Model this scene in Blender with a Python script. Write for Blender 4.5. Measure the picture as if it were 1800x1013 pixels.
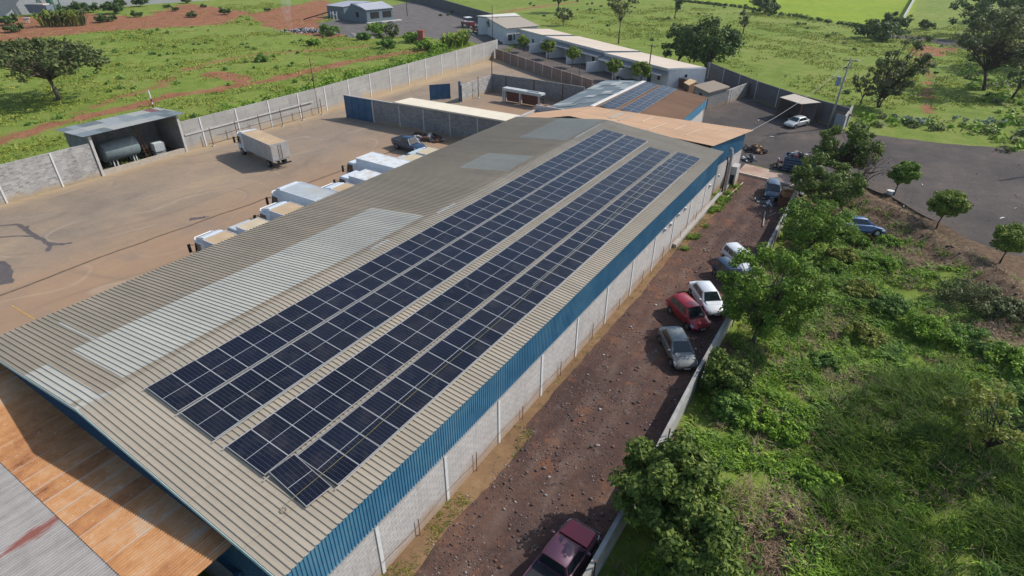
import bpy, math, random
import numpy as np
from mathutils import Vector, Matrix
R = math.radians
random.seed(7)
rng = np.random.default_rng(11)
for _o in list(bpy.data.objects):
    bpy.data.objects.remove(_o)
scn = bpy.context.scene
COL = scn.collection

# ------------------------------------------------------------------ camera
CAM = np.array([24.739, -5.4607, 23.8487])
YAW, PITCH, ROLL, FPX = -0.56590, 0.55014, 0.00741, 1025.17
_cy, _sy, _cp, _sp = math.cos(YAW), math.sin(YAW), math.cos(PITCH), math.sin(PITCH)
FW = np.array([_sy*_cp, _cy*_cp, -_sp]); _r = np.array([_cy, -_sy, 0.0]); _u = np.cross(_r, FW)
RT = math.cos(ROLL)*_r + math.sin(ROLL)*_u
UP = -math.sin(ROLL)*_r + math.cos(ROLL)*_u
cam_data = bpy.data.cameras.new('camera'); cam = bpy.data.objects.new('camera', cam_data); COL.objects.link(cam)
cam.matrix_world = Matrix(((RT[0], UP[0], -FW[0], CAM[0]), (RT[1], UP[1], -FW[1], CAM[1]), (RT[2], UP[2], -FW[2], CAM[2]), (0, 0, 0, 1)))
cam_data.sensor_width = 36; cam_data.lens = 36*FPX/1800.0
cam_data.clip_start = 0.5; cam_data.clip_end = 5000
scn.camera = cam

def at(px, py, z=0.0):
    """world point at height z seen at a pixel of the 1800 px wide photograph (survey helper)"""
    d = FW + RT*(px-900)/FPX - UP*(py-506.5)/FPX
    t = (z-CAM[2])/d[2]
    return CAM + d*t

# ------------------------------------------------------------------ light
SUN_EL, SUN_AZ = R(41), R(52)          # azimuth measured from +x towards +y
w = bpy.data.worlds.new('World'); scn.world = w; w.use_nodes = True
nt = w.node_tree; nt.nodes.clear()
sky = nt.nodes.new('ShaderNodeTexSky'); sky.sky_type = 'NISHITA'; sky.sun_disc = False
sky.sun_elevation = SUN_EL; sky.sun_rotation = math.pi/2-SUN_AZ; sky.altitude = 300; sky.air_density = 1.2; sky.dust_density = 1.5
bg = nt.nodes.new('ShaderNodeBackground'); bg.inputs['Strength'].default_value = 0.125
wo = nt.nodes.new('ShaderNodeOutputWorld')
nt.links.new(sky.outputs[0], bg.inputs[0]); nt.links.new(bg.outputs[0], wo.inputs[0])
sd = bpy.data.lights.new('sun', 'SUN'); sd.energy = 3.45; sd.angle = R(0.55); sd.color = (1.0, 0.95, 0.87)
so = bpy.data.objects.new('sun', sd); COL.objects.link(so)
sdir = Vector((math.cos(SUN_EL)*math.cos(SUN_AZ), math.cos(SUN_EL)*math.sin(SUN_AZ), math.sin(SUN_EL)))
so.rotation_euler = sdir.to_track_quat('Z', 'Y').to_euler(); so.location = (60, 60, 60)
scn.view_settings.view_transform = 'Standard'; scn.view_settings.look = 'None'
scn.view_settings.exposure = 0.38; scn.view_settings.gamma = 1.0
scn.render.engine = 'CYCLES'
scn.cycles.max_bounces = 5; scn.cycles.diffuse_bounces = 3; scn.cycles.glossy_bounces = 2; scn.cycles.transmission_bounces = 3; scn.cycles.transparent_max_bounces = 6

# ------------------------------------------------------------------ material helpers
class NT:
    def __init__(s, name):
        s.m = bpy.data.materials.new(name); s.m.use_nodes = True
        s.t = s.m.node_tree; s.t.nodes.clear()
        s.out = s.t.nodes.new('ShaderNodeOutputMaterial')
        s.b = s.t.nodes.new('ShaderNodeBsdfPrincipled')
        s.t.links.new(s.b.outputs[0], s.out.inputs[0])
    def n(s, typ, **kw):
        nd = s.t.nodes.new(typ)
        for k, v in kw.items():
            if k.startswith('i_'):
                nd.inputs[k[2:].replace('_', ' ')].default_value = v
            else: setattr(nd, k, v)
        return nd
    def l(s, a, b): s.t.links.new(a, b)
    def pos(s, obj=False):
        if obj: return s.n('ShaderNodeTexCoord').outputs['Object']
        return s.n('ShaderNodeNewGeometry').outputs['Position']
    def noise(s, vec, scale, detail=4, rough=0.55, stretch=None):
        if stretch:
            mp = s.n('ShaderNodeMapping'); mp.inputs['Scale'].default_value = stretch; s.l(vec, mp.inputs[0]); vec = mp.outputs[0]
        nd = s.n('ShaderNodeTexNoise'); nd.inputs['Scale'].default_value = scale; nd.inputs['Detail'].default_value = detail
        nd.inputs['Roughness'].default_value = rough; s.l(vec, nd.inputs['Vector']); return nd.outputs[0]
    def ramp(s, fac, stops):
        nd = s.n('ShaderNodeValToRGB'); cr = nd.color_ramp
        while len(cr.elements) > 1: cr.elements.remove(cr.elements[0])
        cr.elements[0].position = stops[0][0]; cr.elements[0].color = c4(stops[0][1])
        for p, c in stops[1:]:
            e = cr.elements.new(p); e.color = c4(c)
        s.l(fac, nd.inputs[0]); return nd.outputs[0]
    def rng(s, fac, a, b, c=0., d=1.):
        nd = s.n('ShaderNodeMapRange'); s.l(fac, nd.inputs[0])
        for i, v in enumerate((a, b, c, d)): nd.inputs[i+1].default_value = v
        return nd.outputs[0]
    def mix(s, fac, a, b, blend='MIX'):
        nd = s.n('ShaderNodeMix'); nd.data_type = 'RGBA'; nd.blend_type = blend
        for v, i in ((fac, 0), (a, 6), (b, 7)):
            if isinstance(v, (int, float)): nd.inputs[i].default_value = v
            elif isinstance(v, tuple): nd.inputs[i].default_value = c4(v)
            else: s.l(v, nd.inputs[i])
        return nd.outputs[2]
    def math(s, op, a, b=0.0, c=0.0):
        nd = s.n('ShaderNodeMath'); nd.operation = op
        for i, v in enumerate((a, b, c)):
            if isinstance(v, (int, float)): nd.inputs[i].default_value = v
            else: s.l(v, nd.inputs[i])
        return nd.outputs[0]
    def sep(s, vec):
        nd = s.n('ShaderNodeSeparateXYZ'); s.l(vec, nd.inputs[0]); return nd.outputs
    def bump(s, h, strength=0.5, dist=0.05):
        nd = s.n('ShaderNodeBump'); nd.inputs['Strength'].default_value = strength; nd.inputs['Distance'].default_value = dist
        s.l(h, nd.inputs['Height']); s.l(nd.outputs[0], s.b.inputs['Normal'])
    def col(s, c): s.l(c, s.b.inputs['Base Color'])
    def set(s, rough=0.8, metal=0.0, spec=0.3, coat=0.0):
        s.b.inputs['Roughness'].default_value = rough; s.b.inputs['Metallic'].default_value = metal
        s.b.inputs['Specular IOR Level'].default_value = spec; s.b.inputs['Coat Weight'].default_value = coat
        return s.m
def c4(c): return (c[0], c[1], c[2], 1.0)

def mul(c, k): return tuple(min(1, x*k) for x in c)
def m_plain(name, c, rough=0.7, metal=0.0, var=0.18, scale=3.0, spec=0.3, coat=0.0, bump=0.0, dust=None, obj=True):
    """painted / metal / plaster surface with cloudy wear"""
    s = NT(name); p = s.pos(obj)
    f = s.noise(p, scale, 5, 0.62)
    cc = s.ramp(f, [(0.3, mul(c, 1-var)), (0.55, c), (0.75, mul(c, 1+var))])
    if dust:
        f2 = s.rng(s.noise(p, scale*0.45, 4, .6), .46, .68)
        cc = s.mix(f2, cc, dust)
    s.col(cc)
    if bump: s.bump(s.noise(p, scale*8, 3), bump, 0.01)
    return s.set(rough, metal, spec, coat)

def m_block(name, c1, c2, mortar, bw=0.42, bh=0.21, dirt=(0.25, 0.17, 0.10), dirt_h=1.0, ms=0.02, grime=0.5, patch=None, bias=0.0):
    """concrete block masonry; dirt splashed from the ground up to dirt_h"""
    s = NT(name); p = s.pos()
    x, y, z = s.sep(p)
    u = s.math('ADD', x, y)
    cb = s.n('ShaderNodeCombineXYZ'); s.l(u, cb.inputs[0]); s.l(z, cb.inputs[1])
    br = s.n('ShaderNodeTexBrick'); s.l(cb.outputs[0], br.inputs['Vector'])
    br.inputs['Color1'].default_value = c4(c1); br.inputs['Color2'].default_value = c4(c2); br.inputs['Mortar'].default_value = c4(mortar)
    br.inputs['Scale'].default_value = 1.0; br.inputs['Mortar Size'].default_value = ms; br.inputs['Mortar Smooth'].default_value = 0.2
    br.inputs['Brick Width'].default_value = bw; br.inputs['Row Height'].default_value = bh; br.inputs['Bias'].default_value = bias
    n1 = s.noise(p, 0.5, 5, .65); n2 = s.noise(p, 5, 4, .7)
    cc = s.mix(s.rng(n1, .4, .75, 0, grime), br.outputs['Color'], mul(c1, .62))
    cc = s.mix(s.rng(n2, .35, .7, 0, .35), cc, mul(c2, 1.15))
    # run-off stains down from the top courses
    st = s.noise(p, 1.6, 4, .6, stretch=(1, 1, .18))
    cc = s.mix(s.rng(st, .55, .75, 0, .45), cc, mul(c1, .5))
    if patch: cc = s.mix(s.rng(s.noise(p, .33, 3), .55, .62, 0, .8), cc, patch)
    dn = s.math('ADD', s.math('DIVIDE', z, dirt_h), s.rng(n1, .3, .7, -.45, .45))
    cc = s.mix(s.rng(dn, .15, .95, .85, 0), cc, dirt)
    s.col(cc); s.bump(br.outputs['Fac'], -0.35, 0.02)
    return s.set(.92, 0, .15)

def m_leaf(name, dark, mid, light, scale=0.6, trans=0.25):
    s = NT(name); g = s.n('ShaderNodeNewGeometry')
    isl = g.outputs['Random Per Island']
    f = s.noise(g.outputs['Position'], scale, 3)
    v = s.math('ADD', s.math('MULTIPLY', isl, .45), s.math('MULTIPLY', f, .75))
    c = s.ramp(v, [(0.3, dark), (0.58, mid), (0.85, light)])
    s.col(c); s.set(.62, 0, .22)
    tr = s.n('ShaderNodeBsdfTranslucent'); s.l(c, tr.inputs[0])
    mx = s.n('ShaderNodeMixShader'); mx.inputs[0].default_value = trans
    s.l(s.b.outputs[0], mx.inputs[1]); s.l(tr.outputs[0], mx.inputs[2]); s.l(mx.outputs[0], s.out.inputs[0])
    return s.m

# ------------------------------------------------------------------ mesh helpers
class MB:
    def __init__(s): s.v = []; s.f = []; s.m = []
    def add(s, vs, fs, mi=0):
        o = len(s.v); s.v.extend([tuple(map(float, v)) for v in vs])
        for f in fs: s.f.append(tuple(i+o for i in f)); s.m.append(mi)
        return s
    def hexa(s, b, t, mi=0):      # b, t: 4 bottom and 4 top points, same winding (ccw from above)
        return s.add(list(b)+list(t), [(3, 2, 1, 0), (4, 5, 6, 7), (0, 1, 5, 4), (1, 2, 6, 5), (2, 3, 7, 6), (3, 0, 4, 7)], mi)
    def box(s, x0, y0, z0, x1, y1, z1, mi=0):
        return s.hexa([(x0, y0, z0), (x1, y0, z0), (x1, y1, z0), (x0, y1, z0)], [(x0, y0, z1), (x1, y0, z1), (x1, y1, z1), (x0, y1, z1)], mi)
    def cbox(s, c, d, rz=0.0, mi=0, tilt=0.0):
        M = Matrix.Translation(c) @ Matrix.Rotation(rz, 4, 'Z') @ Matrix.Rotation(tilt, 4, 'Y')
        h = [x/2 for x in d]; P = [M @ Vector((sx*h[0], sy*h[1], sz*h[2])) for sz in (-1, 1) for sx, sy in ((-1, -1), (1, -1), (1, 1), (-1, 1))]
        return s.hexa(P[:4], P[4:], mi)
    def prism(s, poly, z0, z1, mi=0):
        n = len(poly); a = sum(poly[i][0]*poly[(i+1) % n][1]-poly[(i+1) % n][0]*poly[i][1] for i in range(n))
        if a < 0: poly = poly[::-1]
        vs = [(p[0], p[1], z0) for p in poly]+[(p[0], p[1], z1) for p in poly]
        fs = [tuple(range(n-1, -1, -1)), tuple(range(n, 2*n))]+[(i, (i+1) % n, n+(i+1) % n, n+i) for i in range(n)]
        return s.add(vs, fs, mi)
    def quad(s, a, b, c, d, mi=0): return s.add([a, b, c, d], [(0, 1, 2, 3)], mi)
    def tube(s, pts, rad, n=6, mi=0, cap=True):
        pts = [Vector(p) for p in pts]; rings = []
        for i, p in enumerate(pts):
            d = (pts[min(i+1, len(pts)-1)]-pts[max(i-1, 0)]).normalized()
            a = d.cross(Vector((0, 0, 1)) if abs(d.z) < .9 else Vector((1, 0, 0))).normalized(); b = d.cross(a)
            r = rad[i] if isinstance(rad, (list, tuple)) else rad
            rings.append([p+(a*math.cos(2*math.pi*k/n)+b*math.sin(2*math.pi*k/n))*r for k in range(n)])
        vs = [v for q in rings for v in q]; fs = []
        for i in range(len(pts)-1):
            for k in range(n): fs.append((i*n+k, i*n+(k+1) % n, (i+1)*n+(k+1) % n, (i+1)*n+k))
        if cap: fs.append(tuple(range(n-1, -1, -1))); fs.append(tuple((len(pts)-1)*n+k for k in range(n)))
        return s.add(vs, fs, mi)
    def wall(s, p, q, z0, z1, t, mi=0):
        p = np.array(p[:2], float); q = np.array(q[:2], float); d = q-p; L = np.hypot(*d); nrm = np.array([-d[1], d[0]])/L*t/2
        P = [p-nrm, q-nrm, q+nrm, p+nrm]
        z1a, z1b = (z1 if isinstance(z1, tuple) else (z1, z1))
        return s.hexa([(*a, z0) for a in P], [(*P[0], z1a), (*P[1], z1b), (*P[2], z1b), (*P[3], z1a)], mi)
    def build(s, name, mats, parent=None, smooth=False, bevel=0.0, loc=None):
        me = bpy.data.meshes.new(name); me.from_pydata(s.v, [], s.f)
        mats = mats if isinstance(mats, (list, tuple)) else [mats]
        for m in mats: me.materials.append(m)
        if len(mats) > 1: me.polygons.foreach_set('material_index', s.m)
        if smooth: me.polygons.foreach_set('use_smooth', [True]*len(me.polygons))
        me.update()
        o = bpy.data.objects.new(name, me); COL.objects.link(o)
        if parent: o.parent = parent
        if loc is not None: o.location = loc
        if bevel:
            b = o.modifiers.new('bevel', 'BEVEL'); b.width = bevel; b.segments = 2; b.limit_method = 'ANGLE'
        return o

def npmesh(name, V, F, mats, parent=None, smooth=False, mi=None):
    """V (n,3) float, F (m,k) int with k constant -> object"""
    V = np.asarray(V, np.float32); F = np.asarray(F, np.int32); k = F.shape[1]
    me = bpy.data.meshes.new(name)
    me.vertices.add(len(V)); me.vertices.foreach_set('co', V.ravel())
    me.loops.add(F.size); me.loops.foreach_set('vertex_index', F.ravel())
    me.polygons.add(len(F)); me.polygons.foreach_set('loop_start', np.arange(0, F.size, k, dtype=np.int32))
    me.polygons.foreach_set('loop_total', np.full(len(F), k, np.int32))
    for m in (mats if isinstance(mats, (list, tuple)) else [mats]): me.materials.append(m)
    if mi is not None: me.polygons.foreach_set('material_index', np.asarray(mi, np.int32))
    if smooth: me.polygons.foreach_set('use_smooth', np.ones(len(F), bool))
    me.update(calc_edges=True); me.validate()
    o = bpy.data.objects.new(name, me); COL.objects.link(o)
    if parent: o.parent = parent
    return o

def tag(o, label=None, cat=None, group=None, kind=None):
    if label: o['label'] = label
    if cat: o['category'] = cat
    if group: o['group'] = group
    if kind: o['kind'] = kind
    return o
def thing(name, label, cat, loc=(0, 0, 0), rz=0.0, group=None):
    o = bpy.data.objects.new(name, None); COL.objects.link(o); o.empty_display_size = .3
    o.location = loc; o.rotation_euler = (0, 0, rz)
    return tag(o, label, cat, group)
def struct(o): o['kind'] = 'structure'; return o
def copy_tree(o, parent=None):
    c = o.copy(); COL.objects.link(c); c.parent = parent
    for ch in [q for q in KIDS.get(o.name, [])] : copy_tree(ch, c)
    return c
KIDS = {}
def remember(o):
    """note the children of a finished prototype so that it can be copied"""
    def rec(q):
        KIDS[q.name] = [c for c in bpy.data.objects if c.parent == q]
        for c in KIDS[q.name]: rec(c)
    rec(o); return o
def dup(o, label, loc, rz=None, scale=None, group=None):
    c = copy_tree(o); c['label'] = label; c.location = loc
    if group: c['group'] = group
    if rz is not None: c.rotation_euler = (0, 0, rz)
    if scale is not None: c.scale = scale if isinstance(scale, tuple) else (scale,)*3
    return c

def vnoise(x, y, scale=1.0, seed=0):
    """smooth value noise 0..1"""
    x = np.asarray(x, float)*scale+seed*17.3; y = np.asarray(y, float)*scale+seed*9.1
    xi = np.floor(x); yi = np.floor(y); fx = x-xi; fy = y-yi
    fx = fx*fx*(3-2*fx); fy = fy*fy*(3-2*fy)
    def h(a, b): return np.mod(np.sin(a*127.1+b*311.7+seed*74.7)*43758.5453, 1.0)
    return (h(xi, yi)*(1-fx)+h(xi+1, yi)*fx)*(1-fy)+(h(xi, yi+1)*(1-fx)+h(xi+1, yi+1)*fx)*fy
def fbm(x, y, scale=1.0, seed=0, octv=4):
    s = 0; a = .5; t = 0
    for i in range(octv):
        s = s+a*vnoise(x, y, scale*2**i, seed+i); t += a; a *= .55
    return s/t
def inpoly(x, y, poly):
    x = np.asarray(x); y = np.asarray(y); c = np.zeros(x.shape, bool); n = len(poly)
    for i in range(n):
        x1, y1 = poly[i][:2]; x2, y2 = poly[(i+1) % n][:2]
        with np.errstate(divide='ignore', invalid='ignore'):
            c ^= ((y1 > y) != (y2 > y)) & (x < (x2-x1)*(y-y1)/(y2-y1+1e-12)+x1)
    return c
def polydist(x, y, pts, closed=False):
    d = np.full(np.shape(x), 1e9); P = [p[:2] for p in pts]
    if closed: P = P+[P[0]]
    for a, b in zip(P[:-1], P[1:]):
        ax, ay = a; bx, by = b; L = (bx-ax)**2+(by-ay)**2+1e-9
        t = np.clip(((x-ax)*(bx-ax)+(y-ay)*(by-ay))/L, 0, 1)
        d = np.minimum(d, np.hypot(x-ax-t*(bx-ax), y-ay-t*(by-ay)))
    return d
def sdf(x, y, poly):
    d = polydist(x, y, poly, True); return np.where(inpoly(x, y, poly), -d, d)
def sstep(v, a, b):
    t = np.clip((v-a)/(b-a), 0, 1); return t*t*(3-2*t)
def P2(*px, z=0.0): return [tuple(at(a, b, z)[:2]) for a, b in px]

# ================================================================== GROUND AND PAVED SURFACES
WALLX = lambda y: -47.75-(max(y, 45)-45)*0.055                     # line of the long boundary wall
LW = [(19.55, 3.0), (19.6, 14.0), (19.5, 23.0), (19.45, 38.0), (19.3, 50.0), (18.9, 60.5)]       # lane wall
SOIL_POLYS = [P2((-60, 55), (0, 33), (130, 22), (250, 30), (330, 6), (440, 22), (400, 40), (330, 47), (180, 55), (90, 65), (0, 75), (-60, 82)),
              P2((430, 28), (560, 0), (600, 10), (560, 40), (590, 55), (640, 62), (560, 66), (480, 50)),
              P2((1612, 78), (1680, 86), (1640, 100), (1622, 108))]
TRACKS = [(P2((-40, 262), (60, 232), (140, 207), (250, 182), (300, 168), (380, 158), (480, 140), (600, 112), (690, 96), (770, 84)), 2.0, .72),
          (P2((130, 200), (280, 150), (330, 122), (420, 98), (560, 88), (640, 82)), 1.6, .58),
          (P2((380, 130), (420, 140)), 3.0, .8),
          (P2((1625, 100), (1632, 150), (1628, 200)), 1.0, .7),
          (P2((880, 22), (960, 10), (1010, 4)), 2.5, .55),
          (P2((1790, 98), (1850, 108)), 4.0, .9)]
GRAVEL_POLYS = [P2((560, 42), (600, 32), (700, 8), (760, -6), (860, 44), (900, 78), (880, 92), (820, 72), (740, 66), (640, 62), (570, 58)),
                P2((1235, 120), (1330, 168), (1330, 185), (1250, 200), (1215, 170))]
DIRT_POLYS = [P2((1440, 300), (1510, 310), (1580, 330), (1660, 375), (1760, 425), (1850, 470), (1820, 640), (1720, 600), (1690, 480), (1600, 480), (1500, 400), (1420, 360)),
              P2((1270, 590), (1330, 600), (1480, 560), (1450, 640), (1350, 660), (1290, 650)),
              P2((1180, 760), (1215, 760), (1200, 840), (1160, 830)),
              P2((1420, 640), (1520, 640), (1500, 760), (1440, 760)),
              P2((1290, 900), (1420, 870), (1430, 1013), (1290, 1013))]
BRIGHT_POLY = P2((1190, 0), (1280, 8), (1500, 45), (1590, 55), (1612, 0), (1580, -60), (1100, -60))
BERM = P2((1440, 318), (1500, 348), (1560, 368), (1620, 412), (1680, 452), (1740, 492), (1830, 560))
DITCH = P2((1470, 318), (1530, 338), (1580, 362), (1640, 402), (1700, 448))
HOLE = tuple(at(1508, 398)[:2])
VEGP = [(19.9, -30), (20.0, 14), (19.9, 38), (19.6, 50), (19.2, 60), (24, 66), (29, 62.5), (33, 57.0), (38, 50.5), (46, 44), (75, 30), (75, -30)]

def GH(x, y):
    """ground height: flat site, rough and lumpy waste ground beyond the lane wall"""
    x = np.asarray(x, float); y = np.asarray(y, float)
    ins = sstep(-sdf(x, y, VEGP), 0.2, 3.0)
    h = ins*((fbm(x, y, .22, 3)-.5)*1.3+(fbm(x, y, .9, 5)-.5)*.5)
    b = polydist(x, y, BERM); h = h+.75*np.exp(-(b/1.3)**2)*sstep(-sdf(x, y, VEGP), -1.5, .5)*(.6+.8*fbm(x, y, .5, 8))
    d = polydist(x, y, DITCH); h = h-.55*np.exp(-(d/.7)**2)
    q = np.hypot(x-HOLE[0], y-HOLE[1]); h = h-.5*np.exp(-(q/2.6)**2)
    f = (x < -52)*(y < 130); h = h+f*(fbm(x, y, .12, 9)-.5)*.35*sstep(-x, 51, 60)
    return h
def stretch_axis(lo, c0, c1, hi, step, mid, mlo, mhi):
    core = list(np.arange(c0, c1, step)); a = []; v = c0
    while v > mlo: v -= mid; a.append(v)
    g = mid
    while v > lo: g *= 1.35; v -= g; a.append(v)
    b = []; v = core[-1]
    while v < mhi: v += mid; b.append(v)
    g = mid
    while v < hi: g *= 1.35; v += g; b.append(v)
    return np.array(a[::-1]+core+b)
gx = stretch_axis(-1600, -118, 62, 1600, .65, 2.2, -260, 90); gy = stretch_axis(-300, -32, 135, 2600, .65, 2.0, -40, 330)
GX, GY = np.meshgrid(gx, gy); X = GX.ravel(); Y = GY.ravel()
nx_, ny_ = len(gx), len(gy)
V = np.stack([X, Y, GH(X, Y)], -1)
ii = np.arange(nx_-1)[None, :]+np.arange(ny_-1)[:, None]*nx_; ii = ii.ravel()
F = np.stack([ii, ii+1, ii+nx_+1, ii+nx_], -1)
# kinds of ground cover (r red soil, g gravel, b dry brown, a bright pasture)
wob = (fbm(X, Y, .35, 21)-.5)
soil = np.zeros(len(X)); grav = np.zeros(len(X)); dry = np.zeros(len(X))
for p in SOIL_POLYS: soil = np.maximum(soil, sstep(-sdf(X, Y, p)+wob*9, -2.5, 2.5))
for p, wd, k in TRACKS: soil = np.maximum(soil, k*sstep(wd-polydist(X, Y, p)+wob*4, -1.4, 1.4))
for p in GRAVEL_POLYS: grav = np.maximum(grav, sstep(-sdf(X, Y, p)+wob*4, -1., 1.))
for p in DIRT_POLYS: dry = np.maximum(dry, sstep(-sdf(X, Y, p)+wob*4, -1.2, 1.2))
dry = np.maximum(dry, np.exp(-(polydist(X, Y, BERM)/2.6)**2))
bright = sstep(-sdf(X, Y, BRIGHT_POLY), -2, 2)
def ground_mat():
    s = NT('ground_cover'); p = s.pos()
    at_ = s.n('ShaderNodeAttribute', attribute_name='cover'); sp = s.n('ShaderNodeSeparateColor'); s.l(at_.outputs['Color'], sp.inputs[0])
    n0 = s.noise(p, .045, 4, .6); n1 = s.noise(p, .35, 5, .65); n2 = s.noise(p, 2.2, 5, .7); n3 = s.noise(p, 12, 4, .7)
    v = s.math('ADD', s.math('MULTIPLY', n1, .5), s.math('ADD', s.math('MULTIPLY', n2, .3), s.math('MULTIPLY', n0, .3)))
    grass = s.ramp(v, [(.38, (.105, .160, .026)), (.50, (.165, .228, .036)), (.58, (.22, .265, .052)), (.70, (.29, .275, .10))])
    grass = s.mix(s.rng(n3, .35, .65, 0, .35), grass, (.05, .10, .018))
    bri = s.ramp(v, [(.40, (.14, .225, .014)), (.6, (.24, .31, .025)), (.7, (.29, .30, .06))])
    grass = s.mix(at_.outputs['Alpha'], grass, bri)
    soilc = s.ramp(s.math('ADD', s.math('MULTIPLY', n2, .5), s.math('MULTIPLY', n1, .5)), [(.35, (.17, .070, .036)), (.5, (.27, .118, .062)), (.68, (.34, .185, .11))])
    gravc = s.ramp(s.math('ADD', s.math('MULTIPLY', n3, .5), s.math('MULTIPLY', n1, .5)), [(.35, (.085, .080, .078)), (.52, (.145, .132, .125)), (.68, (.20, .165, .14))])
    dryc = s.ramp(s.math('ADD', s.math('MULTIPLY', n3, .5), s.math('MULTIPLY', n2, .5)), [(.35, (.075, .045, .028)), (.5, (.15, .098, .065)), (.62, (.23, .175, .11)), (.72, (.13, .13, .05))])
    def m(ch, k=.9): return s.rng(s.math('ADD', sp.outputs[ch], s.math('MULTIPLY', s.math('SUBTRACT', s.math('ADD', s.math('MULTIPLY', n2, .6), s.math('MULTIPLY', n1, .4)), .5), k*1.6)), .36, .62)
    c = s.mix(m('Red'), grass, soilc); c = s.mix(m('Green'), c, gravc); c = s.mix(m('Blue'), c, dryc)
    s.col(c); s.bump(s.math('ADD', s.math('MULTIPLY', n2, .7), s.math('MULTIPLY', n3, .3)), .9, .25)
    return s.set(.95, 0, .1)
ground = npmesh('ground', V, F, ground_mat(), smooth=True); struct(ground)
a = ground.data.attributes.new('cover', 'FLOAT_COLOR', 'POINT')
a.data.foreach_set('color', np.stack([soil, grav, dry, bright], -1).astype(np.float32).ravel())

def ragged(poly, step=1.0, amp=.35, seed=1, closed=True):
    """outline resampled with an uneven edge"""
    out = []; P = list(poly); n = len(P)
    for i in range(n if closed else n-1):
        a = np.array(P[i][:2]); b = np.array(P[(i+1) % n][:2]); L = np.hypot(*(b-a)); k = max(1, int(L/step)); d = (b-a)/max(L, 1e-6)
        for j in range(k):
            q = a+(b-a)*j/k; o = (float(fbm(q[0], q[1], .7, seed))-.5)*2*amp
            out.append((q[0]-d[1]*o, q[1]+d[0]*o))
    return out
def sheet(name, poly, z, mat):
    me = MB(); me.add([(x, y, z) for x, y in poly], [tuple(range(len(poly)))])
    o = me.build(name, mat)
    import bmesh
    bm = bmesh.new(); bm.from_mesh(o.data); bmesh.ops.triangulate(bm, faces=bm.faces[:], ngon_method='EAR_CLIP')
    for f in bm.faces:
        if f.normal.z < 0: f.normal_flip()
    bm.to_mesh(o.data); bm.free()
    return struct(o)

def yard_mat():
    s = NT('dusty_yard_concrete'); p = s.pos(); x, y, z = s.sep(p)
    n0 = s.noise(p, .06, 5, .62); n1 = s.noise(p, .32, 6, .68); n2 = s.noise(p, 2.4, 6, .7); n4 = s.noise(p, 25, 3, .6)
    nt2 = s.noise(p, .5, 6, .75, stretch=(1.0, .22, 1))
    v = s.math('ADD', s.math('MULTIPLY', n0, .45), s.math('ADD', s.math('MULTIPLY', n1, .3), s.math('ADD', s.math('MULTIPLY', nt2, .2), s.math('MULTIPLY', n2, .15))))
    c = s.ramp(v, [(.42, (.18, .145, .115)), (.50, (.235, .185, .138)), (.58, (.29, .22, .155)), (.68, (.38, .27, .17))])
    # soil washed against the boundary wall and along the trucks
    wl = s.rng(s.math('ADD', x, s.math('MULTIPLY', n1, 2.5)), -46.5, -44.2, .75, 0)
    c = s.mix(wl, c, (.44, .32, .19))
    tr = s.rng(s.math('ADD', x, s.math('ADD', s.math('MULTIPLY', n1, 7.0), s.math('MULTIPLY', nt2, 4.0))), -29, -21, 0, .55)
    c = s.mix(tr, c, (.36, .21, .115))
    c = s.mix(s.rng(n4, .4, .65, 0, .22), c, (.17, .14, .12))
    c = s.mix(s.rng(s.noise(p, .16, 5, .7), .54, .64, 0, .4), c, (.18, .15, .135)); c = s.mix(s.rng(s.noise(p, 1.3, 6, .8), .60, .72, 0, .5), c, (.15, .125, .11)); c = s.mix(s.rng(s.noise(p, .9, 6, .8, stretch=(.5, 2, 1)), .60, .72, 0, .4), c, (.43, .34, .25))
    for sc_, sd_, k_ in ((.05, 0, .34), (.08, 7, .42), (.035, 3, .32)):
        q = s.noise(p, sc_, 1.5, .4, stretch=(1, .55, 1+sd_)); t_ = s.math('ABSOLUTE', s.math('SUBTRACT', s.math('FRACT', s.math('MULTIPLY', q, 9.0)), .5))
        c = s.mix(s.math('MULTIPLY', s.rng(t_, .0, .05, k_, 0), s.rng(s.noise(p, .13, 3), .42, .56)), c, (.17, .13, .10) if sd_ != 7 else (.40, .32, .24))
    s.col(c); s.bump(n2, .3, .02)
    return s.set(.9, 0, .2)
M_yard = yard_mat()
sheet('yard', [(-47.9, -40), (-47.6, 12.8), (-47.6, 22.4), (-55.6, 22.4), (-55.6, 33.4), (-47.6, 33.4), (-47.8, 53.8), (-51.0, 107.2), (-22.2, 91.6), (-14, 84), (-12, 63), (-11.9, -40)], .004, M_yard)
M_stain = m_plain('wet_oily_stain', (.105, .085, .078), .55, var=.25, scale=1.5, spec=.4, obj=False)
def strip(name, pts, wd, z, mat, seed=1, st=True, amp=.4):
    L = []; Rr = []
    for i, p in enumerate(pts):
        a = np.array(pts[max(0, i-1)][:2]); b = np.array(pts[min(len(pts)-1, i+1)][:2]); d = (b-a)/np.hypot(*(b-a)); nn = np.array([-d[1], d[0]])
        wq = wd[i] if isinstance(wd, (list, tuple)) else wd
        L.append(np.array(p[:2])+nn*wq*(1+amp*(float(vnoise(i*1.7, seed*3.1))-.5))); Rr.append(np.array(p[:2])-nn*wq*(1+amp*(float(vnoise(i*1.3, seed*7.7))-.5)))
    poly = [tuple(q) for q in L]+[tuple(q) for q in Rr[::-1]]
    return sheet(name, poly, z, mat)
def sub(pts, k=6, jit=.25, seed=2):
    out = []
    for i in range(len(pts)-1):
        a = np.array(pts[i][:2]); b = np.array(pts[i+1][:2])
        for j in range(k):
            q = a+(b-a)*j/k; out.append((q[0]+(float(vnoise(q[0], q[1], 1.1, seed))-.5)*jit*2, q[1]+(float(vnoise(q[0], q[1], 1.1, seed+5))-.5)*jit*2))
    out.append(tuple(pts[-1][:2])); return out
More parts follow.
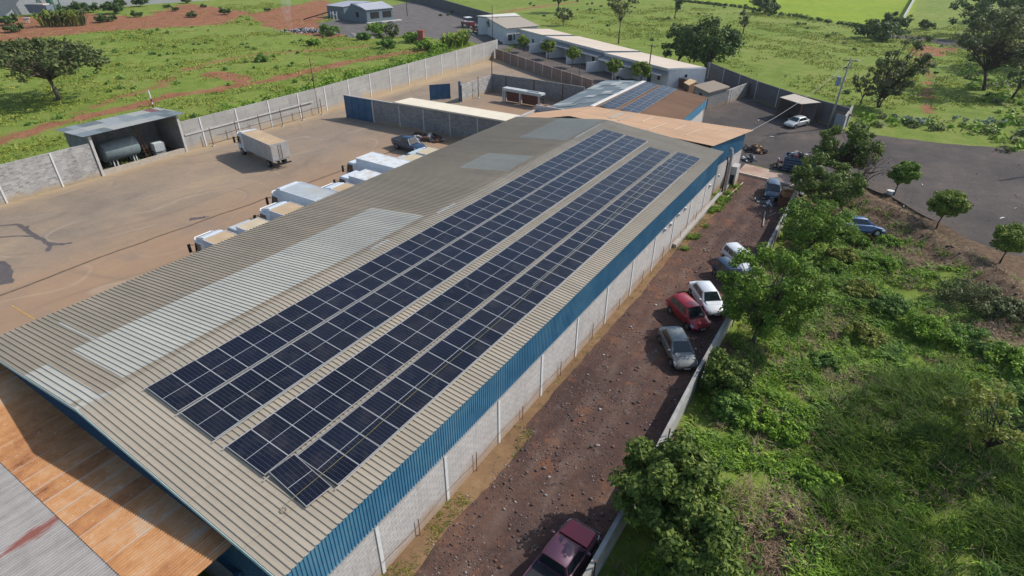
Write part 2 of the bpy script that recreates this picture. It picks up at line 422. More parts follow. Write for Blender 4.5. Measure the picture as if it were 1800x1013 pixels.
# expansion joint, oil and water stains of the yard
M_joint = m_plain('expansion_joint_dirt', (.13, .085, .055), .95, var=.3, scale=2, obj=False)
strip('yard_joint', sub(P2((-60, 545), (0, 521), (170, 455), (330, 398), (480, 345), (620, 293), (700, 262)), 8, .10), .11, .008, M_joint)
for k, (pp, wd) in enumerate([(P2((-40, 398), (0, 397), (30, 396), (52, 408), (75, 420), (88, 432)), .22), (P2((-30, 416), (10, 417), (34, 414), (60, 416)), .14),
                              (P2((45, 398), (48, 410), (66, 418)), .14), (P2((60, 412), (78, 424), (95, 430), (126, 428)), [.1, .3, .5, .25, .2, .12, .1][:4]+[.1]),
                              (P2((92, 430), (84, 442)), .22), (P2((-20, 462), (0, 466), (12, 480), (8, 500)), .55), (P2((335, 386), (352, 383), (364, 381)), .35)]):
    q = sub(pp, 5, .16, k+3); ww = wd*.8 if not isinstance(wd, list) else .2
    strip('stain', q, ww, .008+.0006*k, M_stain, seed=k, amp=1.1)
strip('yellow_line', P2((20, 537), (60, 561)), .06, .012, m_plain('worn_yellow_paint', (.42, .26, .08), obj=False))

def asphalt_mat(name, cols, scale=1.0, lanes=None, b=.5):
    s = NT(name); p = s.pos()
    n0 = s.noise(p, .08*scale, 5, .62); n1 = s.noise(p, .5*scale, 6, .7); n2 = s.noise(p, 4.5, 5, .72); n3 = s.noise(p, 30, 3, .7)
    nl = s.noise(p, .35, 5, .7, stretch=lanes or (.35, 1, 1))
    v = s.math('ADD', s.math('MULTIPLY', n0, .35), s.math('ADD', s.math('MULTIPLY', n1, .2), s.math('ADD', s.math('MULTIPLY', nl, .25), s.math('MULTIPLY', n2, .2))))
    c = s.ramp(v, [(.40, cols[0]), (.48, cols[1]), (.55, cols[2]), (.64, cols[3])])
    vo = s.n('ShaderNodeTexVoronoi'); vo.inputs['Scale'].default_value = 7; s.l(p, vo.inputs['Vector'])
    c = s.mix(s.rng(vo.outputs['Distance'], .0, .22, .45, 0), c, mul(cols[3], 1.1))
    c = s.mix(s.rng(n3, .38, .65, 0, .4), c, mul(cols[0], .7))
    for sc_, k_ in ((.06, .35), (.1, .25)):
        q = s.noise(p, sc_, 1.5, .4, stretch=lanes or (.35, 1, 1)); t_ = s.math('ABSOLUTE', s.math('SUBTRACT', s.math('FRACT', s.math('MULTIPLY', q, 8.0)), .5))
        c = s.mix(s.math('MULTIPLY', s.rng(t_, .0, .06, k_, 0), s.rng(n1, .38, .6)), c, mul(cols[0], .8))
    s.col(c); s.bump(s.math('ADD', n2, s.math('MULTIPLY', n3, .5)), b, .04)
    return s.set(.93, 0, .15)
M_road = asphalt_mat('gravelly_asphalt', [(.054, .048, .047), (.080, .069, .065), (.115, .094, .082), (.175, .132, .103)], 1.3, (.5, .25, 1), .9)
edgeN = P2((1495, 232), (1560, 240), (1650, 252), (1740, 258), (1850, 272))
edgeS = P2((1850, 470), (1800, 452), (1760, 442), (1700, 418), (1650, 392), (1600, 364), (1565, 345), (1500, 322), (1440, 312))
road = ragged([(20.2, 89.0)]+edgeN+[(90, 84), (120, 60), (90, 40)]+edgeS+[(18.6, 66.4), (12.3, 66.9), (11.8, 63), (-2, 63), (-2.5, 90.5), (2.6, 96), (6, 99.3)], 1.2, .5, 4)
sheet('road', road, .004, M_road)
sheet('far_road', ragged(P2((1560, 60), (1600, 62), (1700, 75), (1800, 90), (1900, 100), (1900, 118), (1800, 104), (1700, 88), (1620, 72), (1556, 66)), 2, .4, 9), .03, M_road)
M_court = asphalt_mat('courtyard_asphalt', [(.085, .075, .070), (.12, .10, .09), (.16, .13, .11), (.21, .165, .13)], 1.0)
sheet('courtyard', [tuple(p) for p in P2((872, 103), (868, 92), (850, 86), (890, 70), (960, 84), (1150, 128), (1230, 145), (1218, 170), (1160, 175), (1040, 160))], .006, M_court)
M_lane = asphalt_mat('reddish_rubble_dirt', [(.060, .037, .033), (.100, .060, .050), (.155, .088, .064), (.28, .14, .07)], 2.2, (1, .22, 1), 1.2)
_t2 = M_lane.node_tree; _b = [n_ for n_ in _t2.nodes if n_.type == 'BSDF_PRINCIPLED'][0]; _src = _b.inputs['Base Color'].links[0].from_socket
s = NT.__new__(NT); s.t = _t2; s.b = _b; p = s.pos(); x, y, z = s.sep(p); wv = s.noise(p, .12, 3, .5)
ru = s.math('ABSOLUTE', s.math('SUBTRACT', s.math('ABSOLUTE', s.math('SUBTRACT', s.math('ADD', x, s.math('MULTIPLY', wv, 3.0)), 17.0)), .85))
c = s.mix(s.math('MULTIPLY', s.rng(ru, .05, .55, .6, 0), s.rng(s.noise(p, .6, 4), .35, .6)), _src, (.155, .108, .088))
c = s.mix(s.rng(s.noise(p, .38, 5, .75), .56, .70, 0, .75), c, (.24, .105, .052)); c = s.mix(s.rng(s.noise(p, 1.1, 5, .8), .58, .70, 0, .6), c, (.16, .15, .145)); s.col(c)
sheet('dirt_lane', [(11.95, -40), (19.7, -40), (19.7, 14), (19.6, 38), (19.4, 50), (19.0, 60), (18.3, 63.0), (12.0, 63.4)], .004, M_lane)
M_ramp = m_plain('pale_concrete_slab', (.40, .29, .22), .85, var=.2, scale=.8, bump=.2, dust=(.30, .18, .13), obj=False)
rp = MB(); rp.hexa([(12.02, 63.3, -.05), (18.2, 62.5, -.05), (18.3, 65.6, -.05), (12.02, 66.7, -.05)], [(12.02, 63.3, .14), (18.2, 62.5, .14), (18.3, 65.6, .10), (12.02, 66.7, .10)])
struct(rp.build('concrete_ramp', M_ramp))
rp = MB(); rp.wall((12.02, 63.15), (18.2, 62.35), -.02, .2, .22); struct(rp.build('kerb', m_plain('white_washed_kerb', (.55, .45, .38), .8, obj=False)))
# low strip of weeds and earth under the warehouse wall
M_verge = asphalt_mat('verge_earth', [(.14, .085, .05), (.21, .13, .07), (.27, .17, .09), (.33, .23, .13)], 2.0)
vg = [(12.0, -8)]; yy = -8.0
edge = []
while yy < 62:
    wv = (.45+.75*float(vnoise(yy, 3, .25, 7))*1.6 if yy < 15 else .25+.45*float(vnoise(yy, 3, .25, 7)))+(.5 if 42 < yy < 60 else 0)+.12*float(vnoise(yy, 9, 2.1, 2)); edge.append((12.0+wv, yy)); yy += .35
sheet('verge', [(11.96, -8)]+edge+[(11.96, 62)], .008, M_verge)

# ================================================================== WAREHOUSE
WL_, WR_, WLEN, HEL, HER, HRG = 11.36, 12.40, 52.12, 5.45, 5.67, 6.87
def zroof(x): return HRG+(HER-HRG)*x/WR_ if x >= 0 else HRG+(HEL-HRG)*(-x)/WL_
def sheet_metal_mat(name, base, alt, dirt, rib=.256, rough=.5, axis='y', metal=.25, span=1.1, white=None):
    """long-run metal sheets: every sheet weathered a little differently, dust and run-off streaks down the slope"""
    s = NT(name); p = s.pos(); x, y, z = s.sep(p)
    a, b_ = (y, x) if axis == 'y' else (x, y)
    sh = s.math('FLOOR', s.math('DIVIDE', a, span)); wn = s.n('ShaderNodeTexWhiteNoise'); wn.noise_dimensions = '1D'; s.l(sh, wn.inputs['W'])
    n0 = s.noise(p, .12, 5, .65); st = s.noise(p, 1.4, 5, .7, stretch=(.12, 1, 1) if axis == 'y' else (1, .12, 1)); n2 = s.noise(p, 3.2, 5, .7)
    v = s.math('ADD', s.math('MULTIPLY', n0, .45), s.math('ADD', s.math('MULTIPLY', st, .35), s.math('MULTIPLY', n2, .2)))
    c = s.ramp(v, [(.36, alt), (.52, base), (.66, mul(base, 1.16))])
    c = s.mix(s.math('MULTIPLY', wn.outputs['Value'], .26), c, mul(alt, .8))
    lap = s.math('ABSOLUTE', s.math('SUBTRACT', s.math('FRACT', s.math('DIVIDE', s.math('ADD', b_, s.math('MULTIPLY', wn.outputs['Value'], .25)), 3.05)), .5))
    c = s.mix(s.rng(lap, .0, .006, .45, 0), c, mul(dirt, .45)); c = s.mix(s.rng(s.math('ADD', lap, s.math('MULTIPLY', st, .06)), .03, .06, .30, 0), c, mul(dirt, .85))
    c = s.mix(s.rng(v, .54, .68, 0, .5), c, dirt)
    c = s.mix(s.rng(s.noise(p, 9, 4, .75), .6, .72, 0, .35), c, mul(dirt, .6))
    s.col(c); return s.set(rough, metal, .3)
M_tan = sheet_metal_mat('weathered_tan_roof_metal', (.43, .37, .285), (.35, .30, .23), (.42, .31, .215))
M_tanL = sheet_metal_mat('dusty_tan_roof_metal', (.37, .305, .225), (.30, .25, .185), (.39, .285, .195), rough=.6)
M_sky = sheet_metal_mat('frosted_skylight_sheet', (.455, .435, .375), (.39, .375, .325), (.44, .39, .31), rough=.85, metal=0)
M_sky2 = sheet_metal_mat('grey_galvanised_sheet', (.37, .36, .315), (.33, .32, .28), (.38, .34, .28), rough=.85, metal=.0)
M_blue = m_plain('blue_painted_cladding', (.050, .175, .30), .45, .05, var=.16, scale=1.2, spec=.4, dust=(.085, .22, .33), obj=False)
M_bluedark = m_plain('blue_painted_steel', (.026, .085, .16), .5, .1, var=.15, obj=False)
M_whblock = m_block('white_washed_block', (.40, .382, .372), (.50, .477, .462), (.29, .27, .255), dirt=(.34, .24, .16), dirt_h=1.1, grime=.35)
M_whpost = m_plain('white_concrete_post', (.60, .60, .60), .75, var=.12, obj=False)
M_steel = m_plain('galvanised_steel', (.45, .46, .46), .45, .6, var=.1)
M_alu = m_plain('pale_aluminium', (.42, .42, .42), .45, .3, var=.06)
M_white = m_plain('white_paint', (.62, .63, .63), .5, var=.08, spec=.4)
M_black = m_plain('black_rubber', (.018, .018, .019), .8, var=.2)
M_dark = m_plain('dark_opening', (.012, .013, .015), .7, var=.2)
M_rust = m_plain('rusty_iron', (.16, .07, .04), .85, .1, var=.35, scale=5, dust=(.08, .045, .03))

def ribs(y0, y1, pitch, h, flat=.62):
    """profile (y, dz) of trapezoidal ribs"""
    out = []; k0 = int(math.floor(y0/pitch)); k1 = int(math.ceil(y1/pitch))
    for k in range(k0, k1+1):
        for f, dz in ((0, 0), (flat, 0), (flat+.08, h), (.93, h), (1.0, 0)):
            yy = (k+f)*pitch
            if y0 <= yy <= y1 and (not out or yy > out[-1][0]+1e-6): out.append((yy, dz))
    if out[0][0] > y0+1e-4: out.insert(0, (y0, 0))
    if out[-1][0] < y1-1e-4: out.append((y1, 0))
    return out
def corr(mb, prof, stations, fn, mi=0, flip=False):
    """ribbed sheet: fn(station, prof_coord, dz) -> point"""
    n = len(stations); vs = [fn(s, a, dz) for a, dz in prof for s in stations]; fs = []
    for i in range(len(prof)-1):
        for j in range(n-1):
            q = (i*n+j, i*n+j+1, (i+1)*n+j+1, (i+1)*n+j); fs.append(q[::-1] if flip else q)
    return mb.add(vs, fs, mi)
wh = thing('warehouse', 'long warehouse with ribbed tan roof under the solar panels, white block and blue clad walls', 'warehouse', (0, 0, 0))
def roof_pt(x, y, dz):
    z = zroof(x)
    if abs(x) < .5: z -= .04*(1-abs(x)/.5)
    sag = .02*math.sin(y*.9)+.015*math.sin(y*.31+1)
    return (x, y, z+dz+sag*(abs(x) > 1)*.5)
PR = ribs(-.02, WLEN, .256, .045)
mb = MB(); corr(mb, PR, [0, .25, .6, 3, 6, 9, WR_], roof_pt, flip=False); mb.build('roof', M_tan, wh)
mb = MB(); corr(mb, PR, [-WL_, -9, -6, -3, -.6, -.25, 0], roof_pt); mb.build('roof', M_tanL, wh)
def patch(nm, x0, x1, y0, y1, mat, lift=.012):
    m_ = MB(); corr(m_, ribs(y0, y1, .256, .045), list(np.linspace(x0, x1, 6)), lambda x, y, dz: tuple(np.array(roof_pt(x, y, dz))+np.array((0, 0, lift)))); return m_.build(nm, mat, wh)
patch('skylight_sheet', -5.55, -.45, 2.1, 22.7, M_sky)
patch('skylight_sheet', -5.45, -.55, 33.3, 37.8, M_sky2)
patch('skylight_sheet', -5.65, -.35, 43.2, 52.0, M_sky2)
patch('skylight_sheet', -5.3, .05, 0.0, 1.0, M_sky)
patch('roof_patch', -9.6, -5.6, 3.1, 3.3, M_sky, .016)
# bright creases of the ridge, put in as pale raised strips
M_crease = m_plain('pale_ridge_crease', (.47, .455, .42), .6, .1, var=.3, scale=3, obj=False)
for (ya, yb) in ((.7, 1.3), (17.0, 18.6), (23.6, 25.6), (44.5, 50.5)):
    patch('ridge_crease', -.10, .16, ya, yb, M_crease, .016)
# edge trims
mb = MB()
def gable_trim(y, zoff0, zoff1, t):
    for a, b in ((-WL_, 0), (0, WR_)):
        za, zb = zroof(a), zroof(b)
        mb.hexa([(a, y-t, za+zoff0), (b, y-t, zb+zoff0), (b, y, zb+zoff0), (a, y, za+zoff0)], [(a, y-t, za+zoff1), (b, y-t, zb+zoff1), (b, y, zb+zoff1), (a, y, za+zoff1)])
gable_trim(-.03, -.16, .03, .03)
mb.build('verge_trim', m_plain('pale_verge_trim', (.40, .52, .50), .5, var=.2, obj=False), wh)
XW = 12.0
# blue cladding above the block wall (right side): ribs stand up
mb = MB(); corr(mb, ribs(.15, WLEN, .165, .03, .55), [3.2, zroof(XW)-.05], lambda z, y, dz: (XW+.05+dz, y, z), flip=True); mb.build('cladding', M_blue, wh)
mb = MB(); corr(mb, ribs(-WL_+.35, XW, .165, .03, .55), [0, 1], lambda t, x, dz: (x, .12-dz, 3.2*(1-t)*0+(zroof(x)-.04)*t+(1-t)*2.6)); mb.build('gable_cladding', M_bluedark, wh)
mb = MB(); mb.box(XW-.14, .2, -.02, XW+.0, WLEN+.3, 3.22); mb.build('block_wall', M_whblock, wh)
mb = MB(); mb.box(-WL_+.5, .2, -.02, XW-.15, .34, 2.6); mb.build('block_wall', M_whblock, wh)
mb = MB(); mb.box(-WL_+.4, .4, -.02, -WL_+.6, WLEN-.1, HEL-.1); mb.build('dock_wall', m_plain('grey_dock_wall', (.35, .33, .3), obj=False), wh)  # plain warm grey for the wall under the left eave
mb = MB(); mb.box(-WL_+.5, WLEN-.2, -.02, XW-.2, WLEN-.05, HEL-.2); mb.build('far_wall', M_whblock, wh)
mb = MB()
for a, b in ((-WL_+.5, 0), (0, XW-.15)):
    mb.hexa([(a, .28, 2.6), (b, .28, 2.6), (b, .30, 2.6), (a, .30, 2.6)], [(a, .28, zroof(a)-.08), (b, .28, zroof(b)-.08), (b, .30, zroof(b)-.08), (a, .30, zroof(a)-.08)])
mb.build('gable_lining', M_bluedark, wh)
mb = MB(); mb.box(XW-.02, .1, 3.2, XW+.09, WLEN, 3.26); mb.build('wall_flashing', M_steel, wh)
for k in range(-1, 12):
    y = 4.39+4.498*k
    if y > WLEN: break
    if y < 0: continue
    m_ = MB(); m_.box(XW-.01, y-.09, 0, XW+.045, y+.09, 3.19); m_.build('wall_post', M_whpost, wh)
# thin rusty stub irons between the posts with a drooping wire
for k in range(11):
    y = 2.15+4.498*k
    m_ = MB(); m_.tube([(XW+.12, y, 0), (XW+.12, y, .95+.2*(k % 3))], .022, 5); m_.build('stub_iron', M_rust, wh)
m_ = MB(); pts = []
for k in range(60):
    y = 1+.85*k; pts.append((XW+.14, y, .95-.22*abs(math.sin(y*.7))))
m_.tube(pts, .008, 4); m_.build('guard_wire', M_rust, wh)
m_ = MB(); m_.box(XW+.0, 41, 0, XW+.35, 62, .32); m_.build('plinth', m_plain('concrete_plinth', (.36, .34, .32), .85, obj=False), wh)
# wall vents with white hoods, near the far end
for y, z in ((43.0, 2.95), (41.1, 3.1), (39.3, 2.9), (37.8, 3.0), (50.6, 2.6), (53.6, 2.7)):
    m_ = MB(); m_.box(XW+.0, y-.13, z-.13, XW+.14, y+.13, z+.13); o = m_.build('vent', M_white, wh)
    m_ = MB(); m_.box(XW+.14, y-.09, z-.1, XW+.15, y+.09, z+.06); m_.build('vent_opening', M_dark, o)

# ------------------------------------------------------------------ orange roofed extension at the far end
M_orange = sheet_metal_mat('sun_bleached_rusty_roof', (.43, .275, .17), (.34, .21, .125), (.50, .36, .25), rough=.75, metal=.05)
ext = thing('warehouse_extension', 'orange rusty roofed extension with blue cladding joined to the far end of the warehouse', 'building', (0, 0, 0))
eA, eB = np.array((11.3, 52.14, 6.02)), np.array((12.85, 62.5, 5.3))
eP, eQ = np.array((-5.5, 59.6, 5.9)), np.array((-13.2, 58.4, 4.2)); eN, eM = np.array((-4.6, 52.14, 6.55)), np.array((-11.3, 52.14, 5.0))
def bil(a, b, c, d, u, v): return a*(1-u)*(1-v)+b*u*(1-v)+c*u*v+d*(1-u)*v
for nm, (a, b, c, d), mat, n in (('roof', (eN, eA, eB, eP), M_orange, 18.), ('roof', (eM, eN, eP, eQ), M_orange, 8.)):
    prof = ribs(0, n, .3, .03)
    m_ = MB(); corr(m_, prof, [0, .5, 1], lambda t, q, dz: tuple(bil(a, b, c, d, q/n, t)+np.array((0, 0, dz))), flip=True); m_.build(nm, mat, ext)
def on_ext(u, v): return bil(eN, eA, eB, eP, u, v)+np.array((0, 0, .045))
for (u, v, du, dv) in ((.22, .35, .03, .5), (.30, .30, .012, .55), (.55, .1, .008, .5), (.42, .5, .008, .4), (.66, .35, .006, .35), (.15, .55, .006, .4), (.77, .2, .006, .4), (.88, .5, .005, .35)):
    m_ = MB(); m_.quad(on_ext(u, v), on_ext(u+du, v), on_ext(u+du, min(1, v+dv)), on_ext(u, min(1, v+dv))); m_.build('roof_patch', M_tan if du > .01 else m_plain('lap_seam', (.62, .48, .34), obj=False), ext)
m_ = MB(); corr(m_, ribs(WLEN+.02, 62.0, .165, .03, .55), [0, 1], lambda t, y, dz: (11.12+dz+.105*(y-52.1), y, 3.22 if t == 0 else 5.93-.062*(y-52.1)), flip=True); m_.build('cladding', M_blue, ext)
m_ = MB(); m_.wall((11.06, 52.4), (12.10, 62.04), -.02, 3.22, .12); m_.build('block_wall', M_whblock, ext)
m_ = MB(); m_.box(10.9, 52.16, 0, 12.0, 52.3, 5.55); m_.build('return_wall', M_blue, ext)
m_ = MB(); m_.box(XW-.2, 62.05, -.02, XW+.06, 62.35, 5.2); m_.build('wall_post', M_whpost, ext)
m_ = MB(); m_.box(-13, 59.2, -.02, XW-.2, 59.4, 5.1); m_.build('far_wall', M_whblock, ext)
m_ = MB(); m_.box(-13, 52.3, -.02, -12.8, 59.1, 4.6); m_.build('side_wall', M_whblock, ext)
for yq in (55.6, 56.3):
    m_ = MB(); m_.tube([(XW+.28, yq, .0), (XW+.26, yq, 3.6), (XW+.1, yq, 4.1)] if yq < 56 else [(XW+.4, yq, 0), (XW+.36, yq, 4.3), (XW+.2, yq+.1, 4.75), (XW+.06, yq+.2, 4.7)], .09 if yq < 56 else .15, 8)
    m_.build('downpipe', M_rust if yq < 56 else m_plain('pale_pipe', (.40, .36, .34)), ext)
m_ = MB(); m_.box(XW+.1, 58.6, .0, XW+.75, 60.0, 2.2); o = m_.build('wall_pier', M_whblock, ext)
m_ = MB(); m_.box(XW+.2, 58.57, .1, XW+.6, 58.59, 1.3); m_.build('pier_niche', M_dark, o)

# ------------------------------------------------------------------ near annex with rusty corrugated sheets (bottom left)
def annex_z(x): return 5.03+.016*abs(x+1.5)
M_ax = NT('rusty_corrugated_sheets'); s = M_ax; p = s.pos(); x, y, z = s.sep(p)
sh = s.math('FLOOR', s.math('DIVIDE', x, .92)); wn = s.n('ShaderNodeTexWhiteNoise'); wn.noise_dimensions = '1D'; s.l(sh, wn.inputs['W'])
n0 = s.noise(p, .7, 5, .7); st = s.noise(p, 3., 5, .75, stretch=(1, .1, 1)); n2 = s.noise(p, 6, 5, .75)
v = s.math('ADD', s.math('MULTIPLY', n0, .45), s.math('ADD', s.math('MULTIPLY', st, .3), s.math('ADD', s.math('MULTIPLY', n2, .15), s.math('MULTIPLY', wn.outputs['Value'], .14))))
c = s.ramp(v, [(.36, (.17, .070, .033)), (.44, (.33, .150, .066)), (.53, (.43, .215, .092)), (.60, (.47, .275, .145)), (.68, (.42, .34, .26))])
lap = s.math('ABSOLUTE', s.math('SUBTRACT', s.math('FRACT', s.math('DIVIDE', x, .92)), .5))
c = s.mix(s.rng(s.math('ADD', lap, s.math('MULTIPLY', st, .10)), .515, .535, 0, .7), c, (.40, .34, .28))
c = s.mix(s.rng(s.noise(p, 5, 5, .85), .60, .66, 0, .8), c, (.52, .46, .40))
s.col(c); s.set(.8, .05, .2)
M_axg = NT('bleached_grey_sheets'); s = M_axg; p = s.pos(); x, y, z = s.sep(p)
n0 = s.noise(p, .5, 5, .7); st = s.noise(p, 3., 5, .75, stretch=(1, .1, 1)); n2 = s.noise(p, 7, 4, .8)
v = s.math('ADD', s.math('MULTIPLY', n0, .5), s.math('MULTIPLY', st, .5))
c = s.ramp(v, [(.38, (.205, .19, .178)), (.5, (.285, .268, .255)), (.62, (.345, .33, .318))])
cx, cy_ = 3.0, -3.5
ad = s.math('ADD', s.math('ABSOLUTE', s.math('MULTIPLY', s.math('SUBTRACT', x, cx), 1.7)), s.math('ABSOLUTE', s.math('MULTIPLY', s.math('SUBTRACT', y, cy_), .35)))
c = s.mix(s.rng(s.math('ADD', ad, s.math('MULTIPLY', s.math('SUBTRACT', st, .5), 1.6)), .35, .7, .9, 0), c, (.20, .052, .036))
c = s.mix(s.rng(n2, .66, .74, 0, .6), c, (.56, .55, .53))
s.col(c); s.set(.6, .15, .3)
ax = thing('corrugated_annex', 'low annex of rusty orange and bleached grey corrugated sheets in front of the near gable', 'building', (0, -3, 0))
def axp(t, x, dz): return (x, t+3, annex_z(x)+dz+.012*(t+3-.1)*1.2)
pr = [(x_, .028*math.cos(x_*2*math.pi/.13)) for x_ in np.arange(-13.5, 9.62, .0325)]
m_ = MB(); corr(m_, pr, [-2.68, -1.3, .1], axp, flip=False); m_.build('roof', M_ax.m, ax)
m_ = MB(); corr(m_, pr, [-7.6, -2.6], lambda t, x, dz: tuple(np.array(axp(t, x, dz))-np.array((0, 0, .03)))); m_.build('roof', M_axg.m, ax)
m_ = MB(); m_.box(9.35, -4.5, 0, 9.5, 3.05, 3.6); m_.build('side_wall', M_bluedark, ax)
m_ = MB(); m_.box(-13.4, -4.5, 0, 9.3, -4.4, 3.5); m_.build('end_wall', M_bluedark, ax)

# ------------------------------------------------------------------ solar panels
RS = math.atan2(HRG-HER, WR_)
M_cell = NT('solar_cells'); s = M_cell; p = s.pos(True); x, y, z = s.sep(p)
def grid(s, v, per, off, wd):
    f = s.math('ABSOLUTE', s.math('SUBTRACT', s.math('FRACT', s.math('DIVIDE', s.math('ADD', v, off), per)), .5))
    return s.math('GREATER_THAN', f, .5-wd/per/2)
cw, ch = (1.13-.05)/6, (2.26-.09)/24
g1 = grid(s, y, cw, .54, .0075); g2 = grid(s, s.math('SUBTRACT', s.math('ABSOLUTE', x), .012), ch*1.0, 0, .005)
gm = s.math('GREATER_THAN', .010, s.math('ABSOLUTE', x))
n1 = s.noise(s.pos(), .35, 3)
base = s.ramp(n1, [(.35, (.0045, .0060, .013)), (.65, (.007, .010, .022))])
oi = s.n('ShaderNodeObjectInfo'); s.l(s.rng(oi.outputs['Random'], 0, 1, .12, .30), s.b.inputs['Roughness']); base = s.mix(s.math('MULTIPLY', oi.outputs['Random'], .5), base, (.012, .011, .018))
c = s.mix(s.math('MULTIPLY', g2, .22), base, (.12, .15, .20)); c = s.mix(s.math('MULTIPLY', g1, .6), c, (.13, .15, .19)); c = s.mix(gm, c, (.42, .43, .45))
du = s.noise(s.pos(), .9, 5, .7); c = s.mix(s.rng(du, .5, .8, 0, .10), c, (.25, .21, .17))
s.col(c); s.set(.2, 0, .33); s.b.inputs['IOR'].default_value = 1.4
M_cell = M_cell.m
pan = thing('solar_panel', '', 'solar panel', (0, 0, 0))
PW, PLN = 1.124, 2.25
m_ = MB(); m_.box(-PLN/2+.02, -PW/2+.02, .0, PLN/2-.02, PW/2-.02, .034); m_.build('cell_glass', M_cell, pan)
m_ = MB()
for a in ((-PLN/2, -PW/2, PLN/2, -PW/2+.018), (-PLN/2, PW/2-.018, PLN/2, PW/2), (-PLN/2, -PW/2+.0281, -PLN/2+.018, PW/2-.0281), (PLN/2-.018, -PW/2+.0181, PLN/2, PW/2-.0181)):
    m_.box(a[0], a[1], -.012, a[2], a[3], .038)
m_.build('frame', M_alu, pan)
remember(pan)
ORD = lambda n: {1: 'nearest', 2: 'second', 3: 'third', 4: 'fourth', 5: 'fifth', 6: 'sixth', 7: 'seventh', 8: 'eighth', 9: 'ninth', 10: 'tenth'}.get(n, None) or (str(n)+('th' if 10 < n % 100 < 14 else {1: 'st', 2: 'nd', 3: 'rd'}.get(n % 10, 'th')))
rowname = ['the ridge-side row', 'the second row from the ridge', 'the third row from the ridge', 'the eave-side row']
first = [True]
def slope_pt(s_, y, up): return Vector((s_*math.cos(RS)+up*math.sin(RS), y, HRG-s_*math.sin(RS)+up*math.cos(RS)))
def place_panel(label, loc, ang, group, rz=0.0):
    if first[0]: first[0] = False; o = pan; o['label'] = label
    else: o = dup(pan, label, loc)
    o.location = loc; o.rotation_euler = (0, ang, rz); o['group'] = group; return o
PG = 'solar panels on the warehouse roof'
for ri, (s0, ya, yb, n) in enumerate(((1.161, 2.263, 48.57, 41), (3.574, 2.263, 48.74, 41), (6.53, 2.288, 47.38, 40), (9.036, 3.587, 48.14, 39))):
    pit = (yb-ya)/n
    for k in range(n):
        up = .125+.004*math.sin(k*1.7+ri)
        nm = ORD(k+1)
        lab = f'dark blue solar panel, {nm} from the near end of {rowname[ri]}' if k else f'dark blue solar panel at the near end of {rowname[ri]}'
        if k == n-1: lab = f'dark blue solar panel at the far end of {rowname[ri]}'
        sx = .0
        if ri == 3 and k >= 33: sx = .10*((k-33)//2)*.5
        place_panel(lab, slope_pt(s0+PLN/2+sx, ya+(k+.5)*pit, up), RS+R(.35*math.sin(k*2.3+ri*1.7)), PG)
q1 = rp1 = None
o = place_panel('dark blue solar panel set askew, alone at the near corner of the eave-side row', slope_pt(10.0, 2.93, .15), RS+R(1.2), PG, R(-4.5))
railsrc = None
for nm, s_, ya, yb in (('thin white mounting rail along the ridge side of the solar array', 1.12, 2.1, 48.6), ('white mounting rail in the gap between the two upper solar rows', 3.50, 2.1, 48.7),
                       ('white mounting rail along the lower side of the second solar row', 5.87, 2.1, 48.8), ('white mounting rail along the upper side of the third solar row', 6.49, 2.1, 47.5),
                       ('white mounting rail in the gap between the two lower solar rows', 8.93, 2.1, 48.2), ('white mounting rail along the eave side of the lowest solar row', 11.33, 3.4, 44)):
    m_ = MB(); a, b = slope_pt(s_-.014, ya, .08), slope_pt(s_+.014, ya, .08); c_, d_ = slope_pt(s_+.014, yb, .08), slope_pt(s_-.014, yb, .08)
    up_ = Vector((math.sin(RS), 0, math.cos(RS)))*.05
    m_.hexa([a, b, c_, d_], [v+up_ for v in (a, b, c_, d_)]); tag(m_.build('mounting_rail', M_alu), nm, 'rail', 'mounting rails of the solar array')
# rope and cable lying over the lowest row
m_ = MB(); pts = []
for k in range(60):
    t = k/59; pts.append(tuple(slope_pt(10.42+.10*math.sin(t*5)+.05*math.sin(t*23)-.4*t, 1.9+t*41, .175+.006*(k % 2))))
m_.tube(pts, .009, 5); tag(m_.build('safety_rope', m_plain('yellowed_rope', (.22, .20, .08), .8)), 'thin yellow rope lying along the lowest row of solar panels', 'rope')
m_ = MB(); pts = [tuple(slope_pt(10.05+.10*math.sin(t*7)-.5*t, 20+t*27, .175)) for t in np.linspace(0, 1, 40)]
m_.tube(pts, .010, 5); tag(m_.build('cable', m_plain('grey_cable', (.35, .36, .36), .7)), 'pale cable running over the far half of the lowest solar row', 'cable')
m_ = MB(); m_.tube([tuple(slope_pt(10.5+.1*math.sin(a), 1.75+.09*math.cos(a), .05+.03*(i % 3))) for i, a in enumerate(np.linspace(0, 14, 40))], .014, 5)
tag(m_.build('rope_coil', m_plain('dirty_rope', (.3, .27, .2))), 'small tangled rope end beside the askew solar panel', 'rope')

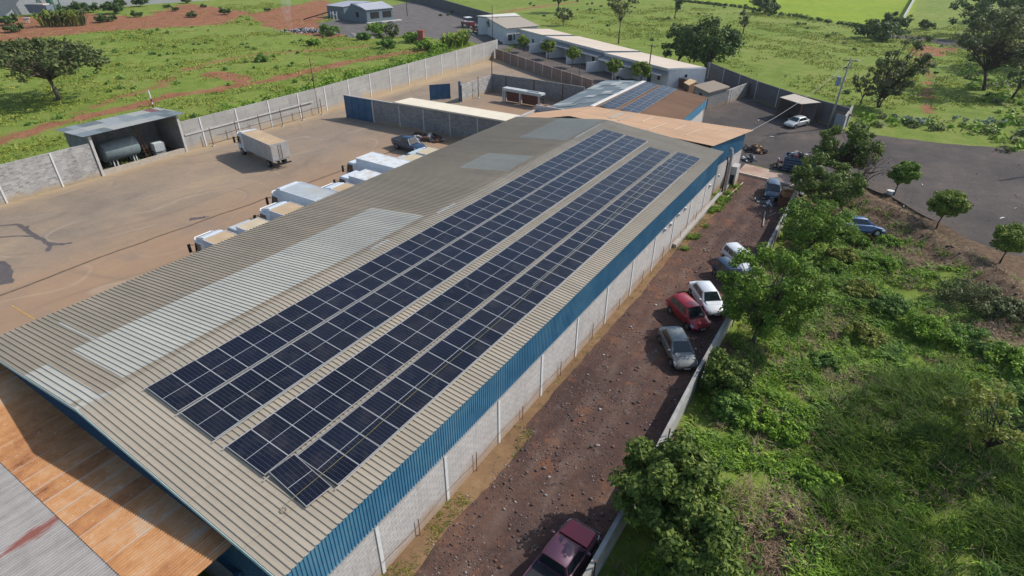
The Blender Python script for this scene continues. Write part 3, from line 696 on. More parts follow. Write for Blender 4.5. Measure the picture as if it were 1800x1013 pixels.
# ================================================================== BOUNDARY WALLS, SHEDS, GATES
M_blk = m_block('grey_concrete_block', (.19, .183, .18), (.42, .405, .39), (.36, .345, .33), bw=.44, bh=.22, dirt=(.36, .27, .17), dirt_h=.7, ms=.03)
M_blkD = m_block('dark_concrete_block', (.15, .148, .15), (.25, .245, .24), (.20, .195, .19), dirt=(.30, .22, .14), dirt_h=.6, grime=.4)
M_panel = m_block('precast_wall_panels', (.30, .29, .275), (.36, .345, .325), (.24, .225, .21), bw=2.2, bh=.62, dirt=(.40, .30, .19), dirt_h=1.0, ms=.015, grime=.45)
M_post = m_plain('pale_concrete_post', (.46, .44, .42), .85, var=.15, obj=False)
M_coping = m_plain('concrete_coping', (.40, .385, .36), .9, var=.2, obj=False)
def long_wall(nm, label, pts, h, t, mat, post_sp, post_mat=M_post, post_w=.16, cap=None, cat='wall', group=None, side=1, post_h=0.0, post_off=0.0):
    c0 = Vector((pts[0][0], pts[0][1], 0)); th = thing(nm, label, cat, c0, 0, group)
    P = [(p[0]-c0.x, p[1]-c0.y) for p in pts]
    m_ = MB()
    for a, b in zip(P[:-1], P[1:]): m_.wall(a, b, -.35, h, t)
    m_.build('wall_face', mat, th)
    if cap:
        m_ = MB()
        for a, b in zip(P[:-1], P[1:]): m_.wall(a, b, h+.002, h+.07, t+.05)
        m_.build('coping', cap, th)
    d = post_off; acc = 0.0
    for a, b in zip(P[:-1], P[1:]):
        a = np.array(a); b = np.array(b); L = np.hypot(*(b-a)); u = (b-a)/L; n = np.array([u[1], -u[0]])*side
        while d < acc+L:
            q = a+u*(d-acc)+n*(t/2)
            m_ = MB(); m_.cbox((q[0], q[1], (h+post_h)/2), (post_w, .12, h+post_h-.02), math.atan2(u[1], u[0])); m_.build('post', post_mat, th); d += post_sp
        acc += L
    return th
W0 = (WALLX(0)+.1, -12.0)
long_wall('boundary_wall', 'grey block boundary wall left of the tank shed, with white posts', [(-47.75, -14), (-47.75, 22.3)], 3.75, .22, M_blk, 5.2, M_whpost, group=None, post_off=1.2)
bw2 = long_wall('boundary_wall', 'long grey block boundary wall from the tank shed to the yard far corner', [(-47.75, 32.7), (-47.9, 54.0), (-51.2, 107.4)], 3.65, .22, M_panel, 5.1, M_whpost, post_off=2.5)
# tie beam and dark iron posts in front of the wall between shed and gate
m_ = MB(); m_.box(.13, 0.1, 1.95, .21, 20.3, 2.12); m_.build('tie_beam', M_post, bw2)
for k in range(6):
    y = 3.0+k*3.6
    o = thing('iron_post', f'thin dark iron post at the long boundary wall, {ORD(k+1) if k else "nearest"} from the tank shed', 'post', (-46.9, 32.7+y, 0), 0, 'iron posts along the boundary wall')
    m_ = MB(); m_.tube([(0, 0, 0), (0, 0, 2.35)], .05, 6); m_.build('pipe', M_rust, o)
    m_ = MB(); m_.cbox((0, 0, .06), (.3, .3, .12)); m_.build('foot', M_post, o)
m_ = MB(); m_.tube([(-46.9, 33.5+3+.9*k, 1.25-.08*abs(math.sin(k*1.1))) for k in range(21)], .035, 5)
tag(m_.build('rail_wire', M_rust), 'dark wire rail strung between the iron posts at the boundary wall', 'rail')
# tank shed
ts = thing('tank_shed', 'open block shed with a patchwork metal roof set into the boundary wall', 'shed', (-47.7, 22.4, 0))
LX, LY = -5.6, 10.2
m_ = MB(); m_.box(LX, 0, -.1, LX+.2, LY, 4.3); m_.build('back_wall', M_blkD, ts)
for y in (0, LY-.2):
    m_ = MB(); m_.hexa([(LX+.21, y, -.1), (.1, y, -.1), (.1, y+.2, -.1), (LX+.21, y+.2, -.1)], [(LX+.21, y, 4.3), (.1, y, 4.5), (.1, y+.2, 4.5), (LX+.21, y+.2, 4.3)]); m_.build('side_wall', M_blkD, ts)
for y in (.1, LY-.1):
    m_ = MB(); m_.box(.0, y-.13, 0, .18, y+.13, 4.5); m_.build('corner_post', M_post, ts)
m_ = MB(); m_.box(-.15, .25, 0, .12, LY-.25, .55); m_.build('low_kerb', m_plain('worn_kerb', (.40, .35, .29), .9, obj=False), ts)
m_ = MB(); m_.box(LX+.2, .2, -.02, -.15, LY-.2, .02); m_.build('shed_floor', m_plain('near_black_floor', (.05, .045, .04), .8, obj=False), ts)  # shed floor given a near black tone
greys = [(.20, .225, .22), (.42, .43, .41), (.27, .30, .31), (.50, .48, .42), (.33, .36, .35), (.30, .12, .12)]
gm_ = [m_plain('patch_sheet_metal', g, .55, .2, var=.12, obj=False) for g in greys]
rnd = random.Random(5); rows = 3
for j in range(rows):
    y = -.7; 
    while y < LY+.7:
        wdt = rnd.choice((1.1, 2.2, 1.1, 1.6)); y1 = min(y+wdt, LY+.8)
        k = rnd.choice((0, 1, 2, 3, 1, 0, 3, 4)); k = 5 if (j == 0 and y > LY-3 and y < LY-.5) else k
        x0 = -5.9+j*2.15; x1 = x0+2.22
        zf = lambda x: 4.42+(x+6.0)*.035
        m_ = MB(); corr(m_, ribs(y, y1-.01, .2, .02), [x0, x1], lambda x, yy, dz: (x, yy, zf(x)+dz+.012*j+.004*k)); m_.build('roof_sheet', gm_[k], ts); y = y1
tank = thing('fuel_tank', 'large horizontal blue grey cylinder tank under the shed roof', 'tank', (-50.0, 26.0, 0))
m_ = MB(); n = 24
rr = [(0, 0), (.05, 1.0), (.22, 1.12), (3.9, 1.12), (4.05, 1.0), (4.1, 0)]
vs = []; fs = []
for (t, r_) in rr: vs += [(r_*math.cos(2*math.pi*k/n), t-2.1, 1.72+r_*math.sin(2*math.pi*k/n)) for k in range(n)]
for i in range(len(rr)-1):
    for k in range(n): fs.append((i*n+k, i*n+(k+1) % n, (i+1)*n+(k+1) % n, (i+1)*n+k))
m_.add(vs, fs); m_.build('shell', m_plain('blue_grey_tank_paint', (.15, .19, .20), .6, .05, var=.2), tank, smooth=True)
for y in (-1.2, -.8, 1.1, 1.4):
    m_ = MB(); m_.box(.35, y-.05, 0, .5, y+.05, 1.0); m_.build('leg', M_white, tank)
    m_ = MB(); m_.box(-.5, y-.05, 0, -.35, y+.05, 1.0); m_.build('leg', M_white, tank)
o = thing('ladder', 'dark steel ladder leaning beside the tank', 'ladder', (-48.9, 28.6, 0), R(10))
for y in (-.25, .25):
    m_ = MB(); m_.tube([(0, y, 0), (-.9, y, 3.7)], .04, 5); m_.build('stile', M_rust, o)
for k in range(10):
    m_ = MB(); t = (k+.7)/11; m_.tube([(-.9*t, -.25, 3.7*t), (-.9*t, .25, 3.7*t)], .025, 4); m_.build('rung', M_rust, o)
o = thing('liquid_tote', 'white caged plastic tote on a pallet beside the ladder', 'container', (-49.0, 29.9, 0), R(-6))
m_ = MB(); m_.cbox((0, 0, 1.15), (1.1, 1.15, 1.0)); m_.build('bottle', m_plain('milky_plastic', (.62, .68, .70), .4), o, bevel=.08)
m_ = MB()
for k in range(6):
    u = -.56+k*.224
    for sx in (-.57, .57): m_.box(sx-.012, u-.012, .6, sx+.012, u+.012, 1.7); m_.box(u-.012, sx+.012, .6, u+.012, sx+.04, 1.7)
for z in (.65, .9, 1.15, 1.4, 1.65):
    m_.box(-.6, -.6, z, .6, -.58, z+.02); m_.box(.58, -.6, z, .6, .6, z+.02)
m_.build('cage', M_steel, o)
m_ = MB(); m_.cbox((0, 0, .4), (1.2, 1.2, .12)); m_.cbox((-.5, 0, .17), (.12, 1.2, .34)); m_.cbox((.5, 0, .17), (.12, 1.2, .34)); m_.build('pallet', M_steel, o)
o = thing('thin_post', 'white and brown banded pole behind the tank shed roof', 'pole', (-53.4, 33.0, 0))
m_ = MB(); m_.tube([(0, 0, 0), (0, 0, 6.6)], .09, 6); m_.build('shaft', M_whpost, o)
for z0 in (4.5, 5.2): m_ = MB(); m_.tube([(0, 0, z0), (0, 0, z0+.45)], .095, 6); m_.build('band', M_rust, o)

# cross wall with the blue sliding gate, and the cream roofed shelter behind it
GW = [(-42.9, 54.9), (-14.3, 56.3)]
gwv = np.array(GW[1])-np.array(GW[0]); gL = np.hypot(*gwv); gang = math.atan2(gwv[1], gwv[0])
gw = thing('cross_wall', 'dark grey block wall across the yard beside the blue gate', 'wall', (GW[0][0], GW[0][1], 0), gang)
m_ = MB(); m_.box(5.3, -.1, -.05, gL, .1, 3.2); m_.build('wall_face', M_blkD, gw)
m_ = MB(); m_.box(-.1, -.14, 3.202, gL, .14, 3.26); m_.build('coping', M_coping, gw)
for k, x in enumerate((5.4, 10.2, 14.4, 18.8, 23.2)):
    m_ = MB(); m_.box(x-.1, -.15, 0, x+.1, -.09, 3.1); m_.build('post', M_coping, gw)
M_gate = m_plain('faded_blue_gate_paint', (.035, .10, .19), .5, .2, var=.15, scale=1.5, dust=(.06, .12, .2))
gt = thing('sliding_gate', 'tall faded blue sheet metal gate at the end of the cross wall', 'gate', (GW[0][0], GW[0][1], 0), gang)
for k in range(4):
    m_ = MB(); m_.box(.1+k*1.28, -.12, .08, .1+k*1.28+1.24, -.05, 3.1); m_.build('leaf_panel', M_gate, gt)
m_ = MB()
for k in range(5): m_.box(.04+k*1.28, -.16, .04, .12+k*1.28, -.121, 3.18)
m_.box(0, -.16, 3.1, 5.25, -.121, 3.18); m_.box(0, -.16, .0, 5.25, -.121, .08); m_.build('frame', M_bluedark, gt)
M_cream = sheet_metal_mat('cream_painted_roof', (.62, .55, .43), (.56, .50, .39), (.56, .47, .36), metal=0)
cr = thing('yard_shelter', 'long lean-to shelter with a cream sheet roof behind the cross wall', 'shelter', (GW[0][0], GW[0][1], 0), gang)
m_ = MB(); corr(m_, ribs(9.3, 27.4, .3, .02), [0.02, 3.9], lambda t, x, dz: (x, t-.2, 3.42+dz-.05*t), flip=True); m_.build('roof', M_cream, cr)
m_ = MB(); m_.box(9.3, -.22, 3.28, 27.4, -.18, 3.44); m_.build('fascia', M_cream, cr)
for k in range(5):
    m_ = MB(); m_.tube([(9.6+k*4.3, 3.4, 0), (9.6+k*4.3, 3.4, 3.24)], .07, 6); m_.build('column', M_rust, cr)
# second blue gate seen behind the shelter
o = thing('blue_gate_leaf', 'open blue framed gate leaf seen above the cream shelter roof', 'gate', (-38.9, 69.4, 0), R(52))
m_ = MB(); m_.box(0, -.03, .1, 3.4, .03, 2.4); m_.build('leaf_panel', M_gate, o)
m_ = MB()
for x in (0, 1.1, 2.2, 3.35): m_.box(x-.05, -.07, 0, x+.05, -.031, 2.5)
m_.box(0, -.07, 2.4, 3.4, -.031, 2.5); m_.build('frame', M_bluedark, o)
# walls round the inner yard
iw = long_wall('inner_wall', 'pale grey block wall with dark iron posts round the inner yard', P2((811, 180), (865, 160)), 2.7, .2, M_blk, 20, M_rust)
for nm_, q in (('far', (811, 180)), ('mid', (843, 172))):
    g = at(*q); o = thing('gate_post', {'far': 'dark blue steel gate post at the open end of the pale inner wall', 'mid': 'thin black pole standing halfway along the pale inner wall'}[nm_], 'post', (g[0]-.1, g[1]-.2, 0))
    m_ = MB(); m_.box(-.14, -.14, 0, .14, .14, 3.3) if nm_ == 'far' else m_.tube([(0, 0, 0), (0, 0, 3.4)], .06, 6); m_.build('shaft', M_bluedark if nm_ == 'far' else M_dark, o)
    m_ = MB(); m_.box(-.2, -.2, 0, .2, .2, .12); m_.build('foot', M_post, o)
long_wall('inner_wall', 'dark block wall behind the white concrete moulds frame', P2((864, 160), (930, 170), (1025, 186)), 2.9, .2, M_blkD, 5.5, M_rust, side=1, post_off=3)
bp_ = P2((872, 103), (900, 113), (950, 131), (1040, 162))
M_brick = m_block('brown_block', (.19, .135, .115), (.25, .175, .14), (.26, .20, .17), dirt=(.28, .19, .12), dirt_h=.5)
long_wall('courtyard_wall', 'low reddish brown retaining wall with pale posts below the row houses', bp_, 2.0, .22, M_brick, 3.2, M_post, .18, side=1, post_h=.12, post_off=.3)

# white steel frame with rusty panels (in the inner yard)
a = at(886, 178); b = at(952, 190); v_ = b-a; L = math.hypot(v_[0], v_[1])
o = thing('steel_mould', 'long white steel loading frame with rusty panels parked against the dark inner wall', 'equipment', (a[0], a[1], 0), math.atan2(v_[1], v_[0]))
M_wframe = m_plain('chalky_white_frame', (.44, .46, .45), .6, var=.15)
m_ = MB(); m_.box(-.1, -.4, 1.75, L+.1, .8, 2.2); m_.build('beam', M_wframe, o, bevel=.04)
for x in (.05, .42, L*.46, L*.95):
    m_ = MB(); m_.box(x-.1, -.42, 0, x+.12, -.2, 1.75); m_.build('leg', M_wframe, o)
for x0, x1 in ((.65, L*.42), (L*.5, L*.9)):
    m_ = MB(); m_.box(x0, -.1, .2, x1, .4, 1.7); m_.build('rusty_panel', m_plain('rust_brown_plate', (.14, .05, .035), .8, var=.3), o)
m_ = MB()
for k in range(4): m_.box(L+.12, -.4, .3+k*.5, L+.7, .5, .42+k*.5)
m_.build('rung', M_dark, o)
m_ = MB(); m_.tube([(L*.62, .1, 2.28), (L*.92, .1, 2.28)], .08, 6); m_.build('handle_tube', M_white, o)

# ------------------------------------------------------------------ patchwork roofed building beyond the warehouse, with two panel rows
bRn, bRf = at(1040, 187, 5.6), at(1132, 143, 5.6); bEn, bEf = at(1197, 213, 4.3), at(1246, 172, 4.3); bLn, bLf = at(950, 196, 3.3), at(1065, 141, 3.3)
bd = thing('patchwork_building', 'building with a patchwork grey and brown roof bearing two short rows of solar panels', 'building', (0, 0, 0))
M_brownroof = sheet_metal_mat('brown_roof_sheets', (.31, .18, .105), (.25, .14, .085), (.34, .21, .13), rough=.7, metal=.05)
m_ = MB(); corr(m_, ribs(0, 18, .28, .03), [0, .5, 1], lambda t, q, dz: tuple(bil(bRn, bEn, bEf, bRf, t, q/18)+np.array((0, 0, dz)))); m_.build('roof', M_brownroof, bd)
m_ = MB(); corr(m_, ribs(0, 18, .28, .02), [0, .5, 1], lambda t, q, dz: tuple(bil(bRn, bLn, bLf, bRf, t, q/18)+np.array((0, 0, dz))), flip=True); m_.build('roof', gm_[2], bd)
rnd = random.Random(9)
for k in range(34):
    u0 = rnd.randrange(0, 5)/5; v0 = rnd.randrange(0, 14)/14; du = rnd.choice((.2, .2, .4)); dv = rnd.choice((1, 1, 2))/14
    u1 = min(1, u0+du); v1 = min(1, v0+dv); zz = .03+.0015*k
    pf = lambda u, v: bil(bRn, bLn, bLf, bRf, u, v)+np.array((0, 0, zz))
    m_ = MB(); m_.quad(pf(u0, v0), pf(u0, v1), pf(u1, v1), pf(u1, v0)); m_.build('roof_sheet', gm_[rnd.choice((0, 4, 2, 4, 0, 1, 4))], bd)
m_ = MB(); dd = np.array((.28, 0, 0)); up_ = np.array((0, 0, .06))
m_.hexa([bRn-dd, bRn+dd, bRf+dd, bRf-dd], [bRn-dd*.8+up_, bRn+dd*.8+up_, bRf+dd*.8+up_, bRf-dd*.8+up_]); m_.build('ridge_cap', m_plain('pale_ridge_cap', (.58, .56, .52), .5, obj=False), bd)
def wall_under(a, b, z0, z1f, t=.15, ins=0.0, off=.0):
    a = np.array(a); b = np.array(b); m_ = MB(); m_.wall((a[0], a[1]), (b[0], b[1]), z0, (a[2]-off, b[2]-off) if z1f is None else z1f, t); return m_
ew = np.array((-.25, 0, 0))
wall_under(bEn+ew, bEf+ew, 2.9, None, .1, off=.06).build('cladding', M_blue, bd)
wall_under(bEn+ew*1.6, bEf+ew*1.6, -.1, 2.92, .18).build('block_wall', M_whblock, bd)
for a_, b_ in ((bRf, bEf+ew), (bRf, bLf)):
    wall_under(a_-np.array((0, .3, 0)), b_-np.array((0, .3, 0)), -.1, None, .15, off=.1).build('end_wall', M_whblock, bd)
for a_, b_ in ((bRn, bEn+ew), (bRn, bLn)):
    wall_under(a_+np.array((0, .3, 0)), b_+np.array((0, .3, 0)), -.1, None, .15, off=.1).build('end_wall', M_blkD, bd)
wall_under(bLn-ew, bLf-ew, -.1, None, .15, off=.1).build('side_wall', M_blkD, bd)
# panels on it
RB = math.atan2(bRn[2]-bEn[2], bEn[0]-bRn[0]); PG2 = 'solar panels on the patchwork building'
for row, (n0_, n1_, f0_, f1_) in enumerate((((1054, 188.5), (1080, 194.5), (1135.6, 146), (1158, 151)), ((1089.7, 196), (1121, 201), (1167, 153.4), (1188, 156.6)))):
    def onr(q):
        u_ = (bEn-bRn); v_ = (bRf-bRn); nn = np.cross(u_, v_); d = FW+RT*(q[0]-900)/FPX-UP*(q[1]-506.5)/FPX
        return CAM+d*(((bRn-CAM)@nn)/(d@nn))
    A, B, Cc, D = onr(n0_), onr(n1_), onr(f0_), onr(f1_); n = 13
    ang = -math.atan2((Cc-A)[0], (Cc-A)[1])
    for k in range(n):
        t = (k+.5)/n; cpt = bil(A, B, D, Cc, .5, t); 
        lab = f'small solar panel, {ORD(k+1)} from the near end of the {"ridge" if row == 0 else "eave"} row, patchwork roof' if k else f'small solar panel at the near end of the {"ridge" if row == 0 else "eave"} row, patchwork roof'
        o = dup(pan, lab.replace('the patchwork building', 'the patchwork roof') if len(lab.split()) > 16 else lab, tuple(cpt+np.array((0, 0, .12))))
        o.rotation_euler = (0, RB, ang); o['group'] = PG2
        sc_y = float(np.hypot(*(Cc-A)[:2])/n/1.13); sc_x = float(np.hypot(*(B-A)[:2])/2.26); o.scale = (min(1.5, sc_x), sc_y*.985, 1)

# ------------------------------------------------------------------ walls of the parking lot
M_blkS = m_block('darkened_grey_block', (.09, .088, .092), (.14, .136, .14), (.12, .115, .115), dirt=(.14, .12, .10), dirt_h=.5, grime=.4)  # block grey darkened to suit the dark carport inside and back walls
long_wall('back_wall', 'dark block wall with pale posts along the back of the parking lot', P2((1240, 137), (1327, 175), (1395, 200), (1483, 226)), 2.9, .2, M_blkS, 5.3, M_post, .14, side=1, cap=None, post_off=1)
e0 = at(1478, 228); 
o = long_wall('end_wall', 'short pale block wall at the roadside end of the parking lot', [tuple(at(1490, 216)[:2]), tuple(at(1477, 236)[:2])], 2.5, .2, M_blk, 9, M_post)
long_wall('side_wall', 'short grey block wall beside the thatched brown huts', [tuple(at(1243, 187)[:2]), tuple(at(1277, 182)[:2]), tuple(at(1313, 168)[:2])], 2.2, .2, M_blk, 5, M_post, .14, side=1)
g0 = at(1463, 222); o = thing('roller_gate', 'grey white metal gate leaf with a wooden top bar beside the utility pole', 'gate', (g0[0], g0[1], 0), math.atan2(-.42, 1.0)*0+R(-22))
m_ = MB(); m_.box(0.1, -.04, .3, 2.0, .04, 1.9); m_.build('leaf_panel', m_plain('grey_white_panel', (.33, .36, .38), .6), o)
m_ = MB(); m_.box(-.1, -.12, 1.95, 2.3, .12, 2.2); m_.build('top_bar', m_plain('weathered_timber', (.22, .15, .10), .9), o)
# carport
k1, k2, k3, k4 = at(1371, 171, 2.9), at(1409, 183, 2.9), at(1443, 180, 2.9), at(1396, 165, 3.0)
o = thing('carport', 'small shed with a pale sheet roof against the back wall of the parking lot', 'shed', (k1[0], k1[1], 0)); og = np.array((k1[0], k1[1], 0))
m_ = MB(); m_.hexa([q-og-np.array((0, 0, .07)) for q in (k1, k2, k3, k4)], [q-og for q in (k1, k2, k3, k4)]); m_.build('roof', m_plain('pale_tan_sheet', (.46, .40, .33), .7, obj=False), o)
for q, h_ in ((k1, 2.8), (k2, 2.8), (k3, 2.8)):
    m_ = MB(); m_.box(q[0]-og[0]-.08+.1, q[1]-og[1]+.05, 0, q[0]-og[0]+.08+.1, q[1]-og[1]+.2, h_); m_.build('post', M_rust, o)
m_ = MB(); m_.wall((k1-og)[:2]+np.array((.2, .25)), (k4-og)[:2]+np.array((.1, -.1)), 0, 2.8, .12); m_.wall((k4-og)[:2]+np.array((.3, -.25)), (k3-og)[:2]+np.array((-.3, -.1)), 0, 2.8, .12); m_.build('wall_face', M_blkS, o)
# huts
def hut(label, cs, z, mat, wallmat, nm='hut', dz=.15):
    q = [at(*c, z) for c in cs]; og = np.array((q[0][0], q[0][1], 0)); o = thing(nm, label, 'hut', tuple(og))
    m_ = MB(); m_.hexa([p-og-np.array((0, 0, .08)) for p in q], [p-og+np.array((0, 0, dz if i in (2, 3) else 0)) for i, p in enumerate(q)]); m_.build('roof', mat, o)
    c = sum(q)/4; ins = [c+(p-c)*.86-og for p in q]
    for i in range(4):
        a_, b_ = ins[i], ins[(i+1) % 4]; m_ = MB(); m_.wall(a_[:2], b_[:2], 0, z-.09, .1); m_.build('wall_face', wallmat, o)
    a_, b_ = ins[0], ins[1]; m_ = MB(); p0 = a_+(b_-a_)*.35; p1 = a_+(b_-a_)*.6; m_.wall(p0[:2], p1[:2], 0, z*.72, .16); m_.build('door', M_dark, o)
    return o
hut('square hut with a flat brown fibre roof behind the patchwork building', ((1219, 150), (1246, 163), (1283, 154), (1254, 143)), 2.6, m_plain('brown_fibre_roof', (.27, .215, .165), .9, obj=False), M_blkD)
hut('tiny hut with a bright orange tan roof beside the white row house', ((1202, 145), (1211, 150), (1224, 144), (1213, 140)), 2.3, m_plain('orange_tan_roof', (.52, .36, .20), .8, obj=False), m_plain('brown_boards', (.14, .08, .055), .9, obj=False))
a, b = at(1188, 152), at(1236, 172)
o = thing('board_fence', 'brown upright board fence behind the patchwork building', 'fence', (a[0], a[1], 0)); rnd = random.Random(3)
m_ = MB(); nb = 46
for k in range(nb):
    t = k/nb; q = (b-a)*t; h_ = 1.6+.3*rnd.random(); m_.cbox((q[0], q[1], h_/2), (.14, .05, h_), math.atan2((b-a)[1], (b-a)[0]))
m_.build('board_panel', m_plain('brown_boards', (.13, .075, .05), .9, var=.35, scale=6), o)
m_ = MB(); m_.wall((0, -.06), ((b-a)[0], (b-a)[1]-.06), 1.2, 1.3, .06); m_.build('rail', M_rust, o)

# ------------------------------------------------------------------ white row houses
M_hw = m_plain('white_house_plaster', (.52, .54, .56), .85, var=.10, scale=.8, obj=False, dust=(.46, .46, .45))
M_hroof = sheet_metal_mat('pale_dusty_roof', (.60, .50, .40), (.55, .46, .37), (.60, .47, .36), metal=0, rough=.8)
M_porch = m_plain('grey_porch_roof', (.20, .205, .215), .6, .1, var=.2, obj=False)
M_glass = m_plain('dark_window_glass', (.012, .022, .05), .15, var=.1, spec=.6)
M_wood = m_plain('brown_door_wood', (.16, .06, .035), .7)
def row_house(label, cs, zf, zb, porch, bays, kids=True):
    """cs: front-left, back-left, back-right, front-right of the roof as seen"""
    fl, bl = at(*cs[0], zf), at(*cs[1], zb); br, fr = at(*cs[2], zb), at(*cs[3], zf)
    o = thing('row_house', label, 'house', (fl[0], fl[1], 0), group='white row houses'); og = np.array((fl[0], fl[1], 0)); fl, bl, br, fr = [q-og for q in (fl, bl, br, fr)]
    u = (fr-fl)[:2]; L = np.hypot(*u); u = u/L; v = (bl-fl)[:2]; D = np.hypot(*v); v = v/D
    up_ = np.array((0, 0, .09))
    m_ = MB(); m_.hexa([fl, fr, br, bl], [fl+up_, fr+up_, br+up_, bl+up_]); m_.build('roof', M_hroof, o)
    m_ = MB(); e = .08
    for a_, b_ in ((fl, fr), (fr, br), (bl, fl)):
        aa = a_+up_; bb = b_+up_; m_.hexa([aa+np.array((0, 0, -.2)), bb+np.array((0, 0, -.2)), bb+np.array((v[0]*e, v[1]*e, -.2)), aa+np.array((v[0]*e, v[1]*e, -.2))], [aa+np.array((0, 0, .05)), bb+np.array((0, 0, .05)), bb+np.array((v[0]*e, v[1]*e, .05)), aa+np.array((v[0]*e, v[1]*e, .05))])
    m_.build('roof_edge', M_white, o)
    def G2(x, y, z=0.0): return (u[0]*x+v[0]*y, u[1]*x+v[1]*y, z)
    def bx(m_, x0, y0, z0, x1, y1, z1, z1b=None):
        z1b = z1 if z1b is None else z1b
        return m_.hexa([G2(x0, y0, z0), G2(x1, y0, z0), G2(x1, y1, z0), G2(x0, y1, z0)], [G2(x0, y0, z1), G2(x1, y0, z1), G2(x1, y1, z1b), G2(x0, y1, z1b)])
    f0 = .35
    m_ = MB(); bx(m_, .15, f0, 0, L-.15, f0+.15, zf-.02); m_.build('front_wall', M_hw, o)
    for x in (.12, L-.27):
        m_ = MB(); bx(m_, x, f0+.16, 0, x+.15, D-.1, zf-.03, zb-.03); m_.build('side_wall', M_hw, o)
    m_ = MB(); bx(m_, .28, D-.25, 0, L-.28, D-.1, zb-.03); m_.build('back_wall', M_hw, o)
    if porch:
        m_ = MB(); a0 = (0.0, L)
        m_.hexa([G2(0, f0-.02, zf-.55), G2(0, f0-porch, zf-1.0), G2(L-.05, f0-porch, zf-1.0), G2(L-.05, f0-.02, zf-.55)][::-1], [G2(0, f0-.02, zf-.47), G2(0, f0-porch, zf-.92), G2(L-.05, f0-porch, zf-.92), G2(L-.05, f0-.02, zf-.47)][::-1]); m_.build('porch_roof', M_porch, o)
        m_ = MB(); bx(m_, 0, f0-porch-.06, zf-1.08, L-.05, f0-porch-.005, zf-.86); m_.build('gutter', M_white, o)
    for (kind, x) in bays:
        if kind == 'w':
            m_ = MB(); bx(m_, x-.45, f0-.04, 1.0, x+.45, f0-.005, 2.0); w_ = m_.build('window', M_white, o)
            m_ = MB(); bx(m_, x-.37, f0-.06, 1.08, x+.37, f0-.042, 1.92); m_.build('pane', M_glass, w_)
        elif kind == 'd':
            m_ = MB(); bx(m_, x-.42, f0-.04, 0.05, x+.42, f0-.005, 2.05); d_ = m_.build('door', m_plain('dark_green_door', (.03, .05, .05), .6), o)
            m_ = MB(); bx(m_, x+.28, f0-.07, 1.0, x+.34, f0-.042, 1.1); m_.build('handle', M_steel, d_)
        elif kind == 'p':
            m_ = MB(); bx(m_, x-.07, f0-4.3, 0, x+.07, f0-.05, 1.9, 2.05); m_.build('partition_wall', M_hw, o)
        elif kind == 's':
            m_ = MB(); yq = D*.45; bx(m_, L-.119, yq, 1.5, L-.10, yq+.7, 2.2); w_ = m_.build('window', M_white, o)
            m_ = MB(); bx(m_, L-.099, yq+.08, 1.57, L-.085, yq+.62, 2.13); m_.build('pane', M_glass, w_)
    return o
row_house('white row house at the far left, with the plain front and no grey porch', ((911, 51.5), (965, 51.5), (1009, 62.5), (953, 62.5)), 3.3, 3.0, 0, [('d', 3.0), ('w', 6.5), ('p', .1)])
row_house('white row house in the middle with a long grey porch roof and three round trees', ((958, 64.5), (1018, 64.5), (1126, 91), (1062, 91)), 3.3, 2.9, 1.6, [('p', .2), ('w', 3), ('w', 5), ('p', 7.3), ('d', 11.5), ('w', 14), ('p', 15.0), ('d', 18), ('w', 8.8)])
row_house('white row house nearest, its side wall with one small blue window', ((1062, 94), (1127, 93), (1239, 119.5), (1174, 122)), 3.3, 2.9, 1.6, [('p', .2), ('w', 3), ('d', 5.3), ('w', 7.2), ('p', 8.2), ('d', 13.0), ('w', 15.4), ('s', 0)])
# big white building at the far left end of the row
a, b, c_, d_ = at(838, 30, 4.2), at(905, 25, 4.2), at(948, 46, 3.6), at(890, 51, 3.6)
o = thing('white_barn', 'white building with a brown dusty roof at the far end of the row houses', 'building', (a[0], a[1], 0)); og = np.array((a[0], a[1], 0))
mleft, mright = at(856, 32, 4.0), at(915, 30, 4.0)
m_ = MB(); m_.hexa([q-og for q in (mleft, d_, c_, mright)], [q-og+np.array((0, 0, .1)) for q in (mleft, d_, c_, mright)]); m_.build('roof', m_plain('brownish_sheet_roof', (.36, .31, .25), .8, obj=False), o)
m_ = MB(); m_.hexa([q-og+np.array((0, 0, .15)) for q in (a, mleft, mright, b)], [q-og+np.array((0, 0, .3)) for q in (a, mleft, mright, b)]); m_.build('roof', m_plain('pale_roof_strip', (.6, .58, .52), .8, obj=False), o)
cc = (a+b+c_+d_)/4
def inw(q, k=.96): return (cc+(q-cc)*k)-og
for p_, q_ in ((a, mleft), (mleft, d_), (d_, c_), (c_, b), (b, a)):
    m_ = MB(); m_.wall(inw(p_)[:2], inw(q_)[:2], 0, (p_[2]-.1, q_[2]-.1), .18); m_.build('wall_face', M_hw, o)
e0_, e1_ = inw(d_, .975), inw(c_, .975)
for t0, t1, mt, zt in ((.06, .16, M_dark, 2.2), (.22, .26, M_dark, 2.2), (.3, .42, M_wood, 2.2), (.46, .6, M_dark, 2.2)):
    m_ = MB(); m_.wall((e0_+(e1_-e0_)*t0)[:2], (e0_+(e1_-e0_)*t1)[:2], .9 if mt is M_dark else .05, zt, .3); m_.build('window' if mt is M_dark else 'door', mt, o)
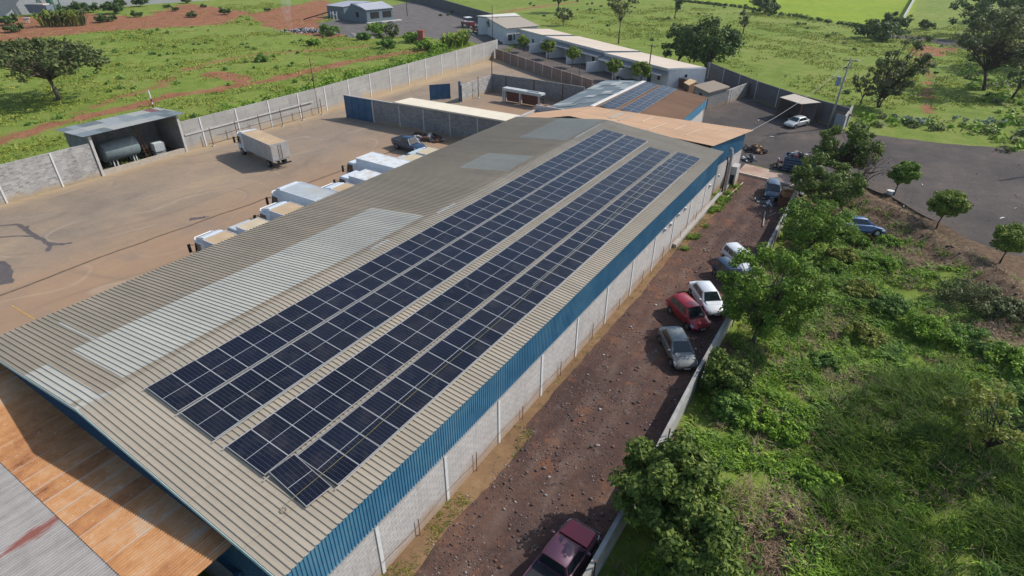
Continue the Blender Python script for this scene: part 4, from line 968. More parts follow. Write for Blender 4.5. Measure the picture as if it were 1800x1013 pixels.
# grey blue house at the top
M_gh = m_plain('blue_grey_render', (.13, .17, .19), .85, var=.1, scale=.5, obj=False)
M_ghr = m_plain('lilac_grey_roof_sheets', (.38, .39, .43), .5, .1, var=.08, obj=False)
a, b, c_ = at(643, 18.5, 3.6), at(692, 14, 3.6), at(672, 3, 5.0); d_ = at(625, 8, 5.0)
o = thing('grey_house', 'blue grey single storey house with a pale lilac sheet roof by the gravel yard', 'house', (a[0], a[1], 0)); og = np.array((a[0], a[1], 0))
m_ = MB(); m_.hexa([q-og for q in (a, b, c_, d_)], [q-og+np.array((0, 0, .12)) for q in (a, b, c_, d_)]); m_.build('roof', M_ghr, o)
uu = (b-a)/np.linalg.norm(b-a); vv = np.array((uu[1]*-1, uu[0], 0)); Lh = np.linalg.norm(b-a)
def H2(x, y, z): return uu*x+vv*y+np.array((0, 0, z))
m_ = MB(); m_.hexa([H2(.3, .3, 0), H2(Lh-.3, .3, 0), H2(Lh-.3, 15, 0), H2(.3, 15, 0)], [H2(.3, .3, 3.55), H2(Lh-.3, .3, 3.55), H2(Lh-.3, 8, 4.4), H2(.3, 8, 4.9)]); m_.build('wall_face', M_gh, o)
for x0 in (Lh*.16, Lh*.60):
    m_ = MB(); m_.hexa([H2(x0, .24, 1.2), H2(x0+3.0, .24, 1.2), H2(x0+3.0, .32, 1.2), H2(x0, .32, 1.2)], [H2(x0, .24, 2.9), H2(x0+3.0, .24, 2.9), H2(x0+3.0, .32, 2.9), H2(x0, .32, 2.9)]); m_.build('window', M_dark, o)
m_ = MB(); m_.hexa([H2(.22, 4.5, 1.3), H2(.28, 4.5, 1.3), H2(.28, 6.0, 1.3), H2(.22, 6.0, 1.3)], [H2(.22, 4.5, 2.7), H2(.28, 4.5, 2.7), H2(.28, 6, 2.7), H2(.22, 6, 2.7)]); m_.build('window', M_dark, o)
m_ = MB(); m_.hexa([H2(-.3, -.9, 0), H2(Lh+2.0, -.9, 0), H2(Lh+2.0, .25, 0), H2(-.3, .25, 0)], [H2(-.3, -.9, .3), H2(Lh+2.0, -.9, .3), H2(Lh+2.0, .25, .3), H2(-.3, .25, .3)]); m_.build('porch_slab', m_plain('pale_slab', (.5, .48, .44), obj=False), o)
a2, b2, c2, d2 = at(572, 10, 3.3), at(603, 13, 3.3), at(652, 3, 4.2), at(612, 2, 4.2)
m_ = MB(); m_.hexa([q-og for q in (a2, b2, c2, d2)], [q-og+np.array((0, 0, .12)) for q in (a2, b2, c2, d2)]); m_.build('side_roof', M_ghr, o)
cc = (a2+b2+c2+d2)/4
m_ = MB(); ins = [(cc+(q-cc)*.95-og) for q in (a2, b2, c2, d2)]
m_.hexa([(p_[0], p_[1], 0) for p_ in ins], [(p_[0], p_[1], 3.25) for p_ in ins]); m_.build('side_wing', M_gh, o)
# far boundary walls
long_wall('perimeter_wall', 'dark block wall behind the gravel yard at the top of the photo', P2((690, -4), (760, 10), (866, 44)), 3.0, .25, M_blkS, 500)
long_wall('perimeter_wall', 'long pale grey wall across the red plantation at the top left', [tuple(at(-80, 33)[:2]), tuple(at(0, 29)[:2]), tuple(at(250, 9)[:2]), tuple(at(420, -3)[:2])], 4.6, .25, m_plain('pale_grey_wall', (.34, .35, .37), .9, obj=False), 900)
long_wall('field_wall', 'thin pale wall running away between the bright pastures at the top', P2((1583, 46), (1612, -8)), 2.6, .3, m_plain('pale_field_wall', (.42, .43, .42), .9, obj=False), 900)

# ================================================================== VEHICLES
def paint(name, c, rough=.28, coat=.5, metal=.15, dust=None): return m_plain(name, c, rough, metal, var=.06, scale=1.2, spec=.5, coat=coat, dust=dust)
M_tyre = M_black; M_rim = m_plain('wheel_alloy', (.30, .31, .32), .35, .7)
M_carglass = m_plain('car_glass', (.010, .016, .020), .06, var=.1, spec=.8)
M_lamp = m_plain('headlamp_glass', (.55, .58, .60), .12, .2, var=.05, spec=.8); M_tail = m_plain('tail_lamp_red', (.28, .012, .012), .25, var=.1, spec=.6)
M_trim = m_plain('black_plastic_trim', (.022, .023, .025), .6)
M_plate = m_plain('number_plate', (.5, .5, .48), .6)
def ring(w, zb, zm, zt, cr):
    h = [(.55*w, zb), (.93*w, zb+.03), (w, zb+.16), (w, zm), (.965*w, zt-.04), (.90*w, zt), (.55*w, zt+cr*.75), (0, zt+cr)]
    return [(y, z) for y, z in h]+[(-y, z) for y, z in h[-2::-1]]
def loft(st, cap=True):
    """st: list of (x, ring)"""
    m_ = MB(); n = len(st[0][1]); vs = [(x, y, z) for x, rg in st for y, z in rg]; fs = []
    for i in range(len(st)-1):
        for k in range(n): fs.append((i*n+k, (i+1)*n+k, (i+1)*n+(k+1) % n, i*n+(k+1) % n))
    if cap: fs.append(tuple(range(n))); fs.append(tuple(range((len(st)-1)*n+n-1, (len(st)-1)*n-1, -1)))
    m_.add(vs, fs); return m_
def wheel(par, x, y, r, w=.21):
    s_ = 1 if y > 0 else -1
    m_ = MB(); m_.tube([(x, y-s_*w, r), (x, y-s_*.02, r), (x, y, r)], [r, r, r*.93], 20); t = m_.build('wheel', M_tyre, par)
    m_ = MB(); m_.tube([(x, y-s_*.03, r), (x, y+s_*.006, r)], [r*.62, r*.60], 14); m_.build('rim', M_rim, t)
def arch(par, x, y, r):
    pass
def car(nm, label, rear, front, kind, pmat, group=None, z=0.0, L=None, roofmat=None):
    """rear, front: pixels of the two bumpers at bumper height"""
    a, b = at(*rear, .5), at(*front, .5); ang = math.atan2((b-a)[1], (b-a)[0]); mid = (a+b)/2
    o = thing(nm, label, {'sedan': 'car', 'hatch': 'car', 'suv': 'suv', 'pickup': 'pickup truck'}[kind], (mid[0], mid[1], z), ang, group)
    T = {'sedan': dict(L=4.35, W=.86, H=1.42, belt=.92, hood=.80, trunk=.92, wb=(-1.72, -1.18, .35, 1.02), wz=.30, nose=.66, gh=.70),
         'hatch': dict(L=3.95, W=.85, H=1.48, belt=.95, hood=.84, trunk=.98, wb=(-1.86, -1.50, .42, 1.10), wz=.30, nose=.66, gh=.69),
         'suv': dict(L=4.6, W=.92, H=1.78, belt=1.12, hood=1.02, trunk=1.16, wb=(-2.2, -2.02, .38, .95), wz=.36, nose=.84, gh=.76),
         'pickup': dict(L=5.2, W=.92, H=1.74, belt=1.10, hood=1.06, trunk=1.10, wb=(-.62, -.48, .62, 1.22), wz=.37, nose=.88, gh=.76)}[kind]
    L = T['L']; W = T['W']; h = L/2; wz = T['wz']; bl = T['belt']
    zb = .24 if kind in ('sedan', 'hatch') else .38
    st = [(-h, ring(W*.86, zb+.18, bl*.72, T['trunk']-.14, .02)), (-h+.10, ring(W*.95, zb+.04, bl*.72, T['trunk']-.03, .03)), (-h+.45, ring(W, zb, bl*.7, T['trunk'], .03)),
          (T['wb'][1], ring(W, zb, bl*.7, bl, .02)), (T['wb'][3]-.1, ring(W, zb, bl*.7, bl-.02, .03)), (h-.75, ring(W*.98, zb, bl*.66, T['hood']-.02, .05)),
          (h-.32, ring(W*.93, zb+.02, bl*.6, T['nose']+.04, .05)), (h-.09, ring(W*.84, zb+.06, T['nose']*.72, T['nose']-.06, .03)), (h, ring(W*.70, zb+.16, T['nose']*.66, T['nose']-.16, .01))]
    body = loft(st).build('body', pmat, o, smooth=True)
    body.data.set_sharp_from_angle(angle=R(38)) if hasattr(body.data, 'set_sharp_from_angle') else None
    # greenhouse
    x0, x1, x2, x3 = T['wb']; gw0 = W*.90; gw1 = T['gh']*.86; Hh = T['H']
    if kind == 'pickup': x1 = x0+.12
    B4 = [(x0, -gw0, bl-.02), (x3, -gw0, bl-.03), (x3, gw0, bl-.03), (x0, gw0, bl-.02)]; T4 = [(x1, -gw1, Hh-.05), (x2, -gw1, Hh-.05), (x2, gw1, Hh-.05), (x1, gw1, Hh-.05)]
    m_ = MB(); m_.hexa(B4, T4); cab = m_.build('cabin_frame', pmat, o, bevel=.03)
    m_ = MB(); rr_ = [(x1-.05, gw1*.96), (x1+.12, gw1*1.02), ((x1+x2)/2, gw1*1.03), (x2-.1, gw1*1.01), (x2+.05, gw1*.95)]
    vs = []; fs = []
    for x, wv in rr_:
        e = .0 if x in (rr_[0][0], rr_[-1][0]) else .045
        vs += [(x, -wv, Hh-.06), (x, -wv*.9, Hh-.02+e*.4), (x, 0, Hh-.005+e), (x, wv*.9, Hh-.02+e*.4), (x, wv, Hh-.06)]
    for i in range(len(rr_)-1):
        for k in range(4): fs.append((i*5+k, (i+1)*5+k, (i+1)*5+k+1, i*5+k+1))
    m_.add(vs, fs); m_.build('roof', roofmat or pmat, o, smooth=True)
    def lerp(p, q, t): return Vector(p)*(1-t)+Vector(q)*t
    def pane(nm_, p00, p10, p11, p01, iu, iv, off, mat=M_carglass, par=o):
        def f(u, v): return lerp(lerp(p00, p10, u), lerp(p01, p11, u), v)+Vector(off)
        m_ = MB(); m_.quad(f(iu, iv), f(1-iu, iv), f(1-iu, 1-iv), f(iu, 1-iv)); return m_.build(nm_, mat, par)
    pane('windscreen', B4[1], B4[2], T4[2], T4[1], .07, .07, (.025, 0, .018))
    pane('rear_window', B4[3], B4[0], T4[0], T4[3], .09, .12, (-.022, 0, .014))
    for sg, (b0, b1, t1, t0) in ((-1, (B4[0], B4[1], T4[1], T4[0])), (1, (B4[3], B4[2], T4[2], T4[3]))):
        off = (0, sg*.022, .004)
        cuts = (.10, .50, .90) if kind != 'suv' else (.06, .36, .64, .93)
        if kind == 'pickup': cuts = (.06, .46, .92)
        for i in range(len(cuts)-1):
            u0, u1 = cuts[i]+.014, cuts[i+1]-.014
            f = lambda u, v: lerp(lerp(b0, b1, u), lerp(t0, t1, u), v)+Vector(off)
            m_ = MB(); m_.quad(f(u0, .14), f(u1, .14), f(u1, .88), f(u0, .88)); m_.build('side_window', M_carglass, o)
        for i, (xa, xb) in enumerate(((x0+.45, x0+1.32), (x0+1.35, x3-.15)) if kind != 'pickup' else ((x0+.1, x0+.85), (x0+.88, x3-.15))):
            yy = sg*(W+.004)
            m_ = MB(); m_.box(xa, min(yy, yy-sg*.02), zb+.18, xb, max(yy, yy-sg*.02), bl*.72); y2 = sg*(W+.0015); m_.box(xa-.022, min(y2, y2-sg*.02), zb+.158, xb+.022, max(y2, y2-sg*.02), bl*.72+.022, 1); d_ = m_.build('door', [pmat, M_trim], o)
            m_ = MB(); m_.box(xa+.08, min(yy, yy+sg*.02), bl*.66, xa+.22, max(yy, yy+sg*.02), bl*.66+.03); m_.build('handle', M_trim, d_)
        m_ = MB(); m_.cbox((x3-.22, sg*(W+.08), bl+.05), (.14, .17, .12)); m_.build('mirror', pmat, o, bevel=.02)
        m_ = MB(); m_.hexa([(h-.36, sg*W*.55, T['nose']-.17), (h-.05, sg*W*.55, T['nose']-.17), (h-.20, sg*W*.93, T['nose']-.17), (h-.5, sg*W*.97, T['nose']-.15)][::sg], [(h-.40, sg*W*.55, T['nose']+.055), (h-.12, sg*W*.55, T['nose']-.03), (h-.25, sg*W*.90, T['nose']-.01), (h-.52, sg*W*.955, T['nose']+.045)][::sg]); m_.build('headlight', M_lamp, o)
        m_ = MB(); m_.cbox((-h+.10, sg*W*.78, T['trunk']-.20), (.24, .30, .17)); m_.build('tail_light', M_tail, o, bevel=.02)
        for xw in (-h+.80 if kind != 'pickup' else -h+1.15, h-.86):
            m_ = MB(); m_.tube([(xw, sg*(W-.22), wz+.01), (xw, sg*(W+.007), wz+.01)], wz+.055, 18); m_.build('wheel_arch', M_dark, o)
            wheel(o, xw, sg*(W+.02), wz)
    if kind in ('sedan', 'hatch', 'suv'):
        m_ = MB(); xh = x3+.02; z0_, z1_ = bl+.012, T['hood']+.022
        m_.hexa([(xh, -W*.72, z0_-.02), (h-.78, -W*.66, z1_-.02), (h-.78, W*.66, z1_-.02), (xh, W*.72, z0_-.02)], [(xh, -W*.72, z0_+.012), (h-.78, -W*.66, z1_+.018), (h-.78, W*.66, z1_+.018), (xh, W*.72, z0_+.012)]); m_.build('hood', pmat, o, bevel=.01)
        m_ = MB(); m_.box(x3-.04, -gw0*.86, bl-.01, x3+.05, gw0*.86, bl+.02); m_.build('wiper_panel', M_trim, o)
    m_ = MB(); m_.box(h-.06, -W*.46, zb+.08, h+.015, W*.46, T['nose']-.22); m_.build('grille', M_trim, o)
    m_ = MB(); m_.box(h+.016, -.22, zb+.12, h+.026, .22, zb+.24); m_.build('plate', M_plate, o)
    m_ = MB(); m_.box(-h-.012, -.22, zb+.3, -h+.03, .22, zb+.42); m_.build('plate', M_plate, o)
    if kind in ('sedan', 'hatch'): o.scale = (.93, .93, .95)
    if kind == 'pickup':
        m_ = MB(); m_.box(-h+.10, -W*.84, bl-.0, x0-.12, W*.84, bl+.035); m_.build('cargo_bed', M_trim, o)
        m_ = MB(); m_.box(-h+.02, -W*.93, bl, x0-.05, -W*.85, bl+.09); m_.box(-h+.02, W*.85, bl, x0-.05, W*.93, bl+.09); m_.box(-h+.02, -W*.85, bl, -h+.09, W*.85, bl+.09); m_.build('bed_rail', pmat, o)
        m_ = MB(); m_.box(-h-.1, -W*.8, .45, -h, W*.8, .6); m_.build('bumper', M_steel, o)
        m_ = MB(); m_.box(h-.02, -W*.75, .50, h+.06, W*.75, .66); m_.build('bumper', M_steel, o, bevel=.02)
    return o
red = paint('crimson_car_paint', (.30, .018, .028)); wht = paint('white_car_paint', (.66, .68, .70), .35); gry = paint('grey_green_car_paint', (.13, .155, .16), .38, dust=(.20, .18, .15))
navy = paint('navy_car_paint', (.018, .045, .095), .3); steelb = paint('slate_blue_car_paint', (.035, .07, .115), .35); silv = paint('silver_car_paint', (.42, .44, .45), .4)
maroon = paint('faded_maroon_paint', (.085, .030, .060), .45, dust=(.12, .04, .05)); wreckb = paint('dull_blue_wreck_paint', (.016, .080, .22), .35)
car('parked_car', 'red hatchback parked nose to the lane wall beside a white sedan', (1184, 528), (1238, 578), 'hatch', red)
car('parked_car', 'white sedan parked in the lane next to the red hatchback', (1223, 497), (1264, 555), 'sedan', wht)
car('parked_car', 'dusty grey green sedan, nearest of the three cars by the lane wall', (1176, 583), (1207, 643), 'sedan', gry)
car('parked_car', 'dark slate blue car facing the camera beside the concrete slab in the lane', (1359, 320), (1357, 352), 'hatch', steelb)
car('parked_suv', 'white off-road vehicle half hidden by the big tree in the lane', (1282, 444), (1322, 480), 'suv', wht).scale = (.86, .86, .82)
car('parked_suv', 'dark blue wagon behind the white sedan, under the tree', (1266, 468), (1306, 506), 'suv', paint('blue_grey_wagon_paint', (.022, .045, .085), .4)).scale = (.82, .82, .78)
car('parked_car', 'silver sedan standing in the parking lot near the utility pole', (1413, 213), (1387, 219), 'sedan', silv)
car('pickup_truck', 'dark navy double cab pickup in the yard near the cross wall', (696, 249), (744, 266), 'pickup', navy)
pk = car('pickup_truck', 'faded maroon pickup at the bottom edge of the photo by the lane wall', (945, 1048), (1016, 950), 'pickup', maroon)
pk.scale = (.92, .92, .95)
m_ = MB(); m_.hexa([(1.22, -.78, 1.09), (2.2, -.72, 1.06), (2.2, .72, 1.06), (1.22, .78, 1.09)], [(1.22, -.76, 1.17), (2.2, -.70, 1.10), (2.2, .70, 1.10), (1.22, .76, 1.17)]); tag(m_.build('hood', paint('sunlit_hood_red', (.34, .02, .035)), pk, bevel=.03), 'bonnet with its sunlit brightness painted in as redder colour')  # the bonnet's brightness in the sun is put into a redder colour
wk = car('wrecked_car', 'blue wrecked car sunk in the weeds beyond the lane wall', (1478, 402), (1536, 404), 'sedan', wreckb, z=.05)
wk.rotation_euler = (R(-14), R(3), wk.rotation_euler[2]); wk.scale = (1.05, 1.12, 1.1)

def box_truck(label, xf, y0, y1, ztop, roofm, sidem, cabm, blen, heading=math.pi, loc=None, deflector=True, group='box trucks parked along the dock', visor=True):
    """front of the box at xf, truck points along local +x"""
    wdt = y1-y0; o = thing('box_truck', label, 'truck', loc or (xf, (y0+y1)/2, 0), heading, group)
    w2 = wdt/2; zb = 1.05
    m_ = MB(); m_.box(-blen, -w2, zb, 0, w2, ztop-.03); bdy = m_.build('cargo_box', sidem, o, bevel=.03)
    m_ = MB()
    for k in range(1, 6): m_.box(-blen*k/6-.02, -w2-.012, zb+.06, -blen*k/6+.02, -w2, ztop-.1); m_.box(-blen*k/6-.02, w2, zb+.06, -blen*k/6+.02, w2+.012, ztop-.1)
    m_.box(-blen, -w2-.02, zb-.06, 0, w2+.02, zb); m_.build('side_rib', sidem, bdy)
    m_ = MB(); m_.box(-blen+.03, -w2+.04, ztop-.031, -.04, w2-.04, ztop+.0); m_.build('box_roof', roofm, o)
    m_ = MB(); t = .05
    for a in ((-blen, -w2-.01, 0, -w2+t), (-blen, w2-t, 0, w2+.01), (-t, -w2+t, .01, w2-t), (-blen-.01, -w2+t, -blen+t, w2-t)): m_.box(a[0], a[1], ztop-.08, a[2], a[3], ztop+.025)
    m_.build('edge_rail', sidem, o)
    for sy in (-1, 1):
        m_ = MB(); m_.box(-blen-.03, min(sy*.03, sy*(w2-.08)), zb+.08, -blen-.002, max(sy*.03, sy*(w2-.08)), ztop-.14); d_ = m_.build('rear_door', sidem, o)
        m_ = MB(); m_.tube([(-blen-.05, sy*.18, zb+.1), (-blen-.05, sy*.18, ztop-.16)], .02, 5); m_.build('lock_rod', M_rust, d_)
    # cab
    cw = w2-.1; ct = min(ztop-.35, 2.55); prof = [(.12, .55), (1.85, .55), (1.92, .9), (1.88, 1.35), (1.55, ct-.15), (1.35, ct), (.12, ct)]
    m_ = MB(); n = len(prof); vs = [(x, -cw, z) for x, z in prof]+[(x, cw, z) for x, z in prof]
    m_.add(vs, [tuple(range(n)), tuple(range(2*n-1, n-1, -1))]+[((i+1) % n, i, n+i, n+(i+1) % n) for i in range(n)]); cb = m_.build('cab', cabm, o, bevel=.07)
    m_ = MB(); m_.quad((1.895, -cw+.14, 1.42), (1.895, cw-.14, 1.42), (1.60, cw-.18, ct-.18), (1.60, -cw+.18, ct-.18)); m_.build('windscreen', M_carglass, o)
    for sy in (-1, 1):
        yy = sy*(cw+.012); m_ = MB(); m_.add([(.75, yy, 1.4), (1.72, yy, 1.4), (1.50, yy, ct-.25), (.75, yy, ct-.25)], [(0, 1, 2, 3)]); m_.build('side_window', M_carglass, o)
        m_ = MB(); m_.box(.68, min(yy, yy-sy*.02), .7, 1.6, max(yy, yy-sy*.02), 1.36); d_ = m_.build('door', cabm, o)
        m_ = MB(); m_.box(.75, min(yy, yy+sy*.02), 1.22, .9, max(yy, yy+sy*.02), 1.26); m_.build('handle', M_trim, d_)
        ar = MB(); ar.tube([(1.7, sy*cw, 2.0), (2.05, sy*(cw+.25), 2.05)], .025, 5); ar.tube([(1.8, sy*cw, 1.35), (2.05, sy*(cw+.25), 1.4)], .02, 5); am = ar.build('mirror_arm', M_trim, o)
        m_ = MB(); m_.box(2.02, sy*(cw+.25)-.13, 1.35, 2.10, sy*(cw+.25)+.13, 2.1); m_.build('mirror', M_trim, am, bevel=.03)
        m_ = MB(); m_.cbox((1.90, sy*(cw-.22), .80), (.08, .3, .2)); m_.build('headlight', M_lamp, o)
        for xw in (1.0, -blen+1.4):
            wheel(o, xw, sy*(w2-.05), .46, .32)
    if deflector:
        m_ = MB(); pr_ = [(.15, ct+.01), (1.30, ct+.01), (1.15, ct+.22), (.60, ztop-.03), (.15, ztop+.06)]; n = len(pr_); vs = [(x, -cw+.06, z) for x, z in pr_]+[(x, cw-.06, z) for x, z in pr_]
        m_.add(vs, [tuple(range(n)), tuple(range(2*n-1, n-1, -1))]+[((i+1) % n, i, n+i, n+(i+1) % n) for i in range(n)]); m_.build('wind_deflector', cabm, o, bevel=.06)
    if visor:
        m_ = MB(); m_.tube([(1.5, -cw+.05, ct-.04), (1.7, -cw+.25, ct+.04), (1.72, cw-.25, ct+.04), (1.5, cw-.05, ct-.04)], .06, 6); m_.build('sun_visor', M_white, o)
    m_ = MB(); m_.box(1.86, -cw+.05, .45, 2.0, cw-.05, .72); m_.build('bumper', M_trim, o, bevel=.03)
    m_ = MB(); m_.box(-blen-.1, -.45, .75, 1.2, -.3, 1.0); m_.box(-blen-.1, .3, .75, 1.2, .45, 1.0); m_.box(-blen-.25, -w2+.1, .55, -blen-.1, w2-.1, .68); m_.build('chassis', M_dark, o)
    return o
M_tw = m_plain('truck_white_panel', (.46, .49, .53), .5, var=.12, scale=1, dust=(.38, .34, .30)); M_tw2 = m_plain('truck_clean_white', (.58, .63, .68), .45, var=.08)
M_tr_tan = m_plain('dust_covered_truck_roof', (.46, .34, .215), .9, var=.12, scale=.9, dust=(.40, .27, .16)); M_tr_tan2 = m_plain('pale_tan_truck_roof', (.50, .42, .29), .9, var=.12, scale=.9)
M_tr_gr = m_plain('bare_metal_truck_roof', (.46, .49, .50), .5, .2, var=.15, scale=.8, dust=(.42, .40, .35)); M_tr_w = m_plain('white_truck_roof', (.62, .64, .65), .5, var=.1, dust=(.50, .44, .36))
a, b = at(423, 234, 2.95), at(473, 256, 2.95); hd = math.atan2((a-b)[1], (a-b)[0]); c0 = a+np.array((math.sin(hd), -math.cos(hd), 0))*(-1.1)*-1
c0 = a+np.array((-math.sin(hd), math.cos(hd), 0))*(-1.13)
box_truck('box truck with a tan dusty roof standing alone in the yard by the boundary wall', 0, -1.12, 1.12, 2.95, M_tr_tan, m_plain('truck_grey_white_panel', (.38, .37, .37), .6, var=.15, scale=1, dust=(.33, .27, .21)), M_tw2, float(np.linalg.norm((a-b)[:2])), hd, (c0[0], c0[1], 0), group='box trucks in the yard', visor=True)
for lab, xf, y0, y1, zt, rm, cm, bl_, df in (
        ('dock truck with orange tan box roof, nearest the camera, its white visor and mirrors showing', -17.7, 16.0, 18.1, 3.0, M_tr_tan, M_tw2, 6.0, True),
        ('dock truck with plain pale tan box roof, second from the camera', -17.6, 18.9, 21.1, 3.0, M_tr_tan2, M_tw, 6.0, False),
        ('dock truck with tan box roof and white curved deflector beside the big grey roofed truck', -18.1, 22.5, 24.8, 3.0, M_tr_tan, M_tw2, 6.2, True),
        ('dock truck with large bare grey metal box roof, fourth from the camera', -20.6, 25.7, 28.2, 3.25, M_tr_gr, M_tw2, 8.5, True),
        ('dock truck with small orange tan box roof and rounded white front rail', -17.8, 29.2, 31.3, 2.75, M_tr_tan, M_tw2, 6.0, True),
        ('dock truck with smaller white box roof beside the longest white truck', -18.8, 32.5, 34.9, 2.85, M_tr_w, M_tw2, 7.0, False),
        ('dock truck with the long white box roof, third from the far end of the line', -21.2, 35.9, 38.4, 3.25, M_tr_w, M_tw2, 8.8, False),
        ('dock truck with flat tan box roof behind the long white truck', -17.9, 39.0, 41.2, 2.9, M_tr_tan2, M_tw, 6.0, False),
        ('dock truck with pale roof and pale blue front, farthest in the line', -18.2, 42.0, 44.3, 2.75, M_tr_tan2, m_plain('pale_blue_panel', (.42, .52, .56), .5), 6.0, False)):
    box_truck(lab, xf, y0, y1, zt, rm, M_tw if zt < 3.1 else M_tw2, cm, bl_, deflector=df, visor=df)
# red tractor-like truck and machines by the white barn
g = at(822, 48); o = thing('red_truck', 'small dark red truck with a white canopy by the white barn', 'truck', (g[0], g[1], 0), R(-25))
m_ = MB(); m_.box(-2.4, -.9, .8, 1.0, .9, 1.5); m_.box(1.0, -.9, .6, 2.8, .9, 1.7); m_.build('body', paint('dark_red_paint', (.16, .02, .03)), o, bevel=.12)
m_ = MB(); m_.box(-.7, -.95, 2.55, 1.3, .95, 2.7); m_.build('canopy', M_white, o)
for x in (-.6, 1.2):
    for y in (-.85, .85): m_ = MB(); m_.tube([(x, y, 1.4), (x, y, 2.55)], .05, 5); m_.build('canopy_post', M_dark, o)
for x in (-1.7, 1.9):
    for y in (-.95, .95): wheel(o, x, y, .5, .3)
g = at(838, 58); o = thing('farm_machine', 'rusty low trailer with machinery beside the dark red truck', 'trailer', (g[0], g[1], 0), R(-30))
m_ = MB(); m_.box(-2.2, -.8, .7, 2.2, .8, .95); m_.build('deck', M_rust, o)
m_ = MB(); m_.tube([(-1.5, 0, 1.2), (0, .2, 1.6), (1.6, 0, 1.2)], .3, 7); m_.build('drum', M_blkS, o)
for y in (-.85, .85): wheel(o, -.6, y, .42, .2)
g = at(868, 56); o = thing('parked_van', 'small white van end showing under the white barn eave', 'van', (g[0]-1.5, g[1]-1.2, 0), R(60))
m_ = MB(); m_.add(*(lambda pr_: ([(x, -.8, z) for x, z in pr_]+[(x, .8, z) for x, z in pr_], [tuple(range(6)), tuple(range(11, 5, -1))]+[((i+1) % 6, i, 6+i, 6+(i+1) % 6) for i in range(6)]))([(-1.8, .4), (1.8, .4), (1.9, .95), (1.2, 1.1), (.6, 1.75), (-1.8, 1.75)])); m_.build('body', wht, o, bevel=.08)
m_ = MB(); m_.quad((1.2, -.65, 1.14), (1.2, .65, 1.14), (.66, .62, 1.68), (.66, -.62, 1.68)); m_.build('windscreen', M_carglass, o, loc=(.04, 0, .02))
for x in (-1.1, 1.1):
    for y in (-.82, .82): wheel(o, x, y, .3, .18)

# ================================================================== VEGETATION
LF = {
 'dark':  m_leaf('dark_tree_leaves', (0.025, 0.057, 0.013), (0.057, 0.109, 0.025), (0.122, 0.181, 0.045), .8),
 'olive': m_leaf('olive_tree_leaves', (0.049, 0.070, 0.023), (0.106, 0.133, 0.047), (0.212, 0.227, 0.095), .7),
 'acacia': m_leaf('fine_acacia_leaves', (0.049, 0.075, 0.022), (0.098, 0.129, 0.040), (0.168, 0.193, 0.068), .5),
 'bright': m_leaf('bright_round_leaves', (0.069, 0.111, 0.014), (0.147, 0.216, 0.026), (0.276, 0.328, 0.047), 1.2),
 'lane':  m_leaf('lane_tree_leaves', (0.050, 0.108, 0.013), (0.117, 0.208, 0.023), (0.232, 0.333, 0.040), .9),
 'broad': m_leaf('broad_glossy_leaves', (0.040, 0.076, 0.014), (0.094, 0.151, 0.025), (0.217, 0.262, 0.053), 1.5),
 'yellow': m_leaf('yellow_green_leaves', (0.108, 0.129, 0.022), (0.202, 0.232, 0.039), (0.323, 0.322, 0.067), 1.0),
 'weed':  m_leaf('lush_weed_leaves', (0.065, 0.132, 0.014), (0.150, 0.265, 0.025), (0.298, 0.441, 0.043), .7),
 'weed2': m_leaf('bluish_weed_leaves', (0.055, 0.112, 0.022), (0.109, 0.207, 0.036), (0.197, 0.311, 0.055), .7),
 'reed':  m_leaf('dark_reed_blades', (0.024, 0.054, 0.005), (0.060, 0.125, 0.010), (0.143, 0.225, 0.022), .5, .3),
 'dry':   m_leaf('dry_straw', (0.168, 0.111, 0.062), (0.283, 0.204, 0.123), (0.438, 0.332, 0.213), .6, .15),
 'brown': m_leaf('brown_dead_stems', (0.101, 0.056, 0.031), (0.179, 0.106, 0.062), (0.269, 0.179, 0.112), .6, .1),
 'grass': m_leaf('pasture_grass', (0.103, 0.155, 0.020), (0.221, 0.271, 0.036), (0.388, 0.379, 0.064), .25),
}
M_bark = m_plain('grey_brown_bark', (.12, .095, .075), .95, var=.3, scale=4)
M_barkd = m_plain('dark_bark', (.055, .042, .035), .95, var=.3, scale=4)
def leaves(C, N, size, upb=.6, asp=1.6, r=None, seed=0, droop=0.0):
    """C (k,4) clump centres+radius -> vertices, faces of N leaves per clump (leaf sized diamonds)"""
    g = np.random.default_rng(seed); C = np.asarray(C, float); k = len(C); n = k*N
    d = g.normal(size=(n, 3)); d /= np.linalg.norm(d, axis=1)[:, None]; rad = g.random(n)**.45
    cc = np.repeat(C, N, 0); P = cc[:, :3]+d*(rad*cc[:, 3])[:, None]*np.array((1, 1, .72))
    nrm = d*.8+g.normal(size=(n, 3))*.6+np.array((0, 0, upb)); nrm /= np.linalg.norm(nrm, axis=1)[:, None]
    t = np.cross(nrm, g.normal(size=(n, 3))); t /= np.linalg.norm(t, axis=1)[:, None]; b = np.cross(nrm, t)
    s = size*(.55+.9*g.random(n))[:, None]; t = t*s*asp*.5; b = b*s*.5
    t[:, 2] -= droop*size*.5
    V = np.stack([P-t, P-b*.9+t*.1, P+t, P+b*.9+t*.1], 1).reshape(-1, 3)
    return V, np.arange(n*4).reshape(-1, 4)
